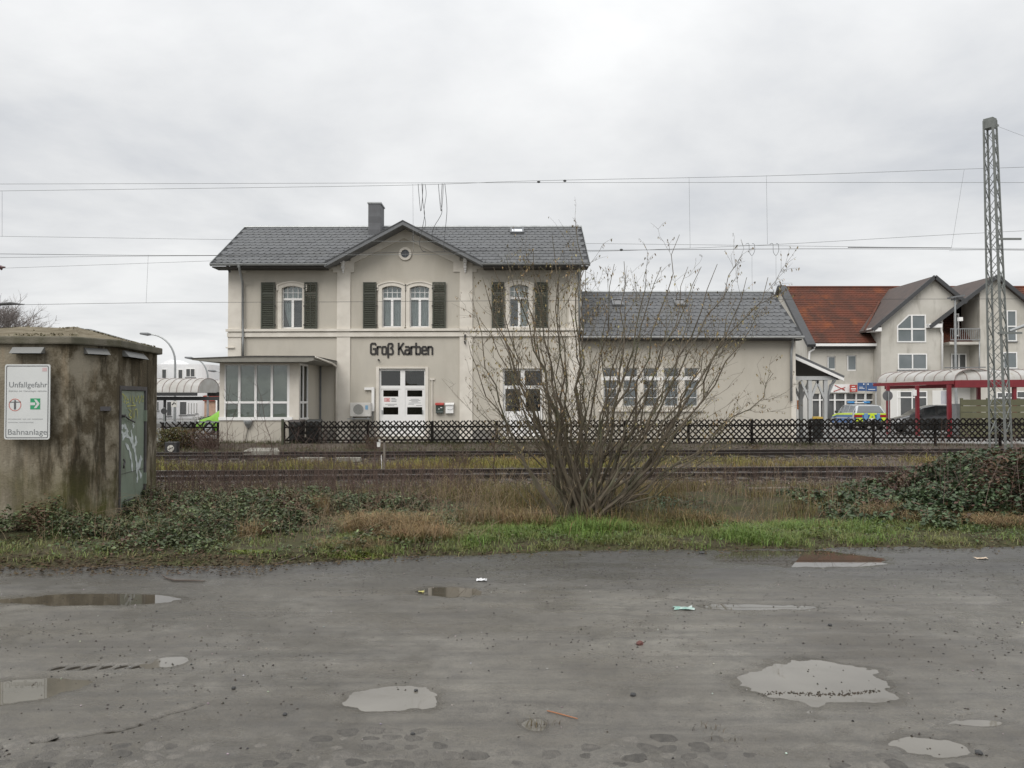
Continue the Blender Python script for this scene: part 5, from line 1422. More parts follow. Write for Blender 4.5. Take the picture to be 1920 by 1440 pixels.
# ================================================================== GENERIC CARS
m_tyre = pm('tyre', (.018, .018, .018), .85); m_rim = pm('rim', (.45, .46, .47), .35, metal=.8)
m_cglass = pm('car_glass', (.05, .06, .065), .04, spec=.9, alt=(.03, .035, .04), scale=2)
m_tail = pm('tail_red', (.35, .02, .02), .2); m_blackp = pm('black_plastic', (.03, .03, .03), .6)
def car(label, loc, rz, body_m, prof, W, wheels, cat='car', group=None, glass=None):
    """prof: stations along y from rear to front: (y, sill, belt, roof, half-width factor at roof). glass quads between stations where roof > belt"""
    t = thing('parked_car', label, cat, loc, group, rz)
    rows = []
    for (y, sill, belt, roof, rw) in prof:
        w = W / 2
        h = [(w * .86, sill), (w * .985, sill + (belt - sill) * .30), (w, sill + (belt - sill) * .62), (w * .955, belt), (w * rw, roof - .03 if roof > belt + .1 else belt + (roof - belt) * .6), (w * rw * .72, roof)]
        full = [(x, z) for x, z in h] + [(-x, z) for x, z in h[::-1]]
        rows.append([(x, y, z) for x, z in full])
    n = len(rows[0]); mb = MB(); vv = [p for r_ in rows for p in r_]
    ff = [(i * n + j, i * n + (j + 1) % n, (i + 1) * n + (j + 1) % n, (i + 1) * n + j) for i in range(len(rows) - 1) for j in range(n)]
    ff += [tuple(range(n)), tuple((len(rows) - 1) * n + j for j in range(n - 1, -1, -1))]
    mb.add(vv, ff); body = mb.build('body', body_m, t, local=True, smooth=True)
    for e in (0,): pass
    md = body.modifiers.new('b', 'BEVEL'); md.width = .025; md.segments = 2; md.limit_method = 'ANGLE'; md.angle_limit = R(28)
    def patch(nm, quad, ins, m, off=.008):
        q = [Vector(p) for p in quad]; c = sum(q, Vector()) / 4
        nrm = (q[1] - q[0]).cross(q[3] - q[0]).normalized()
        if nrm.dot(c - Vector((0, (prof[0][0] + prof[-1][0]) / 2, .6))) < 0: nrm = -nrm
        q = [c + (p - c) * ins for p in q]
        if nm in ('rear_window', 'windscreen'): off = .045
        mb = MB(); k = 4
        gx = []
        for a in range(2):
            pass
        mb.add([p + nrm * off for p in q] + [p - nrm * .02 for p in q], [(0, 1, 2, 3), (0, 4, 5, 1), (1, 5, 6, 2), (2, 6, 7, 3), (3, 7, 4, 0)])
        return mb.build(nm, m, t, local=True)
    g = glass or m_cglass
    for i in range(len(prof) - 1):
        r0, r1 = rows[i], rows[i + 1]; up0, up1 = prof[i][3] - prof[i][2], prof[i + 1][3] - prof[i + 1][2]
        if up0 > .3 and up1 > .3:
            for a, b in ((3, 4), (n - 5, n - 4)):
                patch('side_window', (r0[a], r1[a], r1[b], r0[b]), .86, g)
        elif max(up0, up1) > .3:
            hi, lo = (r1, r0) if up1 > up0 else (r0, r1)
            patch('rear_window' if i < len(prof) / 2 else 'windscreen', (lo[3], lo[n - 4], hi[n - 5], hi[4]), .84, g)
            for a, b in ((3, 4), (n - 5, n - 4)):
                patch('quarter_window', (r0[a], r1[a], r1[b], r0[b]), .55, g)
    for (wx, wy) in wheels:
        for s in (-1, 1):
            ty = MB().cyl((s * (W / 2 - .20), wy, .32), (s, 0, 0), .32, .205, 22).build('wheel', m_tyre, t, local=True, bevel=.015)
            MB().cyl((s * (W / 2 + .0), wy, .32), (s, 0, 0), .21, .012, 16).build('rim', m_rim, ty, local=True)
            MB().tube([(s * (W / 2 - .012), wy + .40 * math.cos(a), .32 + .40 * math.sin(a)) for a in np.linspace(.05, math.pi - .05, 12)], .03, 5).build('wheel_arch', m_blackp, t, local=True)
    return t, rows, patch
# police estate: silver with blue and lime panels, seen from behind
m_silver = pm('police_silver', (.42, .43, .43), .3, metal=.4, coat=.5); m_lime = pm('lime_reflective', (.62, .78, .03), .45); m_blue = pm('police_blue', (.03, .12, .33), .4); m_white2 = pm('plate_white', (.75, .75, .72), .5)
prof = [(-2.30, .38, .72, .76, .9), (-2.34, .30, .98, 1.0, .88), (-1.98, .22, 1.0, 1.44, .74), (-1.0, .2, .985, 1.50, .76), (-.05, .2, .965, 1.50, .77), (.55, .2, .95, 1.43, .77), (1.15, .2, .93, .96, .86), (2.0, .22, .80, .83, .84), (2.34, .3, .6, .66, .78)]
pc_, rows, patch = car('silver police estate car with blue and lime panels and blue roof lights behind the fence', (at(1632, 800, 46.2).x + .24, 48.5, 0), R(-6), m_silver, prof, 1.84, [(0, -1.35), (0, 1.38)], 'police car')
def rear(nm, x0, x1, z0, z1, m, off=.0, y=-2.352, top=None):
    return MB().add([(x0, y - off, z0), (x1, y - off, z0), (x1 if top is None else top[1], y - off + .0, z1), (x0 if top is None else top[0], y - off, z1), (x0, y + .05, z0), (x1, y + .05, z0), (x1 if top is None else top[1], y + .05, z1), (x0 if top is None else top[0], y + .05, z1)], [(0, 1, 2, 3), (0, 4, 5, 1), (1, 5, 6, 2), (2, 6, 7, 3), (3, 7, 4, 0)]).build(nm, m, pc_, local=True)
rear('blue_panel', -.84, .84, .55, .90, m_blue, .0); rear('lime_stripe', -.86, .86, .90, .985, m_lime, .004)
rear('lime_panel', -.80, -.42, .52, .72, m_lime, .008); rear('lime_panel', .60, .85, .52, .74, m_lime, .008); rear('lime_chevron', -.12, .30, .58, .92, m_lime, .008, top=(.0, .2))
rear('silver_panel', -.36, -.14, .60, .98, pm('police_lightblue', (.16, .32, .52), .4), .007); rear('silver_panel', .34, .54, .60, .98, MATS['police_lightblue'], .007)
rear('tail_light', -.90, -.46, .76, .89, m_tail, .014); rear('tail_light', .52, .90, .76, .89, m_tail, .014)
rear('number_plate', -.14, .30, .57, .69, m_white2, .016)
text_mesh('plate_text', '', 0, 0, 0, .05, m_letter, None) if False else None
rear('bumper', -.88, .88, .30, .50, m_blackp, .03); MB().cyl((.10, -2.37, .78), (0, -1, 0), .045, .006, 16).build('badge', m_rim, pc_, local=True)
for s in (-1, 1):
    for k in range(len(rows) - 1):
        y0, y1 = prof[k][0], prof[k + 1][0]
        if y0 < -2.3 or y1 > 2.05: continue
        r0, r1 = rows[k], rows[k + 1]; idx = (3, 2) if s > 0 else (len(r0) - 4, len(r0) - 3)
        lo0, lo1 = Vector(r0[idx[1]]), Vector(r1[idx[1]]); hi0, hi1 = Vector(r0[idx[0]]), Vector(r1[idx[0]])
        o_ = Vector((s * .012, 0, 0))
        MB().add([lo0.lerp(hi0, .62) + o_, lo1.lerp(hi1, .62) + o_, lo1.lerp(hi1, .98) + o_, lo0.lerp(hi0, .98) + o_], [(0, 1, 2, 3)]).build('lime_stripe', m_lime, pc_, local=True)
        bl0, bl1 = lo0.copy(), lo1.copy(); bl0.z -= .28; bl1.z -= .28
        MB().add([bl0 + o_, bl1 + o_, lo1.lerp(hi1, .6) + o_, lo0.lerp(hi0, .6) + o_], [(0, 1, 2, 3)]).build('blue_panel', m_blue, pc_, local=True)
lb = MB().box(-.56, .56, -.35, -.10, 1.525, 1.56).build('light_bar', m_blackp, pc_, local=True)
m_bl = pm('beacon_blue', (.06, .26, .55), .15, spec=.8)
for x0, x1 in ((-.62, -.28), (.28, .62)): MB().box(x0, x1, -.40, -.05, 1.56, 1.67).build('beacon', m_bl, lb, local=True, bevel=.025)
MB().box(-.27, .27, -.36, -.09, 1.56, 1.62).build('beacon_centre', m_white2, lb, local=True)
for s in (-1, 1): MB().box(s * .93, s * 1.08, .75, .9, .95, 1.1).build('mirror', m_blackp, pc_, local=True, bevel=.02)
# dark grey hatchback under the shelter
m_grey = pm('car_grey', (.10, .105, .11), .28, metal=.5, coat=.6)
prof = [(-1.95, .38, .75, .8, .85), (-1.98, .28, .98, 1.02, .84), (-1.72, .22, 1.0, 1.38, .76), (-.9, .2, .98, 1.50, .76), (0.0, .2, .96, 1.50, .78), (.6, .2, .94, 1.36, .78), (1.25, .2, .90, .95, .82), (1.85, .25, .72, .78, .8), (2.02, .3, .55, .6, .74)]
gc, rows, patch = car('dark grey hatchback parked nose-left behind the red shelter posts', (at(1752, 790, 41).x, 41.3, 0), R(79), m_grey, prof, 1.78, [(0, -1.25), (0, 1.25)], 'car')
for s in (-1, 1): MB().box(s * .68 - .16, s * .68 + .16, 1.92, 1.99, .6, .72).build('headlight', m_white2, gc, local=True, bevel=.02); MB().box(s * .9, s * 1.06, .72, .86, .94, 1.08).build('mirror', m_grey, gc, local=True, bevel=.02)
# white and lime car at the left, mostly behind the bay
m_wl = pm('car_white', (.72, .73, .72), .3, coat=.6); m_gl = pm('car_lime', (.22, .46, .05), .35)
lc, rows, patch = car('white and lime-green small car half hidden behind the bay', (at(449, 780, 40).x, 40.2, 0), R(72), m_gl, prof, 1.74, [(0, -1.25), (0, 1.25)], 'car', None, pm('car_glass_pale', (.22, .28, .29), .08, spec=.8))
MB().add([(-.72, 1.30, .955), (.72, 1.30, .955), (.66, 1.9, .80), (-.66, 1.9, .80)], [(0, 1, 2, 3)]).build('bonnet_panel', m_wl, lc, local=True)
for s in (-1, 1): MB().box(s * .66 - .16, s * .66 + .16, 1.90, 1.98, .58, .72).build('headlight', m_white2, lc, local=True, bevel=.02)

# ================================================================== HOUSES ON THE RIGHT
m_hw = pm('house_render', (0.56, 0.535, 0.485), .9, alt=(0.43, 0.41, 0.36), scale=.8, bump=.1, dirt=(.33, .31, .27), dscale=.9, dpos=(.52, .72), spec=.2)
m_hw2 = pm('house_render_white', (0.70, 0.69, 0.66), .85, alt=(.64, .63, .6), scale=1)
m_tile = pm('red_tiles', (0.125, 0.044, 0.028), .85, spec=.15, alt=(0.062, 0.034, 0.026), scale=1.1, detail=8, dirt=(0.205, 0.066, 0.028), dscale=.42, dpos=(.53, .72), bump=.3, bscale=20)
m_tiled = pm('brown_tiles', (0.075, 0.052, 0.043), .75, alt=(.05, .038, .033), scale=2, bump=.3, bscale=20)
m_verge = pm('slate_verge', (0.055, 0.056, 0.058), .7)
m_pane = pm('far_pane', (0.17, 0.19, 0.20), .06, spec=.8, alt=(.10, .12, .12), scale=.7)
m_paned = pm('far_pane_dark', (0.06, 0.065, 0.065), .08, spec=.7, alt=(.1, .1, .1), scale=1.2)
HY = 54.0
hs = thing('apartment_house', 'long rendered apartment house with red tile roof and two pointed gables right of the station', 'house', (at(1700, 800, HY).x, HY, 0))
def h_(px, py, Y): v = at(px, py, Y); return (v.x, v.z)
HE = at(1513, 645, HY); HRg = at(1475, 540, 59.2)
hx0 = HE.x; eaveZ = at(1600, 643, 53.6).z; rY, rZ = 59.2, HRg.z; hsl = (rZ - eaveZ) / (rY - 53.6)
hx1 = at(2120, 700, HY).x
shop = [(1523, 1640, 738, 790)]
wins = [(1551, 1567, 668, 693), (1588, 1606, 666, 695)]
mb = MB()
hh = [(at(a, 700, HY).x, at(b, 700, HY).x, at(1580, d, HY).z, at(1580, c, HY).z) for a, b, c, d in wins + shop]
wall_holes(mb, hx0, hx1, 0, eaveZ + .2, HY, hh, .25)
mb.quad((hx0, HY, 0), (hx0, HY, eaveZ), (hx0, 2 * rY - HY, eaveZ), (hx0, 2 * rY - HY, 0)); mb.poly([(hx0, HY, eaveZ), (hx0, 2 * rY - HY, eaveZ), (hx0, rY, rZ)])
mb.quad((hx0, 64.4, 0), (hx0, 64.4, eaveZ), (hx1, 64.4, eaveZ), (hx1, 64.4, 0))
mb.build('wall', m_hw, hs, fix=False)
# roof laid in real tile courses
rf = MB(); n = 24
X0r, X1r = hx0 + .1, hx1
L = math.hypot(rY - 53.55, rZ - eaveZ)
cnt = int(X1r - X0r) * 3
for k in range(n):
    y0 = 53.55 + (rY - 53.55) * k / n; y1 = 53.55 + (rY - 53.55) * (k + 1) / n
    z0 = eaveZ + (rZ - eaveZ) * k / n; z1 = eaveZ + (rZ - eaveZ) * (k + 1) / n
    vv = []; m_ = 150
    for i in range(m_ + 1):
        x = X0r + (X1r - X0r) * i / m_
        r0 = .05 + .022 * (i % 2)
        vv += [(x, y0 - .03, z0 + r0 - .06), (x, y0 - .02, z0 + r0), (x, y1, z1 + r0 * .4)]
    rf.add(vv, [(3 * i, 3 * i + 3, 3 * i + 4, 3 * i + 1) for i in range(m_)] + [(3 * i + 1, 3 * i + 4, 3 * i + 5, 3 * i + 2) for i in range(m_)])
rf.add([(X0r, rY, rZ), (X1r, rY, rZ), (X1r, 64.8, eaveZ), (X0r, 64.8, eaveZ)], [(0, 1, 2, 3)])
roof_h = rf.build('tiled_roof', m_tile, hs, fix=False)
MB().tube([(X0r, rY, rZ + .03), (X1r, rY, rZ + .03)], .12, 8).build('ridge_tiles', m_tile, roof_h)
ve = MB(); d0 = Vector((hx0 + .05, 53.3, eaveZ - .2)); d1 = Vector((hx0 + .05, rY, rZ + .12))
ve.bar(d0, d1, .55, .22); ve.bar(d1, (hx0 + .05, 65, eaveZ - .2), .55, .22); ve.build('verge', m_verge, roof_h)
MB().box(hx0 - .1, at(1650, 646, 53.4).x, 53.4, 53.6, eaveZ - .22, eaveZ - .05).build('gutter', m_white, hs); MB().box(hx0 + .3, at(1650, 646, 53.5).x, 53.61, HY - .01, eaveZ - .4, eaveZ - .22).build('eave_board', m_darkw, hs)
pipe([at(1528, 648, 53.6), at(1526, 655, 53.7), at(1518, 660, 53.8), at(1517, 680, 53.85), at(1517, 800, 53.85)], .07, m_white, hs)
def far_window(px0, px1, py0, py1, Y, parts=2, mid=None, pane=None, parent=hs, proud=.04, name='window', t=.07):
    x0, z1 = h_(px0, py0, Y); x1, z0 = h_(px1, py1, Y)
    f = MB(); y0 = Y - proud
    f.box(x0, x0 + t, y0, Y + .02, z0, z1); f.box(x1 - t, x1, y0, Y + .02, z0, z1); f.box(x0 + t, x1 - t, y0, Y + .02, z0, z0 + t); f.box(x0 + t, x1 - t, y0, Y + .02, z1 - t, z1)
    w = (x1 - x0) / parts
    for k in range(1, parts): f.box(x0 + w * k - t * .55, x0 + w * k + t * .55, y0 - .01, Y + .02, z0 + t, z1 - t)
    if mid: zm = at(px0, mid, Y).z; f.box(x0 + t, x1 - t, y0 - .014, Y + .02, zm - t * .6, zm + t * .6)
    o = f.build(name, m_white, parent)
    MB().box(x0 + t * .5, x1 - t * .5, Y - .012, Y - .006, z0 + t * .5, z1 - t * .5).build('pane', pane or m_pane, o)
    MB().box(x0 - .06, x1 + .06, Y - .10, Y - .0, z0 - .05, z0 - .003).build('sill', m_soffit, o)
    return o
for a, b, c, d in wins: far_window(a, b, c, d, HY + .12, 1)
# shop front: fascia, glazing
x0, z1 = h_(1522, 736, HY); x1, z0 = h_(1641, 800, HY)
sf = MB()
for px in (1522, 1537, 1544, 1565, 1585, 1605, 1622, 1640): X_ = at(px, 760, HY + .1).x; sf.box(X_ - .05, X_ + .05, HY + .05, HY + .16, 0, z1)
sf.box(x0, x1, HY + .06, HY + .15, at(1580, 750, HY).z - .04, at(1580, 750, HY).z + .04); sf = sf.build('shop_front', m_white, hs)
MB().box(x0, x1, HY + .2, HY + .21, 0, z1).build('pane', m_paned, sf)
# gables
def gable(pts, Y, side_px=None):
    q = [h_(x, y, Y) for x, y in pts]
    return MB().prism(q, Y, Y + 2.2)
GY = 52.8
g1 = [(1652, 814), (1652, 605), (1753, 524), (1806, 567), (1768, 600), (1768, 814)]
g2 = [(1837, 814), (1837, 548), (1870, 523), (1985, 617), (1985, 814)]
gable(g1, GY).build('gable_wall', m_hw, hs); gable(g2, GY).build('gable_wall', m_hw, hs)
def gable_roof(apx, apy, lx, ly, rx_, ry_, tm_):
    A, Lf, Rt = at(apx, apy, GY - .35), at(lx, ly, GY - .35), at(rx_, ry_, GY - .35)
    yb = 59.0
    o = None
    for E in (Lf, Rt):
        mb = MB(); ye = 53.55 + max(0, (E.z - eaveZ)) / hsl + .5
        mb.add([(E.x, E.y, E.z), (A.x, A.y, A.z), (A.x, yb, A.z), (E.x, ye, E.z), (E.x, E.y, E.z - .12), (A.x, A.y, A.z - .12), (A.x, yb, A.z - .12), (E.x, ye, E.z - .12)], [(0, 1, 2, 3), (4, 7, 6, 5), (0, 4, 5, 1), (0, 3, 7, 4)])
        o = mb.build('gable_roof', tm_, hs, fix=False)
        MB().bar((E.x, E.y - .02, E.z - .06), (A.x, A.y - .02, A.z - .06), .12, .24, up=(0, 0, 1)).build('verge', m_verge, o)
    # red hip line where the slope meets the main roof
    MB().bar((Lf.x + .05, 53.7, Lf.z + .03), (A.x - (A.x - Lf.x) * .35, 53.55 + (Lf.z + (A.z - Lf.z) * .65 - eaveZ) / hsl - .15, Lf.z + (A.z - Lf.z) * .65 + .12), .14, .10).build('valley_tiles', m_tile, o)
gable_roof(1753, 517, 1636, 617, 1812, 566, m_tiled); gable_roof(1870, 516, 1743, 612, 1990, 615, m_tiled)
# windows in the gables
x0, z1 = h_(1681, 590, GY); x1, z0 = h_(1736, 642, GY); xc, zc_ = h_(1703, 590, GY)[0], h_(1681, 611, GY)[1]
t = .08; outer = [(x0, z0), (x1, z0), (x1, z1), (xc, z1), (x0, zc_)]
inner = [(x0 + t, z0 + t), (x1 - t, z0 + t), (x1 - t, z1 - t), (xc + t * .4, z1 - t), (x0 + t, zc_ - t * .3)]
gw_ = MB().ring(inner, outer, GY - .05, GY + .01, closed=True); xm = h_(1709, 600, GY)[0]; zm = h_(1709, 617, GY)[1]
gw_.box(xm - .05, xm + .05, GY - .058, GY, z0 + t, z1 - t); gw_.box(x0 + t, x1 - t, GY - .064, GY, zm - .05, zm + .05)
gw_ = gw_.build('window', m_white, hs); MB().prism([(a, b) for a, b in inner], GY - .012, GY - .004).build('pane', m_pane, gw_)
far_window(1683, 1738, 663, 693, GY, 2, None, m_pane); far_window(1683, 1738, 694.5, 702, GY, 2, None, m_paned)
far_window(1681, 1739, 733, 812, GY, 2, 745, m_paned, name='shop_door')
MB().box(h_(1656, 0, GY)[0], h_(1681, 0, GY)[0], GY - .03, GY - .0, 0, at(1660, 732, GY).z).build('white_base', m_hw2, hs); MB().box(h_(1740, 0, GY)[0], h_(1766, 0, GY)[0], GY - .03, GY, 0, at(1660, 732, GY).z).build('white_base', m_hw2, hs)
far_window(1887, 1906, 582, 640, GY, 1, 612, m_pane); far_window(1880, 1907, 660, 691, GY, 1, None, m_pane)
far_window(1868, 1900, 735, 747, GY, 2, None, m_paned); far_window(1905, 1935, 733, 747, GY, 1, None, m_paned)
# recess with balconies
RYb = 55.6
mb = MB(); a, b = at(1758, 700, RYb).x, at(1850, 700, RYb).x
mb.quad((a, RYb - 1.7, 0), (b, RYb - 1.7, 0), (b, RYb - 1.7, at(1800, 715, 53.9).z), (a, RYb - 1.7, at(1800, 715, 53.9).z)); mb.build('recess_wall', m_hw2, hs, fix=False)
far_window(1788, 1798, 588, 630, 53.95, 1, None, m_paned, name='balcony_door'); far_window(1783, 1812, 663, 700, 53.95, 2, None, m_paned, name='balcony_door')
for py in (643, 712):
    MB().box(h_(1779, py, GY)[0], h_(1838, py, GY)[0], GY - .1, 54.0, at(1800, py + 3, GY).z, at(1800, py - 2, GY).z).build('balcony_slab', m_hw, hs)
rl = MB(); zt, zb = at(1800, 616, GY).z, at(1800, 638, GY).z
xa, xb = h_(1781, 620, GY)[0], h_(1837, 620, GY)[0]
rl.box(xa, xb, GY - .08, GY - .03, zt - .05, zt); rl.box(xa, xb, GY - .08, GY - .03, zb, zb + .05)
x = xa
while x < xb: rl.box(x, x + .025, GY - .07, GY - .045, zb + .05, zt - .05); x += .13
rl.build('balcony_railing', m_zinc, hs)
for px in (1837,):
    pipe([at(px - 0.5, 640, GY - .1), at(px - .5, 712, GY - .1)], .04, m_zinc, hs)
pipe([at(1766, 604, GY - .08), at(1764, 618, GY - .1), at(1766.5, 625, GY - .08), at(1766.5, 705, GY - .08)], .07, m_white, hs)
MB().box(h_(1743, 606, GY - .5)[0], h_(1768, 606, GY - .5)[0], GY - .4, GY - .0, at(1750, 615, GY).z, at(1750, 608, GY).z).build('eave_gutter', m_white, hs)
MB().box(h_(1636, 617, GY - .3)[0], h_(1652, 617, GY - .3)[0], GY - .4, GY + .6, at(1650, 622, GY).z, at(1650, 615, GY).z).build('eave_gutter', m_white, hs)

# signs in front of the shop
m_sred = pm('shop_red', (.46, .07, .055), .5); m_sblue = pm('sign_blue', (.045, .10, .24), .5); m_sor = pm('poster_orange', (.72, .22, .04), .6)
def board(name, px0, px1, py0, py1, Y, m, label, cat, legs=None, lines=(), d=.05, lm=None):
    x0, z1 = h_(px0, py0, Y); x1, z0 = h_(px1, py1, Y)
    t = thing(name, label, cat, ((x0 + x1) / 2, Y, 0 if legs else z0))
    MB().box(x0, x1, Y, Y + d, z0, z1).build('panel', m, t)
    for px in legs or []:
        X_ = at(px, 760, Y + d).x; MB().tube([(X_, Y + d + .04, 0), (X_, Y + d + .04, z1)], .035, 8).build('leg', m_post, t)
    ln = MB()
    for (a, b, c, dd) in lines: ln.box(h_(a, c, Y)[0], h_(b, c, Y)[0], Y - .008, Y - .002, h_(a, dd, Y)[1], h_(a, c, Y)[1])
    if lines: ln.build('print', lm or m_white, t)
    return t
sh_ = board('shop_fascia', 1556, 1594, 720.5, 736, 53.9, m_white, 'white shop sign with crossing red lines above the shop front', 'shop sign', d=.09)
fb = MB(); 
for a, b in (((1565, 722), (1584, 732)), ((1563, 734), (1585, 726)), ((1578, 727.5), (1584, 731))): fb.bar(at(*a, 53.88), at(*b, 53.88), .05, .012, up=(0, 1, 0))
fb.build('red_lines', m_sred, sh_)
board('shop_sign', 1593.5, 1607.5, 721.5, 735, 53.6, m_sred, 'small red shop sign with white print beside the blue boards', 'shop sign', lines=((1597, 1603, 724, 725.4), (1595.5, 1605, 728, 730), (1597, 1604, 732.2, 733.2)))
board('blue_board', 1608.5, 1623.5, 717.5, 733, 52, m_sblue, 'left one of two blue information boards behind the police car', 'sign', legs=[1624.3], lines=((1618.5, 1620.5, 719, 721.5), (1611, 1618, 725.5, 726.4), (1611, 1621, 728, 728.8)))
board('blue_board', 1625.2, 1644, 717.5, 733.5, 52, m_sblue, 'right one of two blue information boards, next to the red shelter', 'sign', legs=[1643], lines=((1626.5, 1628.5, 719, 721.5), (1636.5, 1638.3, 719, 721.3), (1628, 1641, 729.6, 730.6)))
board('orange_poster', 1495, 1504.5, 750.5, 767.5, 37.2, m_sor, 'orange poster with white print on the wall under the porch', 'poster', lines=((1496.5, 1499.5, 754, 755.3), (1496.5, 1501, 757.5, 758.7), (1496, 1504, 763, 764)))
board('white_door_panel', 1493.5, 1519, 730, 800, 39.5, m_hw2, 'plain white panel behind the porch posts', 'panel')
# round sign seen from the back
rs = thing('round_sign', 'round grey traffic sign seen from behind at the end of the red shelter', 'sign', (at(1664, 742, 39.2).x, 39.2, 0))
c = at(1664.5, 742, 39.2); MB().cyl((c.x, 39.2, c.z), (0, 1, 0), .25, .012, 28).build('disc', pm('sign_back', (.17, .17, .175), .5, metal=.5), rs); MB().tube([(c.x + .02, 39.15, 0), (c.x + .02, 39.15, c.z + .2)], .03, 8).build('pole', m_zinc, rs)

# ================================================================== RED SHELTER with barrel-vaulted roof
m_shr = pm('shelter_red', (.20, .017, .025), .5, alt=(.16, .014, .02), scale=4)
m_vault = pm('vault_sheet', (.56, .55, .53), .5, alt=(.42, .40, .36), scale=2.0, dirt=(.32, .27, .14), dscale=.8, dpos=(.6, .75), sub=.3)
Q0 = Vector((at(1790, 718, 37).x, 37.0)); dAx = (Vector((at(1645, 724, 41.5).x, 41.5)) - Q0); LA = dAx.length; dAx.normalize(); dBx = Vector((1, .0))
EZs = at(1790, 717, 37).z; RISE, SPAN = .54, 2.5
def vault(t, Q, ax, L, inward, n_ribs, nm, miter=0.0):
    """barrel vault: eave line from Q along ax, curving over towards 'inward'"""
    NS = 10; mb = MB(); K = 24
    def pt(s, u):
        th = math.pi * u; off_ = SPAN * (1 - math.cos(th)) / 2
        q = Q + ax * s + inward * off_
        return (q.x, q.y, EZs + .10 + RISE * math.sin(th) ** .85)
    for k in range(K + 1):
        for j in range(NS + 1):
            u = j / NS; m0 = miter * (1 - math.cos(math.pi * u)) / 2 * SPAN
            s = m0 + (L - m0) * k / K; mb.v.append(pt(s, u))
    mb.f = [(k * (NS + 1) + j, (k + 1) * (NS + 1) + j, (k + 1) * (NS + 1) + j + 1, k * (NS + 1) + j + 1) for k in range(K) for j in range(NS)]
    v_ = mb.build('vault_sheet', m_vault, t, fix=False, smooth=True)
    for r_ in range(n_ribs + 1):
        s = L * r_ / n_ribs
        pts = [pt(s, u) for u in np.linspace(0, 1, 11) if s >= miter * (1 - math.cos(math.pi * u)) / 2 * SPAN - .01]
        if len(pts) > 2: MB().tube([(p[0], p[1], p[2] + .012) for p in pts], .022, 5).build('rib', m_rib, v_)
m_rib = pm('vault_rib', (.25, .20, .18), .6)
shl = thing('bus_shelter', 'L-shaped red steel shelter with milky barrel-vaulted roof on the right', 'shelter', (Q0.x, Q0.y, 0))
inA = Vector((dAx.y, -dAx.x)); inA = inA if inA.x > 0 else -inA
vault(shl, Q0, dAx, LA, inA, 8, 'a', .0); vault(shl, Q0 + Vector((.02, .1)), dBx, 5.0, Vector((0, 1)), 8, 'b', .35)
hip = MB(); 
def bar3(a, b, za, zb_, w, h): return MB().bar((a.x, a.y, za), (b.x, b.y, zb_), w, h)
E1 = Q0 + dAx * LA
bar3(Q0, E1 + dAx * .25, EZs, EZs - .02, .09, .16).build('eave_beam', m_shr, shl)
bar3(Q0 + inA * .5 + Vector((0, 0)), E1 + inA * .5, EZs - .16, EZs - .17, .08, .16).build('lower_beam', m_shr, shl)
bar3(Q0, Q0 + Vector((5.2, 0)), EZs - .07, EZs - .03, .10, .34).build('eave_beam', m_shr, shl)
bar3(Q0 + Vector((0, SPAN)), Q0 + Vector((5.2, SPAN)), EZs - .07, EZs - .03, .10, .3).build('eave_beam', m_shr, shl)
for px, Y_, zb_ in ((1665, 40.6, 0), (1720, 38.9, 0), (1780, 37.15, 0), (1902, 37.1, 0), (1835, 39.4, 0)):
    X_ = at(px, 760, Y_).x; MB().box(X_ - (.075 if px != 1780 else .09), X_ + .075, Y_ - .07, Y_ + .07, zb_, EZs - .1).build('post', m_shr, shl)
X_ = at(1716, 736, 38.7).x; MB().box(X_ - .09, X_ + .06, 38.68, 38.80, at(1716, 742, 38.7).z, at(1716, 731, 38.7).z).build('small_box', m_white, shl)
X_ = at(1770, 745, 37.4).x; MB().box(X_ - .13, X_ + .13, 37.4, 37.43, at(1770, 758, 37.4).z, at(1770, 733, 37.4).z).build('timetable', pm('timetable', (.62, .64, .68), .5), shl)
MB().bar(at(1771, 689.5, 39), at(1848, 688.5, 39), .04, .05).bar(at(1783, 690, 39), at(1783, 698, 39), .03).bar(at(1810, 690, 39), at(1810, 696, 39), .03).bar(at(1835, 690, 39), at(1835, 694, 39), .03).build('roof_rail', m_soffit, shl)
# olive board enclosure
m_olive = pm('olive_boards', (.115, .112, .062), .7, alt=(.095, .092, .05), scale=3, objrand=.12)
ol = thing('board_screen', 'olive green horizontal board screen behind the lattice mast', 'screen', (at(1860, 800, 36).x, 36, 0))
xa, xb = at(1802, 770, 36).x, at(2000, 770, 36).x; z = .05; zt = at(1850, 746.5, 36).z
while z < zt - .05:
    MB().box(xa, xb, 36, 36.04, z, min(z + .27, zt)).build('board', m_olive, ol); z += .29
for px in (1803, 1852, 1910): X_ = at(px, 770, 36.1).x; MB().box(X_ - .05, X_ + .05, 36.05, 36.15, 0, zt).build('post', m_olive, ol)
# grey box beside it
tag(MB().box(at(1793, 760, 38).x, at(1803, 760, 38).x, 38, 38.4, 0, at(1795, 757, 38).z).build('grey_cabinet', m_zinc, bevel=.02), 'narrow grey cabinet at the end of the olive screen', 'cabinet')

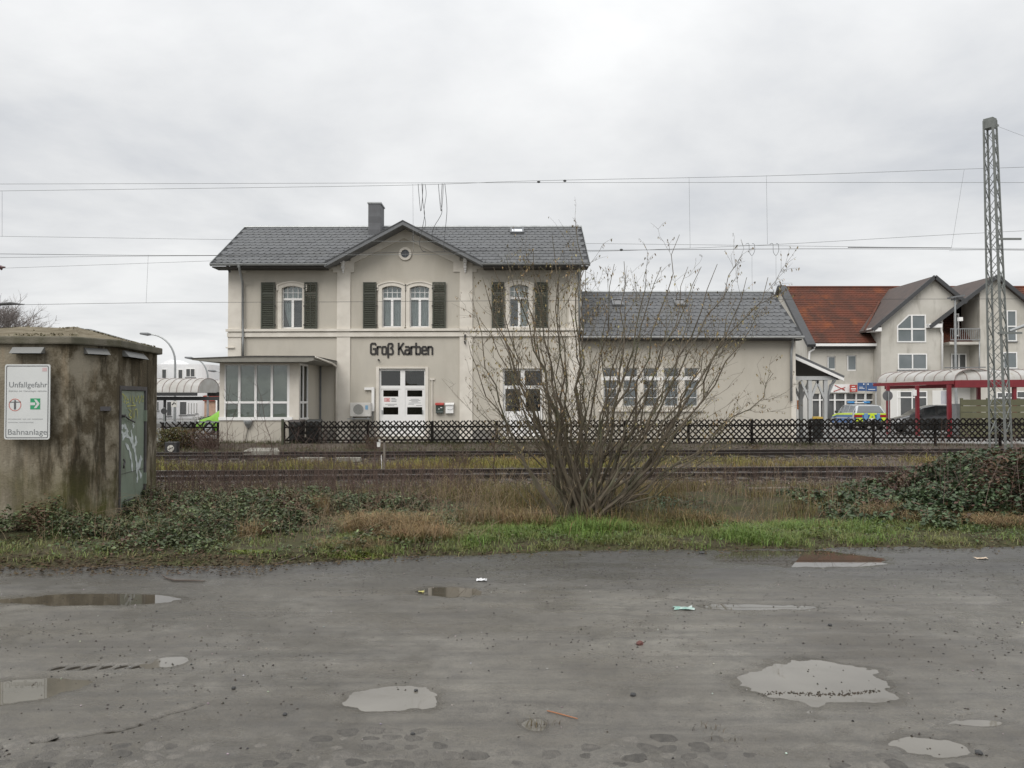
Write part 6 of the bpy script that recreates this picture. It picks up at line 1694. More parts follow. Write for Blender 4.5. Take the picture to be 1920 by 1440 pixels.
# ================================================================== LATTICE MAST
m_mast = pm('mast_steel', (.20, .21, .20), .7, alt=(.14, .15, .14), scale=6, metal=.2)
MY = 28.9
mast = thing('lattice_mast', 'tall tapering steel lattice mast carrying the overhead line on the right', 'mast', (at(1874, 800, MY).x, MY, 0))
B_ = at(1876, 795, MY); T_ = at(1856, 226, MY); MH = T_.z
def mc(k, z):
    t = z / MH; s = .37 + (.215 - .37) * t
    a = R(45 * 2 * k / 2 * 1 + 90 * k * .5 + 8)
    a = R(8 + 90 * k)
    return Vector((B_.x + (T_.x - B_.x) * t + s * math.sin(a), MY + s * math.cos(a), z))
for k in range(4):
    MB().bar(mc(k, -.3), mc(k, MH), .055 if k != 2 else .075, .055, up=(math.sin(R(8 + 90 * k + 45)), math.cos(R(8 + 90 * k + 45)), 0)).build('leg', m_mast, mast)
nb = 22
for k in range(4):
    for i in range(nb):
        z0 = .5 + (MH - .9) * i / nb; z1 = .5 + (MH - .9) * (i + 1) / nb
        a, b = (mc(k, z0), mc((k + 1) % 4, z1)) if i % 2 == 0 else (mc((k + 1) % 4, z0), mc(k, z1))
        MB().bar(a, b, .032, .014).build('brace', m_mast, mast)
        if k in (1, 2):
            a, b = (mc((k + 1) % 4, z0), mc(k, z1)) if i % 2 == 0 else (mc(k, z0), mc((k + 1) % 4, z1))
            MB().bar(a, b, .026, .013).build('brace', m_mast, mast)
pts = [mc(k, MH) for k in range(4)]
MB().prismz([(p.x + (p.x - T_.x) * .08, p.y + (p.y - MY) * .08) for p in pts], MH - .30, MH + .06).build('head_box', m_mast, mast)
for z, l_ in ((at(1880, 452, MY).z, 20), (at(1880, 626, MY).z, 22)):
    a = at(1868 - l_ / 2, 0, MY).x; MB().bar((a - .1, MY - .38, z), (a + .75, MY - .38, z), .05, .07).build('clamp', m_mast, mast)
MB().bar(at(1866, 233, MY), at(1872, 236, MY), .06).build('end_fitting', m_mast, mast)
tag(MB().tube([at(1893, 621, 28.6), at(1920, 611, 28.6), at(1960, 596, 28.6)], [.05, .06, .06], 8).build('cantilever_tube', m_zinc), 'grey cantilever tube reaching in from the right edge behind the mast', 'tube')
# lamp post on the forecourt by the house
lp = thing('street_lamp', 'grey flat-headed street lamp on the forecourt before the second gable', 'street lamp', (at(1793, 800, 46).x, 46, 0))
MB().tube([at(1794, 805, 46), at(1792, 700, 46), at(1790.5, 558, 46)], [.09, .07, .045], 10).build('pole', m_zinc, lp)
hd = MB().bar(at(1780, 558.5, 46), at(1806, 554.5, 46), .45, .09).bar(at(1784, 562, 46), at(1800, 560, 46), .12, .08); hd.build('lamp_head', m_soffit, lp)
MB().box(at(1790, 0, 45.8).x, at(1797, 0, 45.8).x, 45.7, 45.9, at(1790, 602, 45.8).z, at(1790, 595, 45.8).z).build('box', m_white, lp)

# ================================================================== OVERHEAD LINE
m_wire = pm('wire', (.22, .23, .23), .6); m_wired = pm('wire_dark', (.05, .05, .05), .6)
def wire(pts, Y, label, r=.008, m=None, group='overhead line wires', Ys=None, name='overhead_wire'):
    P = []
    for i, (px, py) in enumerate(pts): P.append(at(px, py, Y if Ys is None else Ys[i]))
    Q = []
    for i in range(len(P) - 1):
        for t in np.linspace(0, 1, 6, endpoint=False):
            p0, p1, p2, p3 = P[max(i - 1, 0)], P[i], P[i + 1], P[min(i + 2, len(P) - 1)]
            Q.append(.5 * ((2 * p1) + (p2 - p0) * t + (2 * p0 - 5 * p1 + 4 * p2 - p3) * t * t + (3 * p1 - p0 - 3 * p2 + p3) * t ** 3))
    Q.append(P[-1])
    mb = MB().tube(Q, r * .68, 5)
    return tag(mb.build(name, m or m_wire, smooth=True), label, 'wire', group)
wire([(-200, 345.5), (400, 344), (960, 342.5), (1500, 342), (2150, 342.5)], 19, 'level upper wire passing high in front of the chimney', .007)
wire([(-200, 361), (0, 358), (720, 348), (1000, 339), (1430, 330), (1810, 317), (2150, 306)], 20, 'upper wire rising towards the right and crossing the one beside it over the roof', .0075)
wire([(-200, 441), (0, 443), (450, 449.5), (780, 453), (1100, 456.5), (1440, 460.5), (1780, 465), (2150, 469)], 25, 'wire crossing the upper slates of the main roof', .008)
wire([(-200, 474), (0, 476), (380, 479), (800, 472.5), (1100, 469.5), (1590, 466.5), (2150, 470)], 19.2, 'lower wire passing just above the main eaves and the round window', .0085, m_wired)
wire([(-200, 486), (0, 483), (300, 480), (800, 477), (1100, 472), (1440, 459), (1760, 441), (2150, 421)], 19.8, 'wire climbing to the right from the main eaves towards the mast', .007)
wire([(-200, 575), (0, 572), (300, 567.5), (640, 566), (1090, 563), (1600, 561), (2150, 560)], 26.5, 'lowest wire running across the upper windows', .0095, m_wired)
wire([(-200, 508), (0, 503), (400, 489), (470, 487)], 27.5, 'short sloping wire ending at the left eaves of the station', .008)
wire([(1866, 235), (1900, 248), (2000, 285)], 28.8, 'stay wire running down to the right from the mast head', .007)
wire([(1780, 470), (1880, 469), (2150, 475)], 27, 'wire passing behind the mast just below its upper clamp', .007)
wire([(1590, 463.8), (1690, 464.2), (1783, 464.8)], 19.2, 'short thick doubled wire between two clamps left of the mast', .014, m_wired)
for (px0, py0, px1, py1, Y, lab) in ((4, 358, 4, 443, 20, 'dropper at the left edge of the sky'), (278, 478, 274, 568, 22, 'dropper left of the station between the lower wires'), (774, 345, 775, 472, 19.1, 'dropper in front of the gable beside the wire loops'),
        (1292, 332, 1294, 465, 19.6, 'dropper above the wing, left of two'), (1437, 329, 1439, 458, 19.6, 'dropper above the wing, right of two'), (1808, 317, 1784, 465, 19.6, 'slanting dropper left of the mast')):
    wire([(px0, py0), ((px0 + px1) / 2, (py0 + py1) / 2), (px1, py1)], Y, 'thin vertical ' + lab if 'slant' not in lab else 'thin ' + lab, .005, None, 'droppers of the overhead line', name='dropper_wire')
# jumper loops
for k, (dx_, lab) in enumerate(((0, 'left'), (38, 'right'))):
    wire([(784 + dx_, 345), (786 + dx_, 370), (789 + dx_, 396), (792 + dx_, 372), (793 + dx_, 345)], 19, f'narrow hanging loop of dark cable in front of the roof, {lab} of two', .010, m_wired, 'jumper cables hanging over the gable', name='jumper_cable')
wire([(791, 344), (793, 380), (796, 405), (789, 440), (787, 458), (792, 470), (799, 472)], 19, 'dark cable curling down to the lower wire over the gable peak', .010, m_wired, 'jumper cables hanging over the gable', name='jumper_cable')
wire([(797, 345), (799, 365), (795, 395), (797, 425), (776, 440), (774, 449), (779, 453)], 19, 'dark cable swinging left in front of the gable', .009, m_wired, 'jumper cables hanging over the gable', name='jumper_cable')
wire([(829, 344), (827, 380), (828, 400), (814, 425), (810, 440), (812, 449), (822, 453)], 19, 'dark cable swinging left over the right slope of the gable', .010, m_wired, 'jumper cables hanging over the gable', name='jumper_cable')
wire([(834, 344), (838, 390), (835, 430), (832, 462), (834, 471), (840, 472)], 19, 'dark cable dropping straight beside the gable on its right', .010, m_wired, 'jumper cables hanging over the gable', name='jumper_cable')
for px, lab in ((1410, 'left'), (1455, 'right')):
    wire([(px - 12, 458), (px - 6, 457), (px - 5, 472), (px, 479), (px + 5, 470), (px + 4, 458), (px, 457)], 26, f'small cable loop over the wing ridge, {lab} of two', .010, m_wired, 'small loops above the wing', name='jumper_cable')
    wire([(px, 479), (px, 505), (px + .5, 545)], 26, f'cable tail hanging below the {lab} small loop over the wing', .006, None, 'small loops above the wing', name='jumper_cable')
for px, py, Y, lab in ((1010, 341, 19, 'first'), (1059, 339, 19, 'second'), (1165, 468.5, 19.2, 'third')):
    a, b = at(px - 3, py, Y), at(px + 3, py, Y); tag(MB().tube([a, a.lerp(b, .3), a.lerp(b, .7), b], [.012, .028, .028, .012], 8).build('wire_clamp', m_wired), f'small dark clamp on the overhead wire over the roof, {lab} from the left', 'clamp', 'wire clamps')
a = at(-10, 502, 27); ins = MB().tube([at(-8, 501, 27), at(0, 501.5, 27), at(2, 502, 27), at(4, 501, 27), at(10, 501, 27)], [.05, .05, .09, .05, .02], 8)
tag(ins.build('insulator', pm('insulator_brown', (.10, .05, .05), .3)), 'dark insulator cut by the left edge of the picture', 'insulator')
tag(MB().tube([at(-10, 571, 26.5), at(20, 569, 26.5), at(46, 571, 26.5)], [.05, .05, .012], 8).build('wire_clamp', m_wired), 'tapered dark clamp on the lowest wire at the left edge', 'clamp', 'wire clamps')

# ================================================================== LEFT BACKGROUND
m_modern = pm('modern_white', (.74, .74, .74), .8, alt=(.70, .70, .70), scale=1)
ob = thing('modern_block', 'white modern block with rounded end and small dark windows left of the station', 'building', (at(330, 790, 75).x, 75, 0))
x0, x1 = at(200, 700, 75).x, at(368, 700, 75).x; zt = at(330, 683, 75).z
plan_ = [(x0, 75), (x1, 75)] + [(x1 + 1.1 * math.sin(a), 76.1 - 1.1 * math.cos(a)) for a in np.linspace(.2, 1.57, 6)] + [(x1 + 1.1, 88), (x0, 88)]
MB().prismz(plan_, 0, zt).build('wall', m_modern, ob)
MB().prism([(at(300, 0, 77).x, zt), (at(345, 0, 77).x, zt), (at(325, 0, 77).x, at(325, 674, 77).z)], 77, 80).build('roof_ridge', m_modern, ob)
for a, b, c, d in ((303.5, 312.5, 692, 710), (334, 343, 692.5, 710), (348.5, 366, 691, 707)): far_window(a, b, c, d, 75, 1 if b - a < 12 else 2, None, m_paned, ob, .04, t=.05)
for a, b, c, d in ((313, 322, 753, 780), (337, 350, 753, 778), (294.5, 298, 753, 770), (353, 355, 755, 777), (358, 360, 755, 777), (363, 365, 755, 777), (368, 370, 755, 775)): far_window(a, b, c, d, 75, 1, None, m_paned, ob, .03, t=.03)
# pale monopitch roof showing above the hut
pb = thing('pale_hall', 'pale grey hall whose sloping roof edge shows above the hut', 'building', (at(200, 790, 62).x, 62, 0))
zt = at(165, 618.5, 62).z
A_, B__ = at(165, 700, 62).x, at(294, 700, 85).x
MB().prismz([(A_, 62), (B__, 85), (B__ - 18, 85), (A_ - 18, 62)], 0, zt).build('wall', m_modern, pb)
MB().bar((A_ - 18, 61.95, zt), (A_, 61.95, zt), .35, .14).bar((A_, 61.95, zt), (B__, 85, zt), .35, .14).build('roof_edge', m_zinc, pb)
MB().box(at(128, 0, 62).x, at(138, 0, 62).x, 63, 64, zt, zt + .3).build('roof_unit', m_zinc, pb)
# brick house behind the bay, low hedge
bh = thing('brick_house', 'small house with orange-red wall between the white block and the bay', 'house', (at(400, 790, 70).x, 70, 0))
MB().box(at(383, 770, 70).x, at(450, 770, 70).x, 70, 76, 0, at(400, 741, 70).z).build('wall', pm('pale_brick', (.45, .30, .22), .9), bh); MB().box(at(382, 770, 70).x, at(450, 770, 70).x, 69.8, 70, at(400, 752, 70).z, at(400, 742, 70).z).build('fascia', pm('red_fascia', (.32, .06, .04), .7), bh)
MB().tube([at(403, 748, 69.7), at(407, 752, 69.7), at(407, 775, 69.7)], .12, 8).build('downpipe', m_white, bh)
# dark canopy with vaulted roofs
cp = thing('platform_canopy', 'dark-framed canopy with beige vaulted roof left of the bay', 'shelter', (at(350, 790, 46).x, 46, 0))
EZ0 = EZs; EZs = at(330, 739, 46).z; SPAN_, RISE_ = SPAN, RISE; SPAN, RISE = 3.4, .85
m_rib_old = m_rib
vault(cp, Vector((at(250, 740, 46).x, 46)), Vector((1, 0)), at(371, 740, 46).x - at(250, 740, 46).x, Vector((0, 1)), 9, 'c')
xe = at(371, 740, 46).x
MB().add([(xe, 46 + SPAN * (1 - math.cos(math.pi * u)) / 2, EZs + .1 + RISE * math.sin(math.pi * u) ** .85) for u in np.linspace(0, 1, 11)], [tuple(range(11))]).build('end_panel', m_vault, cp, fix=False)
vault(cp, Vector((at(371, 740, 50).x, 50)), Vector((1, 0)), at(440, 740, 50).x - at(371, 740, 50).x, Vector((0, 1)), 4, 'd')
MB().box(at(240, 740, 46).x, at(369, 740, 46).x, 45.9, 46.1, EZs - .1, EZs + .09).build('eave_beam', m_blackp, cp); MB().box(at(240, 740, 46.5).x, at(430, 740, 46.5).x, 46.6, 46.8, EZs - .36, EZs - .14).build('lower_beam', m_blackp, cp)
MB().box(at(390, 735, 49).x, at(440, 735, 49).x, 48.9, 49.1, EZs - .1, EZs + .14).build('eave_beam', m_blackp, cp)
for px in (309, 410): X_ = at(px, 760, 46.7).x; MB().box(X_ - .06, X_ + .06, 46.64, 46.76, 0, EZs - .3).build('post', m_blackp, cp)
EZs = EZ0; SPAN, RISE = SPAN_, RISE_
# curved street lamps
def lamp(pole_px, pole_y0, pole_y1, head, Y, label):
    t = thing('street_lamp', label, 'street lamp', (at(pole_px, 790, Y).x, Y, 0), 'curved grey street lamps left of the station')
    a = at(pole_px, pole_y1, Y); h = at(*head, Y); base = Vector((a.x, Y, 0))
    c = [a]
    for s in np.linspace(.15, 1, 9):
        ang_ = s * math.pi / 2; c.append(Vector((a.x + (h.x - a.x) * (1 - math.cos(ang_)), Y, a.z + (h.z - a.z) * math.sin(ang_))))
    MB().tube([base] + c, [.10] + [.07 - .003 * i for i in range(len(c))], 8).build('pole', m_zinc, t)
    d = (c[-1] - c[-2]).normalized()
    MB().tube([c[-1] - d * .1, c[-1] + d * .15, c[-1] + d * .65], [.05, .11, .06], 8).build('lamp_head', m_soffit, t)
lamp(328.5, 790, 680, (281, 627), 52, 'tall curved street lamp just right of the hut')
lamp(390, 790, 712, (362, 672), 62, 'smaller curved street lamp nearer the bay roof')
lamp(428, 790, 720, (404, 696), 70, 'farthest curved street lamp, only its head showing beside the bay')
# small street signs
for (px, py0, py1, Y, lab) in ((327, 752, 763, 44, 'small grey square sign on a pole before the white block'), (308, 764, 778, 42, 'dark oval post sign near the hut edge')):
    t = thing('street_sign', lab, 'sign', (at(px, 800, Y).x, Y, 0)); c = at(px, (py0 + py1) / 2, Y)
    hh = (at(px, py0, Y).z - at(px, py1, Y).z) / 2
    if px == 327: MB().box(c.x - hh, c.x + hh, Y - .05, Y - .03, c.z - hh, c.z + hh).build('plate', m_acw, t); MB().tube([(c.x - .1, Y - .06, c.z - .05), (c.x, Y - .06, c.z + .08), (c.x + .1, Y - .06, c.z)], .03, 6).build('arrow', m_blackp, t)
    else: MB().cyl((c.x, Y - .05, c.z), (0, 1, 0), hh * .8, .03, 16).build('plate', m_blackp, t)
    MB().tube([(c.x, Y, 0), (c.x, Y, c.z + hh)], .035, 6).build('pole', m_zinc, t)
MB().box(-60, at(372, 790, 50).x, 50, 50.2, -.1, .28).build('kerb', m_pave, kind='structure')
# low dark hedge behind the car
# ================================================================== TRACKSIDE FURNITURE
t = thing('shunting_signal', 'low black shunting signal box with a round white face beside the far track', 'signal', (at(319, 850, 27.2).x, 27.2, -.1))
x0, z1 = h_(308.5, 829, 27.2); x1, z0 = h_(331, 851, 27.2)
MB().box(x0, x1, 27.2, 27.5, z0, z1).build('box', m_blackp, t, bevel=.015); c = at(319, 841, 27.15)
MB().cyl((c.x, 27.2, c.z), (0, -1, 0), .115, .02, 24).build('face', pm('signal_face', (.6, .58, .52), .5), t); MB().bar((c.x - .08, 27.17, c.z - .03), (c.x + .08, 27.17, c.z + .04), .018, .01, up=(0, 1, 0)).build('bar', m_blackp, t)
MB().box(c.x - .05, c.x + .05, 27.3, 27.4, -.3, z0).build('foot', m_blackp, t)
t = thing('marker_post', 'short weathered trackside post with a small white plate in front of the fence', 'post', (at(720, 880, 20.4).x, 20.4, -.1))
MB().bar(at(720.5, 882, 20.4), at(720.5, 830, 20.4), .065, .05).build('post', pm('post_wood', (.20, .18, .15), .9), t)
MB().box(at(709.5, 0, 20.35).x, at(716, 0, 20.35).x, 20.33, 20.35, at(712, 838, 20.35).z, at(712, 829, 20.35).z).box(at(713, 0, 20.35).x, at(716, 0, 20.35).x, 20.33, 20.35, at(712, 828, 20.35).z, at(712, 824, 20.35).z).build('plate', m_white2, t)
MB().bar(at(715.5, 881, 20.36), at(715, 853, 20.36), .025, .02).build('strip', m_white2, t)
m_slabc = pm('pale_slab', (.27, .26, .225), .9, alt=(.18, .17, .14), scale=6, bump=.3)
tag(MB().add([(*gnd(a, b, .03),) for a, b in ((456, 846), (524, 846), (520, 839.5), (470, 839.5))] + [(*(gnd(a, b, .03) - Vector((0, 0, .12))),) for a, b in ((456, 846), (524, 846), (520, 839.5), (470, 839.5))], [(0, 1, 2, 3), (0, 4, 5, 1), (1, 5, 6, 2), (2, 6, 7, 3), (3, 7, 4, 0)]).build('concrete_slab', m_slabc), 'pale concrete slab lying at the foot of the bay', 'slab')
for k in range(7):
    a, b = gnd(560 + k * 70, 861 + random.uniform(-2, 1), -.08), gnd(612 + k * 70 + random.uniform(-8, 8), 861.5, -.08)
    if k in (0, 1): tag(MB().bar(a, b, .3, .12).build('cable_trough_lid', m_slabc), f'pale concrete trough lid between the tracks, {"left" if k == 0 else "right"} one', 'trough lid', 'trough lids between the tracks')
m_oldw = pm('old_wood', (.17, .14, .11), .95, alt=(.09, .075, .06), scale=5, stretch=(1, 8, 8), bump=.6)
for k, (a, b, z, lab) in enumerate((((1405, 921), (1500, 919), -.10, 'rearmost'), ((1420, 932), (1490, 930), -.13, 'second from the back'), ((1425, 938.5), (1500, 936), -.16, 'third from the back'), ((1430, 948), (1490, 945.5), -.18, 'front'))):
    P0, P1 = gnd(*a, z), gnd(*b, z); tag(MB().bar(P0, P1, .22, .13).build('old_sleeper', m_oldw, bevel=.01), f'weathered old wooden sleeper right of the hazel, {lab} one', 'sleeper', 'old sleepers right of the hazel')

# ================================================================== VEGETATION
def soilz(x, y): return soil_h(np.asarray(x, float), np.asarray(y, float))
def scatter(n, x0, x1, y0, y1, dens):
    """rejection sampling by dens(x, y) in 0..1"""
    out = []
    tot = 0
    while tot < n:
        x = rng.uniform(x0, x1, n * 2); y = rng.uniform(y0, y1, n * 2)
        k = rng.random(n * 2) < dens(x, y)
        out.append(np.stack([x[k], y[k]], 1)); tot += int(k.sum())
        if len(out) > 60: break
    return np.concatenate(out)[:n]
def sig(t): return 1 / (1 + np.exp(-t))
# --- short green grass along the verge
def d_grass(x, y):
    d = y - edge_y(x)
    base = sig((d - .03) * 22) * sig((1.5 - d) * 5)
    lft = np.where(x < -2.2, .12 + .25 * (fbm(x * 2, y * 2, 101, 3) > .56), 1.0)
    pat = np.clip((fbm(x * 1.9, y * 3.0, 102, 4) - .33) * 4.5, .03, 1)
    return np.clip(base * lft * pat, 0, 1)
P2 = scatter(40000, -6.2, 8.2, 8.3, 11.4, d_grass)
x, y = P2[:, 0], P2[:, 1]; n = len(x)
P = np.stack([x, y, soilz(x, y) - .01], 1)
lush = np.clip((fbm(x * 1.1, y * 1.4, 103, 3) - .3) * 2.4, 0, 1) * np.where(x > -.6, 1, .35)
h = rng.uniform(.03, .09, n) + lush * rng.uniform(0, .17, n)
V, F = blade_arrays(P, h, rng.uniform(.2, 1.5, n), rng.uniform(.0022, .0045, n))
cg = vary((0.115, 0.205, 0.038), n, .28, (0.19, 0.25, 0.055)); cd = vary((0.17, 0.16, 0.06), n, .25, (0.25, 0.2, 0.1))
t = np.clip(.88 - lush * 1.25 + rng.normal(0, .25, n), 0, 1)[:, None]
np_mesh('grass', V, F, m_veg, cols=np.repeat(cg * (1 - t * .8) + cd * t * .8, 2, 0), kind='stuff', label='short wet green grass along the edge of the lot')
# moss and leaf litter flecks at the asphalt edge
def d_lit(x, y):
    d = y - edge_y(x); return np.clip(np.exp(-((d - .02) / .28) ** 2) * np.where(x < -1.0, 1.0, .35) + .25 * (x < -2.5) * (d > -.8) * (d < .2), 0, 1)
P2 = scatter(6000, -6.2, 8, 7.9, 10.4, d_lit); x, y = P2.T; n = len(x)
V, F = leaf_arrays(np.stack([x, y, np.maximum(soilz(x, y), 0.0) + .012], 1), rng.uniform(.015, .05, n), .6, .12)
np_mesh('leaf_litter', V, F, m_dry, cols=vary((0.06, 0.042, 0.028), n, .4, (0.12, 0.09, 0.05)), kind='stuff', label='brown leaf litter along the asphalt edge')

# broad-leaved weeds low in the grass
P2 = scatter(5200, -6, 8.2, 8.6, 11.2, lambda x, y: np.clip(sig((y - edge_y(x) - .1) * 14) * np.clip((fbm(x * 2.3, y * 2.6, 105, 3) - .45) * 7, 0, 1), 0, 1)); x, y = P2.T; n = len(x)
V, F = leaf_arrays(np.stack([x, y, soilz(x, y) + rng.uniform(.01, .09, n)], 1), rng.uniform(.02, .05, n), .7, .45)
np_mesh('weeds', V, F, m_veg, cols=vary((0.07, 0.115, 0.035), n, .3, (0.12, 0.11, 0.045)), kind='stuff', label='low broad-leaved weeds in the verge grass')
# --- bramble and ivy ground cover
def cover_h(x, y):
    """height of the low growth"""
    left = sig((-1.55 - x) * 2.2) * sig((y - (edge_y(x) + .35)) * 5) * sig((14.6 - y) * 1.6)
    hl = left * (.05 + .80 * np.clip(fbm(x * 1.15, y * .9, 111, 4) - .25, 0, 1)) * np.where(x < -3.3, 1.0, .85) * np.where(y > 12.4, .7, 1) * np.where((x < -4.7) & (x > -5.95) & (y < 11.4), .4, 1)
    hutside = np.exp(-((x + 6.0) / .8) ** 2) * np.exp(-((y - 10.1) / .5) ** 2) * .22
    right = sig((x - 4.85) * 4) * sig((y - 10.75 - .25 * np.sin(x * 2)) * 4.5) * sig((15.6 - y) * 2)
    hr = right * (.03 + .55 * np.clip(fbm(x * 1.1, y * 1.0, 112, 4) - .22, 0, 1) + (.52 + .85 * fbm(x * .8, y * .8, 118, 2)) * sig((x - 6.9) * 2.6) + .10 * sig((x - 7.8) * 2))
    mid = sig((x - 1.9) * 3) * sig((3.3 - x) * 3) * sig((y - 11.6) * 4) * sig((14 - y) * 2) * .35 * fbm(x, y, 113, 2) * 1.3
    return np.maximum(np.maximum(hl + hutside, mid), hr)
def leaves_on(n, x0, x1, y0, y1, thr, size, col, mixc, name, parent=None, label=None, seedn=0, kind='stuff', bias=1.6, wid=.66):
    dens = lambda x, y: np.clip((cover_h(x, y) - thr) * 5, 0, 1) * np.clip((fbm(x * 1.9, y * 1.9, 119 + seedn, 3) - .27) * 4, .06, 1)
    P2 = scatter(n // 4, x0, x1, y0, y1, dens)
    P2 = np.repeat(P2, 4, 0) + rng.normal(0, .028, (len(P2) * 4, 2)); x, y = P2.T; m = len(x)
    hh = cover_h(x, y); u = np.repeat(rng.random(m // 4), 4) ** (1 / bias)
    jit = (fbm(x * 3.3, y * 3.3, 117 + seedn, 2) - .5) * .28 * np.clip(hh * 2.5, 0, 1)
    z = soilz(x, y) + np.maximum(hh * u + jit + rng.normal(0, .02, m), .01)
    s = rng.uniform(*size, m)
    V, F = leaf_arrays(np.stack([x, y, z], 1), s, wid, .42)
    c = vary(col, m, .2, mixc) * np.repeat(np.exp(rng.normal(0, .32, m // 4)), 4)[:, None]
    # a share of dead brown leaves in clumps
    dead = (fbm(x * 1.5, y * 1.5, 121 + seedn, 3) > .56) & (rng.random(m) < .6) | (rng.random(m) < .10)
    c[dead] = vary((0.085, 0.045, 0.028), int(dead.sum()), .3, (0.13, 0.09, 0.05))
    return np_mesh(name, V, F, m_veg, cols=c, kind=kind, parent=parent, label=label)
leaves_on(56000, -6.6, .0, 8.8, 15.6, .02, (.02, .068), (0.058, 0.076, 0.033), (0.12, 0.145, 0.066), 'undergrowth', label='low dark green bramble and ivy left of the hazel')
bt = thing('bramble_thicket', 'dense dark green bramble thicket mounding up at the right edge of the verge', 'bramble thicket', (7.0, 12.5, 0))
leaves_on(56000, 4.3, 11.2, 10.3, 16.2, .04, (.045, .105), (0.045, 0.068, 0.03), (0.095, 0.135, 0.065), 'foliage', parent=bt, seedn=5)
leaves_on(900, 1.7, 4.6, 11.2, 14.6, .05, (.03, .06), (0.04, 0.068, 0.03), (0.07, 0.11, 0.05), 'undergrowth', label='sparse low green leaves behind the hazel stems', seedn=9)
# canes arching out of the growth
def canes(n, x0, x1, y0, y1, hmin, hmax, rad, col, name, parent=None, label=None, lean=.5, dens=None, twig=True, kind='stuff'):
    mb = MB()
    P2 = scatter(n, x0, x1, y0, y1, dens) if dens else np.stack([rng.uniform(x0, x1, n), rng.uniform(y0, y1, n)], 1)
    for (x, y) in P2:
        z = float(soilz(x, y)) if y < 18 else -.15
        hh = random.uniform(hmin, hmax) ** 1.0; a = random.uniform(0, 6.28); l_ = random.gauss(0, lean) * hh
        pts = []
        for k in range(6):
            t = k / 5
            pts.append((x + math.cos(a) * l_ * t ** 1.6 + random.gauss(0, .012) * hh, y + math.sin(a) * l_ * t ** 1.6, z + hh * (t - .25 * min(abs(l_) / hh, 1.4) * t * t * t)))
        mb.tube(pts, [rad * (1 - .75 * k / 5) for k in range(6)], 3, cap=False)
        if twig:
            for k in (2, 3, 4):
                if random.random() < .6:
                    p = Vector(pts[k]); d = Vector((random.gauss(0, 1), random.gauss(0, 1), random.uniform(.3, 1.3))).normalized() * hh * random.uniform(.12, .3)
                    mb.tube([p, p + d * .5 + Vector((0, 0, .01)), p + d], [rad * .5, rad * .35, rad * .2], 3, cap=False)
    return tag(mb.build(name, col, parent, fix=False, kind=kind), label)
m_cane = pm('cane_red', (.105, .062, .048), .7, alt=(.08, .055, .042), scale=3); m_canet = pm('cane_tan', (.26, .20, .125), .8, alt=(.18, .13, .08), scale=3); m_bark = pm('hazel_bark', (.12, .095, .064), .85, alt=(.07, .056, .04), scale=9, dirt=(.085, .09, .05), dscale=4)
canes(260, 4.6, 10.5, 11, 15, .4, 1.5, .005, m_cane, 'canes', bt, None, .9, lambda x, y: np.clip(cover_h(x, y) * 1.5, 0, 1))
canes(900, -9.0, -.6, 11.5, 17.3, .3, 1.05, .0055, m_cane, 'red_canes', None, 'thin reddish bare canes standing above the left undergrowth', .35)
canes(170, -7.5, -1.8, 12.3, 16.5, .7, 1.45, .006, m_cane, 'red_canes', None, 'taller reddish bare canes arching up before the bay and the tracks', .3)
canes(480, -1.6, 5.2, 10.8, 17.0, .15, .65, .0042, m_canet, 'dry_weeds', None, 'dry tan weed stalks around the hazel', .5)
canes(700, -6.2, -.2, 9.2, 13.5, .12, .6, .0032, m_canet, 'dry_weeds', None, 'dry weed stalks in the left undergrowth', .8)
canes(420, 2.6, 9.5, 13.5, 19, .3, .85, .0045, m_cane, 'red_canes', None, 'thin reddish canes beside the near track on the right', .4)
canes(200, -12, 1.5, 15.5, 18.0, .2, .5, .0048, m_cane, 'red_canes', None, 'thin reddish canes beside the near track on the left', .4)
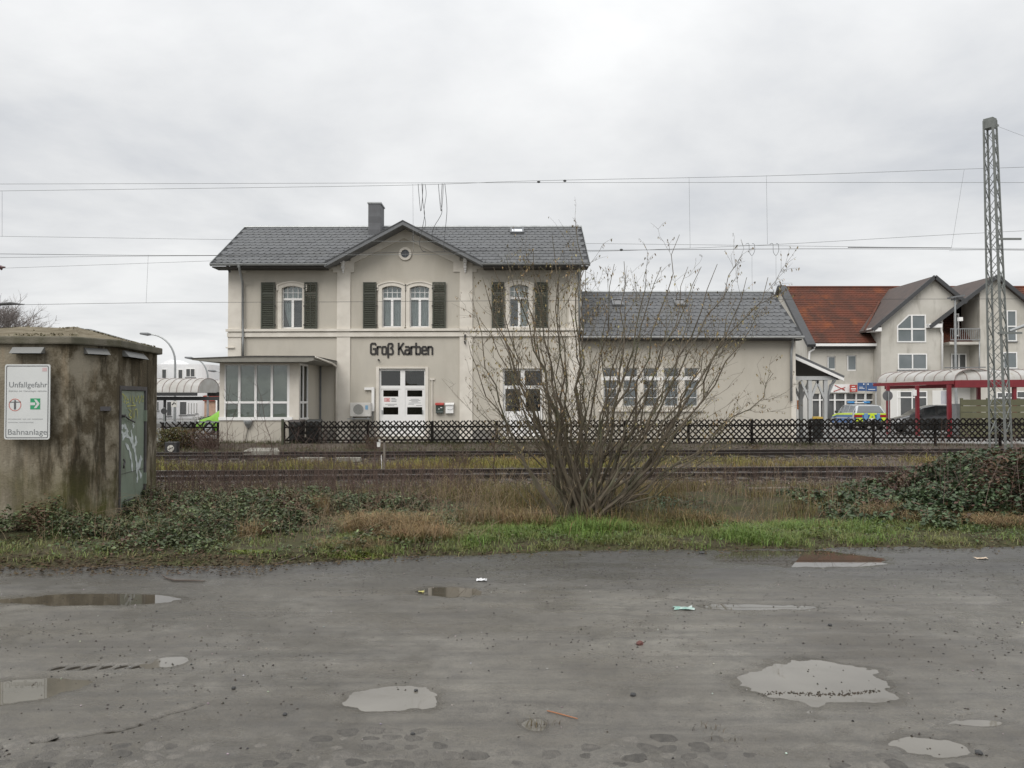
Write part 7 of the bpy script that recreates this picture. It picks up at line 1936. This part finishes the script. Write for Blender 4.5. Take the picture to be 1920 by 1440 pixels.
# --- tufts of dry straw grass
def tuft(cx_, cy_, n, r_, h, lean, col, mixc, name, lab, az=None):
    a = rng.uniform(0, 2 * np.pi, n); rr = r_ * np.sqrt(rng.random(n))
    x = cx_ + rr * np.cos(a); y = cy_ + rr * .5 * np.sin(a)
    P = np.stack([x, y, soilz(x, y) - .01], 1)
    V, F = blade_arrays(P, rng.uniform(h * .45, h, n), np.abs(rng.normal(lean, .4, n)), rng.uniform(.0015, .0035, n), az if az is None else rng.normal(az, .7, n))
    o = np_mesh(name, V, F, m_dry, cols=np.repeat(vary(col, n, .2, mixc), 2, 0)); tag(o, lab, 'grass tuft', 'tufts of dead grass on the verge'); return o
straw, straw2 = (0.29, 0.205, 0.11), (0.21, 0.155, 0.085)
for k, (px, py, n, r_, h, lean, lab) in enumerate(((730, 1003, 1900, .62, .42, 1.3, 'broad flattened tuft of orange straw grass left of the middle'), (790, 1016, 900, .4, .3, 1.4, 'low straw tuft between the broad orange one and the hazel'), (548, 968, 160, .12, .45, .5, 'upright yellow straw tuft in the undergrowth, left of two'),
        (600, 972, 200, .14, .46, .5, 'upright yellow straw tuft in the undergrowth, right of two'), (475, 1010, 220, .2, .3, .8, 'small pale straw tuft in the ivy near the hut'), (925, 985, 600, .5, .36, .8, 'tall brown dead grass just left of the hazel base'), (985, 990, 560, .4, .36, .8, 'brown dead grass hugging the hazel base'),
        (1330, 985, 420, .45, .3, .9, 'dead grass tuft right of the hazel base'), (1655, 978, 500, .35, .4, .8, 'tan grass tuft before the bramble thicket'), (1790, 985, 1100, .75, .3, 1.6, 'long flattened tan grass at the foot of the bramble thicket'), (1880, 990, 700, .5, .3, 1.5, 'flattened tan grass at the right edge of the verge'), (660, 1030, 500, .45, .2, 1.3, 'short brownish tuft at the edge of the asphalt'), (1420, 975, 300, .4, .26, .9, 'dead grass above the hollow by the old sleepers'))):
    g = gnd(px, py, .03); tuft(g.x, g.y, n, r_, h, lean, straw if k % 3 != 2 else straw2, straw2, 'straw_tuft', lab)
for px, py, rx_, n, lab in ((672, 1042, .38, 1500, 'bright yellow-green moss patch at the asphalt edge, larger one'), (470, 1040, .26, 900, 'bright yellow-green moss patch before the ivy, smaller one')):
    g = gnd(px, py, .02); a = rng.uniform(0, 6.28, n); rr = np.sqrt(rng.random(n)) * (.7 + .5 * fbm(a, a * 0, 6, 2))
    x = g.x + rx_ * rr * np.cos(a); y = g.y + rx_ * .38 * rr * np.sin(a)
    V, F = blade_arrays(np.stack([x, y, np.maximum(soilz(x, y), -.005)], 1), rng.uniform(.008, .03, n), rng.uniform(.3, 1.5, n), rng.uniform(.004, .010, n))
    tag(np_mesh('moss_patch', V, F, m_veg, cols=np.repeat(vary((.16, .19, .025), n, .2, (.10, .13, .03)), 2, 0), kind='stuff'), lab)
# pale dead grass everywhere behind the verge
def d_dead(x, y): return np.clip(sig((y - 10.6) * 3) * sig((17.3 - y) * 2) * np.clip((fbm(x * .9, y * .8, 131, 3) - .33) * 3.4, 0, 1) * np.where((x > -1.6) & (x < 4.6), 1, .30), 0, 1)
P2 = scatter(17000, -8, 9, 10, 18, d_dead); x, y = P2.T; n = len(x)
V, F = blade_arrays(np.stack([x, y, soilz(x, y) - .01], 1), rng.uniform(.08, .34, n), np.abs(rng.normal(.7, .5, n)), rng.uniform(.0022, .0045, n))
np_mesh('dead_grass', V, F, m_dry, cols=np.repeat(vary((0.16, 0.115, 0.06), n, .3, (0.115, 0.12, 0.04)), 2, 0), kind='stuff', label='brown and olive winter grass between the verge and the near track')
# yellow-green grass between the tracks and at the fence foot
def d_tr(x, y):
    yy = y - .078 * x
    return np.clip(sig((yy - 21.3) * 4) * sig((24.6 - yy) * 3) * np.clip((fbm(x * .45, y * .6, 141, 3) - .28) * 3.5, 0, 1) * np.where(x > 5.5, .45, 1), 0, 1)
P2 = scatter(26000, -14, 14, 20, 26, d_tr); x, y = P2.T; n = len(x)
V, F = blade_arrays(np.stack([x, y, bal_h(x, y)], 1), rng.uniform(.06, .30, n), np.abs(rng.normal(.7, .4, n)), rng.uniform(.004, .008, n))
tt = np.clip((fbm(x * .5, y * .5, 142, 2) - .3) * 2.2, 0, 1)[:, None]
np_mesh('track_grass', V, F, m_dry, cols=np.repeat(vary((0.19, 0.175, 0.055), n, .2) * (1 - tt) + vary((0.26, 0.185, 0.08), n, .25) * tt, 2, 0), kind='stuff', label='yellowish grass growing between the two tracks')
def d_fe(x, y): return np.clip(sig((y - .08 * x - 28.45) * 6) * sig((29.9 - y) * 8) * np.clip((fbm(x * .6, y, 151, 2) - .2) * 3, .1, 1), 0, 1)
P2 = scatter(15000, -15, 20, 27, 30, d_fe); x, y = P2.T; n = len(x)
V, F = blade_arrays(np.stack([x, y, bal_h(x, y)], 1), rng.uniform(.05, .17, n), np.abs(rng.normal(.7, .4, n)), rng.uniform(.005, .010, n))
np_mesh('bank_grass', V, F, m_veg, cols=np.repeat(vary((0.075, 0.085, 0.035), n, .3, (0.14, 0.12, 0.06)), 2, 0), kind='stuff', label='dark grass on the bank below the lattice fence')
# ballast stones
def stones(n, dens, x0, x1, y0, y1, s0, s1, zf, m, name, label, cols=None):
    P2 = scatter(n, x0, x1, y0, y1, dens); k = len(P2)
    base = np.array([[1, 0, 0], [-1, 0, 0], [0, 1, 0], [0, -1, 0], [0, 0, 1], [0, 0, -.6]], float)
    tri = np.array([[0, 2, 4], [2, 1, 4], [1, 3, 4], [3, 0, 4], [2, 0, 5], [1, 2, 5], [3, 1, 5], [0, 3, 5]])
    s = rng.uniform(s0, s1, (k, 1, 1)); jit = 1 + rng.normal(0, .28, (k, 6, 3)); a = rng.uniform(0, 6.28, k)
    v = base[None] * jit * s; ca, sa = np.cos(a)[:, None], np.sin(a)[:, None]
    vx = v[..., 0] * ca - v[..., 1] * sa; vy = v[..., 0] * sa + v[..., 1] * ca
    z = zf(P2[:, 0], P2[:, 1])
    V = np.stack([vx + P2[:, :1], vy + P2[:, 1:2], v[..., 2] * .8 + z[:, None]], 2).reshape(-1, 3)
    F = (tri[None] + np.arange(k)[:, None, None] * 6).reshape(-1, 3)
    c = np.repeat(vary(cols or (.15, .13, .11), k, .3, (.08, .065, .052)), 8, 0)
    np_mesh(name, V, F, m, cols=c, kind='stuff', label=label)
m_stone = pm('stone', (1, 1, 1), .85, alt=(.7, .7, .7), scale=20, attr=True, spec=.3)
stones(15000, lambda x, y: np.clip(sig((y - .078 * x - 16.9) * 3) * sig((21.3 - (y - .078 * x)) * 3) * .8 + sig((y - .08 * x - 24.6) * 3) * sig((28.5 - (y - .08 * x)) * 4), 0, 1), -14, 15, 16.2, 30, .025, .05, lambda x, y: np.where(y < 18, np.maximum(soilz(x, y), bal_h(x, y)), bal_h(x, y)) + .012, m_stone, 'ballast_stones', 'grey-brown ballast stones along both tracks')
# grit and pebbles on the lot
stones(3800, lambda x, y: np.clip((fbm(x * .9, y * 1.2, 161, 3) - .30) * 2.2, .05, 1) * np.where(y < 8.9, 1, .2), -6, 6, 3.5, 9.4, .002, .0085, lambda x, y: np.maximum(lot_h(x, y), WL) + .001, m_stone, 'grit', 'fine dark grit scattered over the wet asphalt', (.045, .042, .04))
stones(420, lambda x, y: np.ones_like(x), -6, 6, 3.5, 9.4, .003, .008, lambda x, y: lot_h(x, y) + .002, m_stone, 'pale_grit', 'pale chips scattered over the wet asphalt', (.45, .43, .40))
# dark grit line in the large puddle
A, B = gnd(1425, 1302), gnd(1650, 1295)
stones(240, lambda x, y: np.exp(-((y - (A.y + (x - A.x) / (B.x - A.x) * (B.y - A.y) + .02 * np.sin(x * 9))) / .022) ** 2), min(A.x, B.x), max(A.x, B.x), min(A.y, B.y) - .1, max(A.y, B.y) + .1, .002, .007, lambda x, y: np.full_like(x, WL + .001), m_stone, 'puddle_grit', 'line of grit lying across the large puddle', (.05, .04, .03))

# ---------------------------------------------------------------- the hazel
B0h = gnd(1092, 976, .02)
hz = thing('hazel_bush', 'large many-stemmed bare hazel bush with a few yellowed leaves and catkins', 'bush', tuple(B0h))
tips = [(878, 640), (885, 560), (905, 520), (925, 500), (948, 478), (975, 505), (1000, 470), (1035, 440), (1078, 408), (1050, 500), (1098, 505), (1130, 560), (1152, 495), (1170, 490), (1190, 520), (1212, 505), (1240, 500), (1274, 440), (1290, 500), (1315, 500), (1345, 495), (1392, 478), (1400, 520), (1440, 520), (1425, 580), (1450, 700), (1390, 770), (1375, 815), (1365, 790), (1015, 560), (1075, 620), (1180, 600), (1260, 590), (1330, 640), (940, 690), (960, 620), (1120, 660), (1230, 660), (912, 545), (930, 590), (985, 540), (1010, 500), (1040, 520), (1065, 560), (900, 600), (1380, 560), (1350, 600), (1300, 560)]
catP, catS = [], []
def hz_stem(P0, P1, P2, n, r0, r1, jit):
    pts = []
    for k in range(n + 1):
        t = k / n
        p = P0 * (1 - t) ** 2 + P1 * 2 * t * (1 - t) + P2 * t * t
        if 0 < k < n: p = p + Vector((random.gauss(0, jit), random.gauss(0, jit), random.gauss(0, jit * .5)))
        pts.append(p)
    return pts, [r0 + (r1 - r0) * (k / n) ** .8 for k in range(n + 1)]
for si, (tx, ty) in enumerate(tips):
    dy = random.uniform(-1.1, 1.3)
    T = at(tx, ty, B0h.y + dy)
    S = B0h + Vector((random.uniform(-.22, .26) + (tx - 1100) * .0005, random.uniform(-.22, .22), -.03))
    d = T - S
    P1 = S + Vector((d.x * random.uniform(.52, .68), d.y * .55, d.z * random.uniform(.40, .5)))
    big = random.uniform(.55, 1.15) * (1.15 if d.length > 3.2 else .8)
    P1 = P1 + Vector((random.gauss(0, .14), random.gauss(0, .14), random.gauss(0, .10)))
    pts, rr = hz_stem(S, P1, T, 13, .029 * big, .0036, .040)
    mb = MB(); mb.tube(pts, rr, 6)
    for b in range(random.randint(9, 14)):
        t = random.uniform(.22, .97); i = min(int(t * 13), 12); p = pts[i].lerp(pts[i + 1], t * 13 - i)
        tan = (pts[i + 1] - pts[i]).normalized()
        out = Vector((random.gauss(0, 1), random.gauss(0, 1), random.gauss(0, .5)))
        out = (out - tan * out.dot(tan)).normalized()
        L = random.uniform(.35, 1.05) * (1.15 - t) + .22
        q1 = p + (tan * .55 + out * .65) * L * .5; q2 = p + (tan * .75 + out * .55 + Vector((0, 0, .25))) * L
        bp, br = hz_stem(p, q1, q2, 5, max(.0026, rr[i] * .42), .0018, .012)
        mb.tube(bp, br, 4, cap=False)
        for w in range(random.randint(4, 8)):
            j = random.randint(1, 5); pp_ = bp[j]
            dv = ((bp[j] - bp[j - 1]).normalized() * .7 + Vector((random.gauss(0, .6), random.gauss(0, .6), random.gauss(.15, .4)))).normalized() * random.uniform(.08, .30)
            mb.tube([pp_, pp_ + dv * .55 + Vector((random.gauss(0, .01), 0, .008)), pp_ + dv], [.0022, .0017, .0011], 3, cap=False)
            for q in (1.0, .6, .85):
                if random.random() < .5 * (.35 + t): catP.append(pp_ + dv * q); catS.append(random.uniform(.025, .06))
    mb.build('stem', m_bark, hz, fix=False)
catP = np.array([tuple(p) for p in catP]); n = len(catP)
print('catkins', n)
V, F = leaf_arrays(catP - np.array([0, 0, .02]), np.array(catS), .45, .4, droop=rng.normal(-1.05, .35, n))
np_mesh('leaves_and_catkins', V, F, m_dry, parent=hz, cols=vary((0.30, 0.24, 0.125), n, .28, (0.17, 0.12, 0.06)), kind='stuff')
mb = MB()
for k in range(46):   # thin suckers round the base
    a = random.uniform(0, 6.28); S = B0h + Vector((random.uniform(-.5, .55), random.uniform(-.3, .3), -.03)); hh = random.uniform(.6, 2.0)
    T = S + Vector((random.gauss(0, .35) * hh + (S.x - B0h.x) * 1.0, random.gauss(0, .2), hh))
    p, r_ = hz_stem(S, (S + T) / 2 + Vector((random.gauss(0, .06), 0, -.06)), T, 7, .007, .002, .018); mb.tube(p, r_, 4, cap=False)
mb.build('suckers', m_bark, hz, fix=False, kind='stuff')
# thin saplings standing alone
def sapling(base_px, tip_px, Y, lab, n_b=9, r_=.012, m=m_cane, grp='thin bare saplings in the undergrowth'):
    S = at(*base_px, Y); T = at(*tip_px, Y + random.uniform(-.3, .3))
    t = thing('bare_sapling', lab, 'sapling', tuple(S), grp)
    pts, rr = hz_stem(S, (S + T) / 2 + Vector((random.gauss(0, .08), 0, 0)), T, 8, r_, .002, .018)
    mb = MB().tube(pts, rr, 5); H = (T - S).length
    for b in range(n_b):
        u = random.uniform(.3, .95); i = min(int(u * 8), 7); p = pts[i].lerp(pts[i + 1], u * 8 - i); s = random.choice((-1, 1))
        q = p + Vector((s * random.uniform(.1, .3) * H * (1.1 - u), random.gauss(0, .1), random.uniform(.05, .25) * H * (1.1 - u) + .05))
        mb.tube([p, p.lerp(q, .5) + Vector((0, 0, -.01)), q], [r_ * .4, r_ * .28, .0013], 3, cap=False)
        for w in range(2):
            e = q.lerp(p, random.random() * .6); mb.tube([e, e + Vector((random.gauss(0, .08), random.gauss(0, .05), random.uniform(.03, .12)))], [.0018, .001], 3, cap=False)
    mb.build('stem', m, t, fix=False)
sapling((932, 922), (935, 795), 15.2, 'reddish upright sapling just left of the hazel by the near track', 14, .018)
sapling((418, 940), (432, 720), 14.5, 'tall thin sapling crossing the left window of the bay', 7, .008)
sapling((490, 930), (488, 745), 14.8, 'straight thin sapling rising through the middle of the bay', 6, .008)
sapling((520, 900), (478, 690), 15.5, 'leaning thin sapling curving up across the bay panes', 7, .009)
sapling((405, 930), (452, 735), 15.0, 'thin sapling leaning right from beside the bay corner', 6, .008)
sapling((345, 930), (338, 780), 14.2, 'thin reddish sapling beside the hut in front of the hedge', 9, .007)
sapling((385, 940), (372, 775), 14.6, 'thin reddish sapling left of the bay wall', 9, .007)
sapling((557, 950), (560, 800), 14.0, 'thin sapling in front of the wheelie bins', 6, .007)
sapling((690, 935), (655, 820), 14.0, 'short sapling in front of the lattice fence left of the door', 6, .006)
sapling((1010, 900), (828, 710), 14.5, 'long slanting shoot reaching up beside the mailboxes', 5, .008, m_bark)
sapling((1000, 900), (873, 740), 14.3, 'slanting shoot in front of the right pilaster', 5, .008, m_bark)
sapling((1690, 985), (1712, 830), 13.0, 'thin shoot leaning out of the bramble thicket', 5, .007)
# shrubs left of the bay, behind the far track
def shrub(c, rx_, ry_, h, n, col, mixc, name, lab, cat='shrub', stems=20, size=(.04, .09), grp=None):
    t = thing(name, lab, cat, c, grp)
    u = rng.normal(0, .45, (n, 3)); u[:, 2] = rng.random(n) ** .7
    P = np.array(c) + u * np.array([rx_, ry_, h]) * (1 + .3 * (fbm(u[:, 0] * 3, u[:, 2] * 3, 7, 2) - .5))[:, None]
    V, F = leaf_arrays(P, rng.uniform(*size, n), .6, .6)
    np_mesh('foliage', V, F, m_veg, parent=t, cols=vary(col, n, .3, mixc))
    mb = MB()
    for k in range(stems):
        S = Vector(c) + Vector((random.gauss(0, .3) * rx_, random.gauss(0, .3) * ry_, 0)); T = S + Vector((random.gauss(0, .4) * rx_, random.gauss(0, .3) * ry_, h * random.uniform(.6, 1.1)))
        mb.tube([S, S.lerp(T, .5) + Vector((random.gauss(0, .05), 0, 0)), T], [.012, .008, .003], 3, cap=False)
    mb.build('stems', m_cane, t, fix=False)
    return t
shrub((at(318, 830, 29.0).x, 29.0, -.05), .8, .5, .80, 3200, (0.085, 0.10, 0.03), (0.16, 0.10, 0.04), 'green_shrub', 'olive green shrub behind the shunting signal', size=(.04, .08))
shrub((at(352, 830, 29.2).x, 29.2, -.05), .8, .5, .75, 2400, (0.12, 0.075, 0.03), (0.16, 0.10, 0.045), 'brown_shrub', 'rusty brown shrub between the green one and the bay', size=(.04, .07))
shrub((at(392, 830, 28.6).x, 28.6, -.05), .7, .4, .70, 1200, (0.10, 0.055, 0.04), (0.12, 0.08, 0.06), 'brown_shrub', 'reddish twiggy shrub right beside the bay wall', stems=70, size=(.03, .05))
shrub((at(390, 782, 58).x, 58, 0), .9, .6, .55, 900, (0.03, 0.045, 0.02), (.05, .06, .03), 'low_hedge', 'low dark hedge behind the lime-green car', size=(.08, .14))
shrub((at(700, 832, 28.7).x, 28.7, 0), .4, .3, .45, 700, (0.09, 0.06, 0.03), (.13, .1, .05), 'brown_shrub', 'little brown shrub at the fence foot by the marker post', stems=25, size=(.03, .05))
shrub((at(860, 862, 22.5).x, 22.5, -.1), .5, .3, .42, 700, (0.07, 0.05, 0.03), (.1, .08, .04), 'brown_shrub', 'small dark weed clump between the tracks left of the sapling', stems=30, size=(.03, .05))
# far bare tree cut by the left edge
tr = thing('bare_tree', 'bare winter tree far off, cut by the left edge above the hut', 'tree', (at(-25, 800, 42).x, 42, 0))
base = Vector((at(-30, 800, 42).x, 42, 0)); mb = MB(); top_ = base + Vector((.1, 0, 4.0)); mb.tube([base, base.lerp(top_, .5), top_], [.16, .13, .11], 8); mb.build('trunk', m_bark, tr)
crown = MB(); 
def grow(p, d, L, r_, lev):
    q = p + d * L
    crown.tube([p, p.lerp(q, .5) + Vector((random.gauss(0, .03) * L, random.gauss(0, .03) * L, .02 * L)), q], [r_, r_ * .8, r_ * .6], 4 if lev > 1 else 3, cap=False)
    if lev == 0: return
    for k in range(random.randint(2, 4) if lev < 4 else 5):
        nd = (d + Vector((random.gauss(0, .5), random.gauss(0, .5), random.gauss(.1, .35)))).normalized()
        grow(p.lerp(q, random.uniform(.5, 1.0)), nd, L * random.uniform(.55, .82), r_ * .58, lev - 1)
for k in range(4): grow(top_ - Vector((0, 0, .4)), Vector((random.gauss(.15, .45), random.gauss(0, .4), 1)).normalized(), 1.6, .08, 5)
crown.build('crown', pm('far_twigs', (.27, .24, .225), .9), tr, fix=False)

# ================================================================== LITTER ON THE LOT
def on_lot(px, py): 
    g = gnd(px, py, 0); z = float(lot_h(np.array([g.x]), np.array([g.y]))[0]); return Vector((g.x, g.y, max(z, WL)))
def scrap(px, py, w, d, m, name, lab, cat, crumple=.012):
    c = on_lot(px, py); mb = MB(); nx_, ny_ = 7, 5
    vv = [(c.x + (i / (nx_ - 1) - .5) * w + random.gauss(0, w * .04), c.y + (j / (ny_ - 1) - .5) * d + random.gauss(0, d * .06), c.z + .004 + abs(random.gauss(0, crumple))) for j in range(ny_) for i in range(nx_)]
    mb.add(vv, [(j * nx_ + i, j * nx_ + i + 1, (j + 1) * nx_ + i + 1, (j + 1) * nx_ + i) for j in range(ny_ - 1) for i in range(nx_ - 1)])
    return tag(mb.build(name, m, fix=False), lab, cat)
m_paper = pm('paper', (.68, .68, .68), .7, alt=(.5, .5, .5), scale=30)
scrap(903, 1089, .095, .07, m_paper, 'paper_scrap', 'crumpled white paper scrap on the asphalt above the narrow puddle', 'litter')
scrap(1281, 1142, .16, .10, pm('wet_wrapper', (.42, .45, .43), .35, alt=(.12, .30, .24), scale=25), 'torn_wrapper', 'torn whitish-green wrapper flattened on the lot right of the middle', 'litter', .008)
scrap(1840, 1048, .14, .06, pm('pale_leaf', (.5, .4, .3), .7), 'pale_scrap', 'pale pinkish scrap near the verge at the far right', 'litter', .01)
scrap(790, 1109, .05, .05, pm('yellow_leaf', (.4, .36, .12), .7), 'yellow_leaf', 'small yellowish leaf at the left end of the narrow puddle', 'leaf', .006)
def pebble(px, py, r_, m, name, lab, sx=1.0, sz=.7):
    c = on_lot(px, py); bm = bmesh.new(); bmesh.ops.create_icosphere(bm, subdivisions=2, radius=r_)
    for v in bm.verts:
        k = 1 + random.gauss(0, .09); v.co = Vector((v.co.x * sx * k, v.co.y * k, v.co.z * sz * k))
    me = bpy.data.meshes.new(name); bm.to_mesh(me); bm.free(); me.materials.append(m)
    o = bpy.data.objects.new(name, me); C.objects.link(o); o.location = c + Vector((0, 0, r_ * sz * .6)); o.rotation_euler = (0, 0, random.uniform(0, 6))
    return tag(o, lab, 'stone')
m_brick = pm('brick_bit', (.13, .05, .04), .85, alt=(.08, .035, .03), scale=40, bump=.4); m_coal = pm('dark_stone', (.03, .03, .03), .75, alt=(.05, .05, .05), scale=40, bump=.4)
pebble(1199, 1209, .024, m_brick, 'brick_fragment', 'reddish-brown broken brick fragment right of the middle of the lot', 1.3)
pebble(1187, 1304, .017, m_coal, 'dark_stone', 'black stone alone in the middle of the lot, left of the large puddle')
pebble(1556, 1174, .016, m_coal, 'dark_stone', 'black stone above the large puddle')
pebble(1835, 1412, .017, m_coal, 'dark_stone', 'black stone at the lower right corner of the lot', 1.2)
pebble(534, 1340, .013, m_coal, 'dark_stone', 'black stone left of the bright puddle')
pebble(438, 1291, .014, m_coal, 'dark_stone', 'black stone between the left edge puddle and the bright puddle')
pebble(774, 1378, .012, m_coal, 'dark_stone', 'black stone below the bright puddle')
pebble(780, 1294, .013, m_coal, 'dark_stone', 'black stone on the rim of the bright puddle')
pebble(1316, 1037, .03, m_coal, 'dark_stone', 'black stone near the verge left of the long red-reflecting puddle', 1.3, .5)
pebble(395, 1178, .02, pm('bone', (.5, .47, .42), .7), 'pale_stone', 'white stone half hidden at the foot of the hazel') .location = gnd(1082, 985, .05)
m_twig = pm('wet_twig', (.05, .035, .028), .6, alt=(.08, .06, .045), scale=20)
a = [on_lot(*p) for p in ((302, 1080), (312, 1086), (328, 1090), (355, 1090), (384, 1091))]
tw = MB().tube([p + Vector((0, 0, .012 + .01 * (i == 0))) for i, p in enumerate(a)], [.003, .008, .010, .009, .006], 6); tag(tw.build('fallen_branch', m_twig), 'dark wet fallen branch lying on the asphalt before the ivy', 'branch')
a = [on_lot(*p) for p in ((510, 1061), (535, 1056), (560, 1050), (580, 1042))]; tag(MB().tube([p + Vector((0, 0, .012 + .012 * i)) for i, p in enumerate(a)], [.004, .007, .008, .006], 5).build('fallen_branch', m_twig), 'dark twig sticking out of the grass edge near the moss', 'branch')
a = [on_lot(*p) for p in ((172, 1069), (215, 1062), (262, 1058))]; tag(MB().tube([p + Vector((0, 0, .01)) for p in a], [.004, .007, .004], 5).build('fallen_branch', m_twig), 'dark twig on the dirt in front of the hut', 'branch')
a = [on_lot(*p) for p in ((1026, 1336), (1050, 1342), (1083, 1351))]; tag(MB().tube([p + Vector((0, 0, .007)) for p in a], [.0035, .004, .003], 5).build('orange_stick', pm('stick_orange', (.30, .13, .06), .7)), 'short orange-brown stick by the small grassy puddle', 'stick')
# drowned grass in the small puddles
for (px, py, n, lab) in ((1010, 1357, 46, 'dead grass stubble in the small puddle at the bottom'), (1335, 1368, 22, 'dead grass stubble right of the small puddle'), (1378, 1392, 16, 'sparse dead stubble near the bottom edge')):
    g = gnd(px, py); P = np.stack([g.x + rng.normal(0, .05, n), g.y + rng.normal(0, .03, n), np.full(n, WL - .002)], 1)
    V, F = blade_arrays(P, rng.uniform(.02, .055, n), rng.uniform(.2, .9, n), rng.uniform(.001, .0022, n))
    tag(np_mesh('grass_stubble', V, F, m_dry, cols=np.repeat(vary((.10, .075, .04), n, .3), 2, 0), kind='stuff'), lab)
print('objects', len(bpy.data.objects), 'tris', sum(len(m.loop_triangles) or sum(len(p.vertices) - 2 for p in m.polygons) if len(m.polygons) < 5000 else len(m.polygons) * 2 for m in bpy.data.meshes))
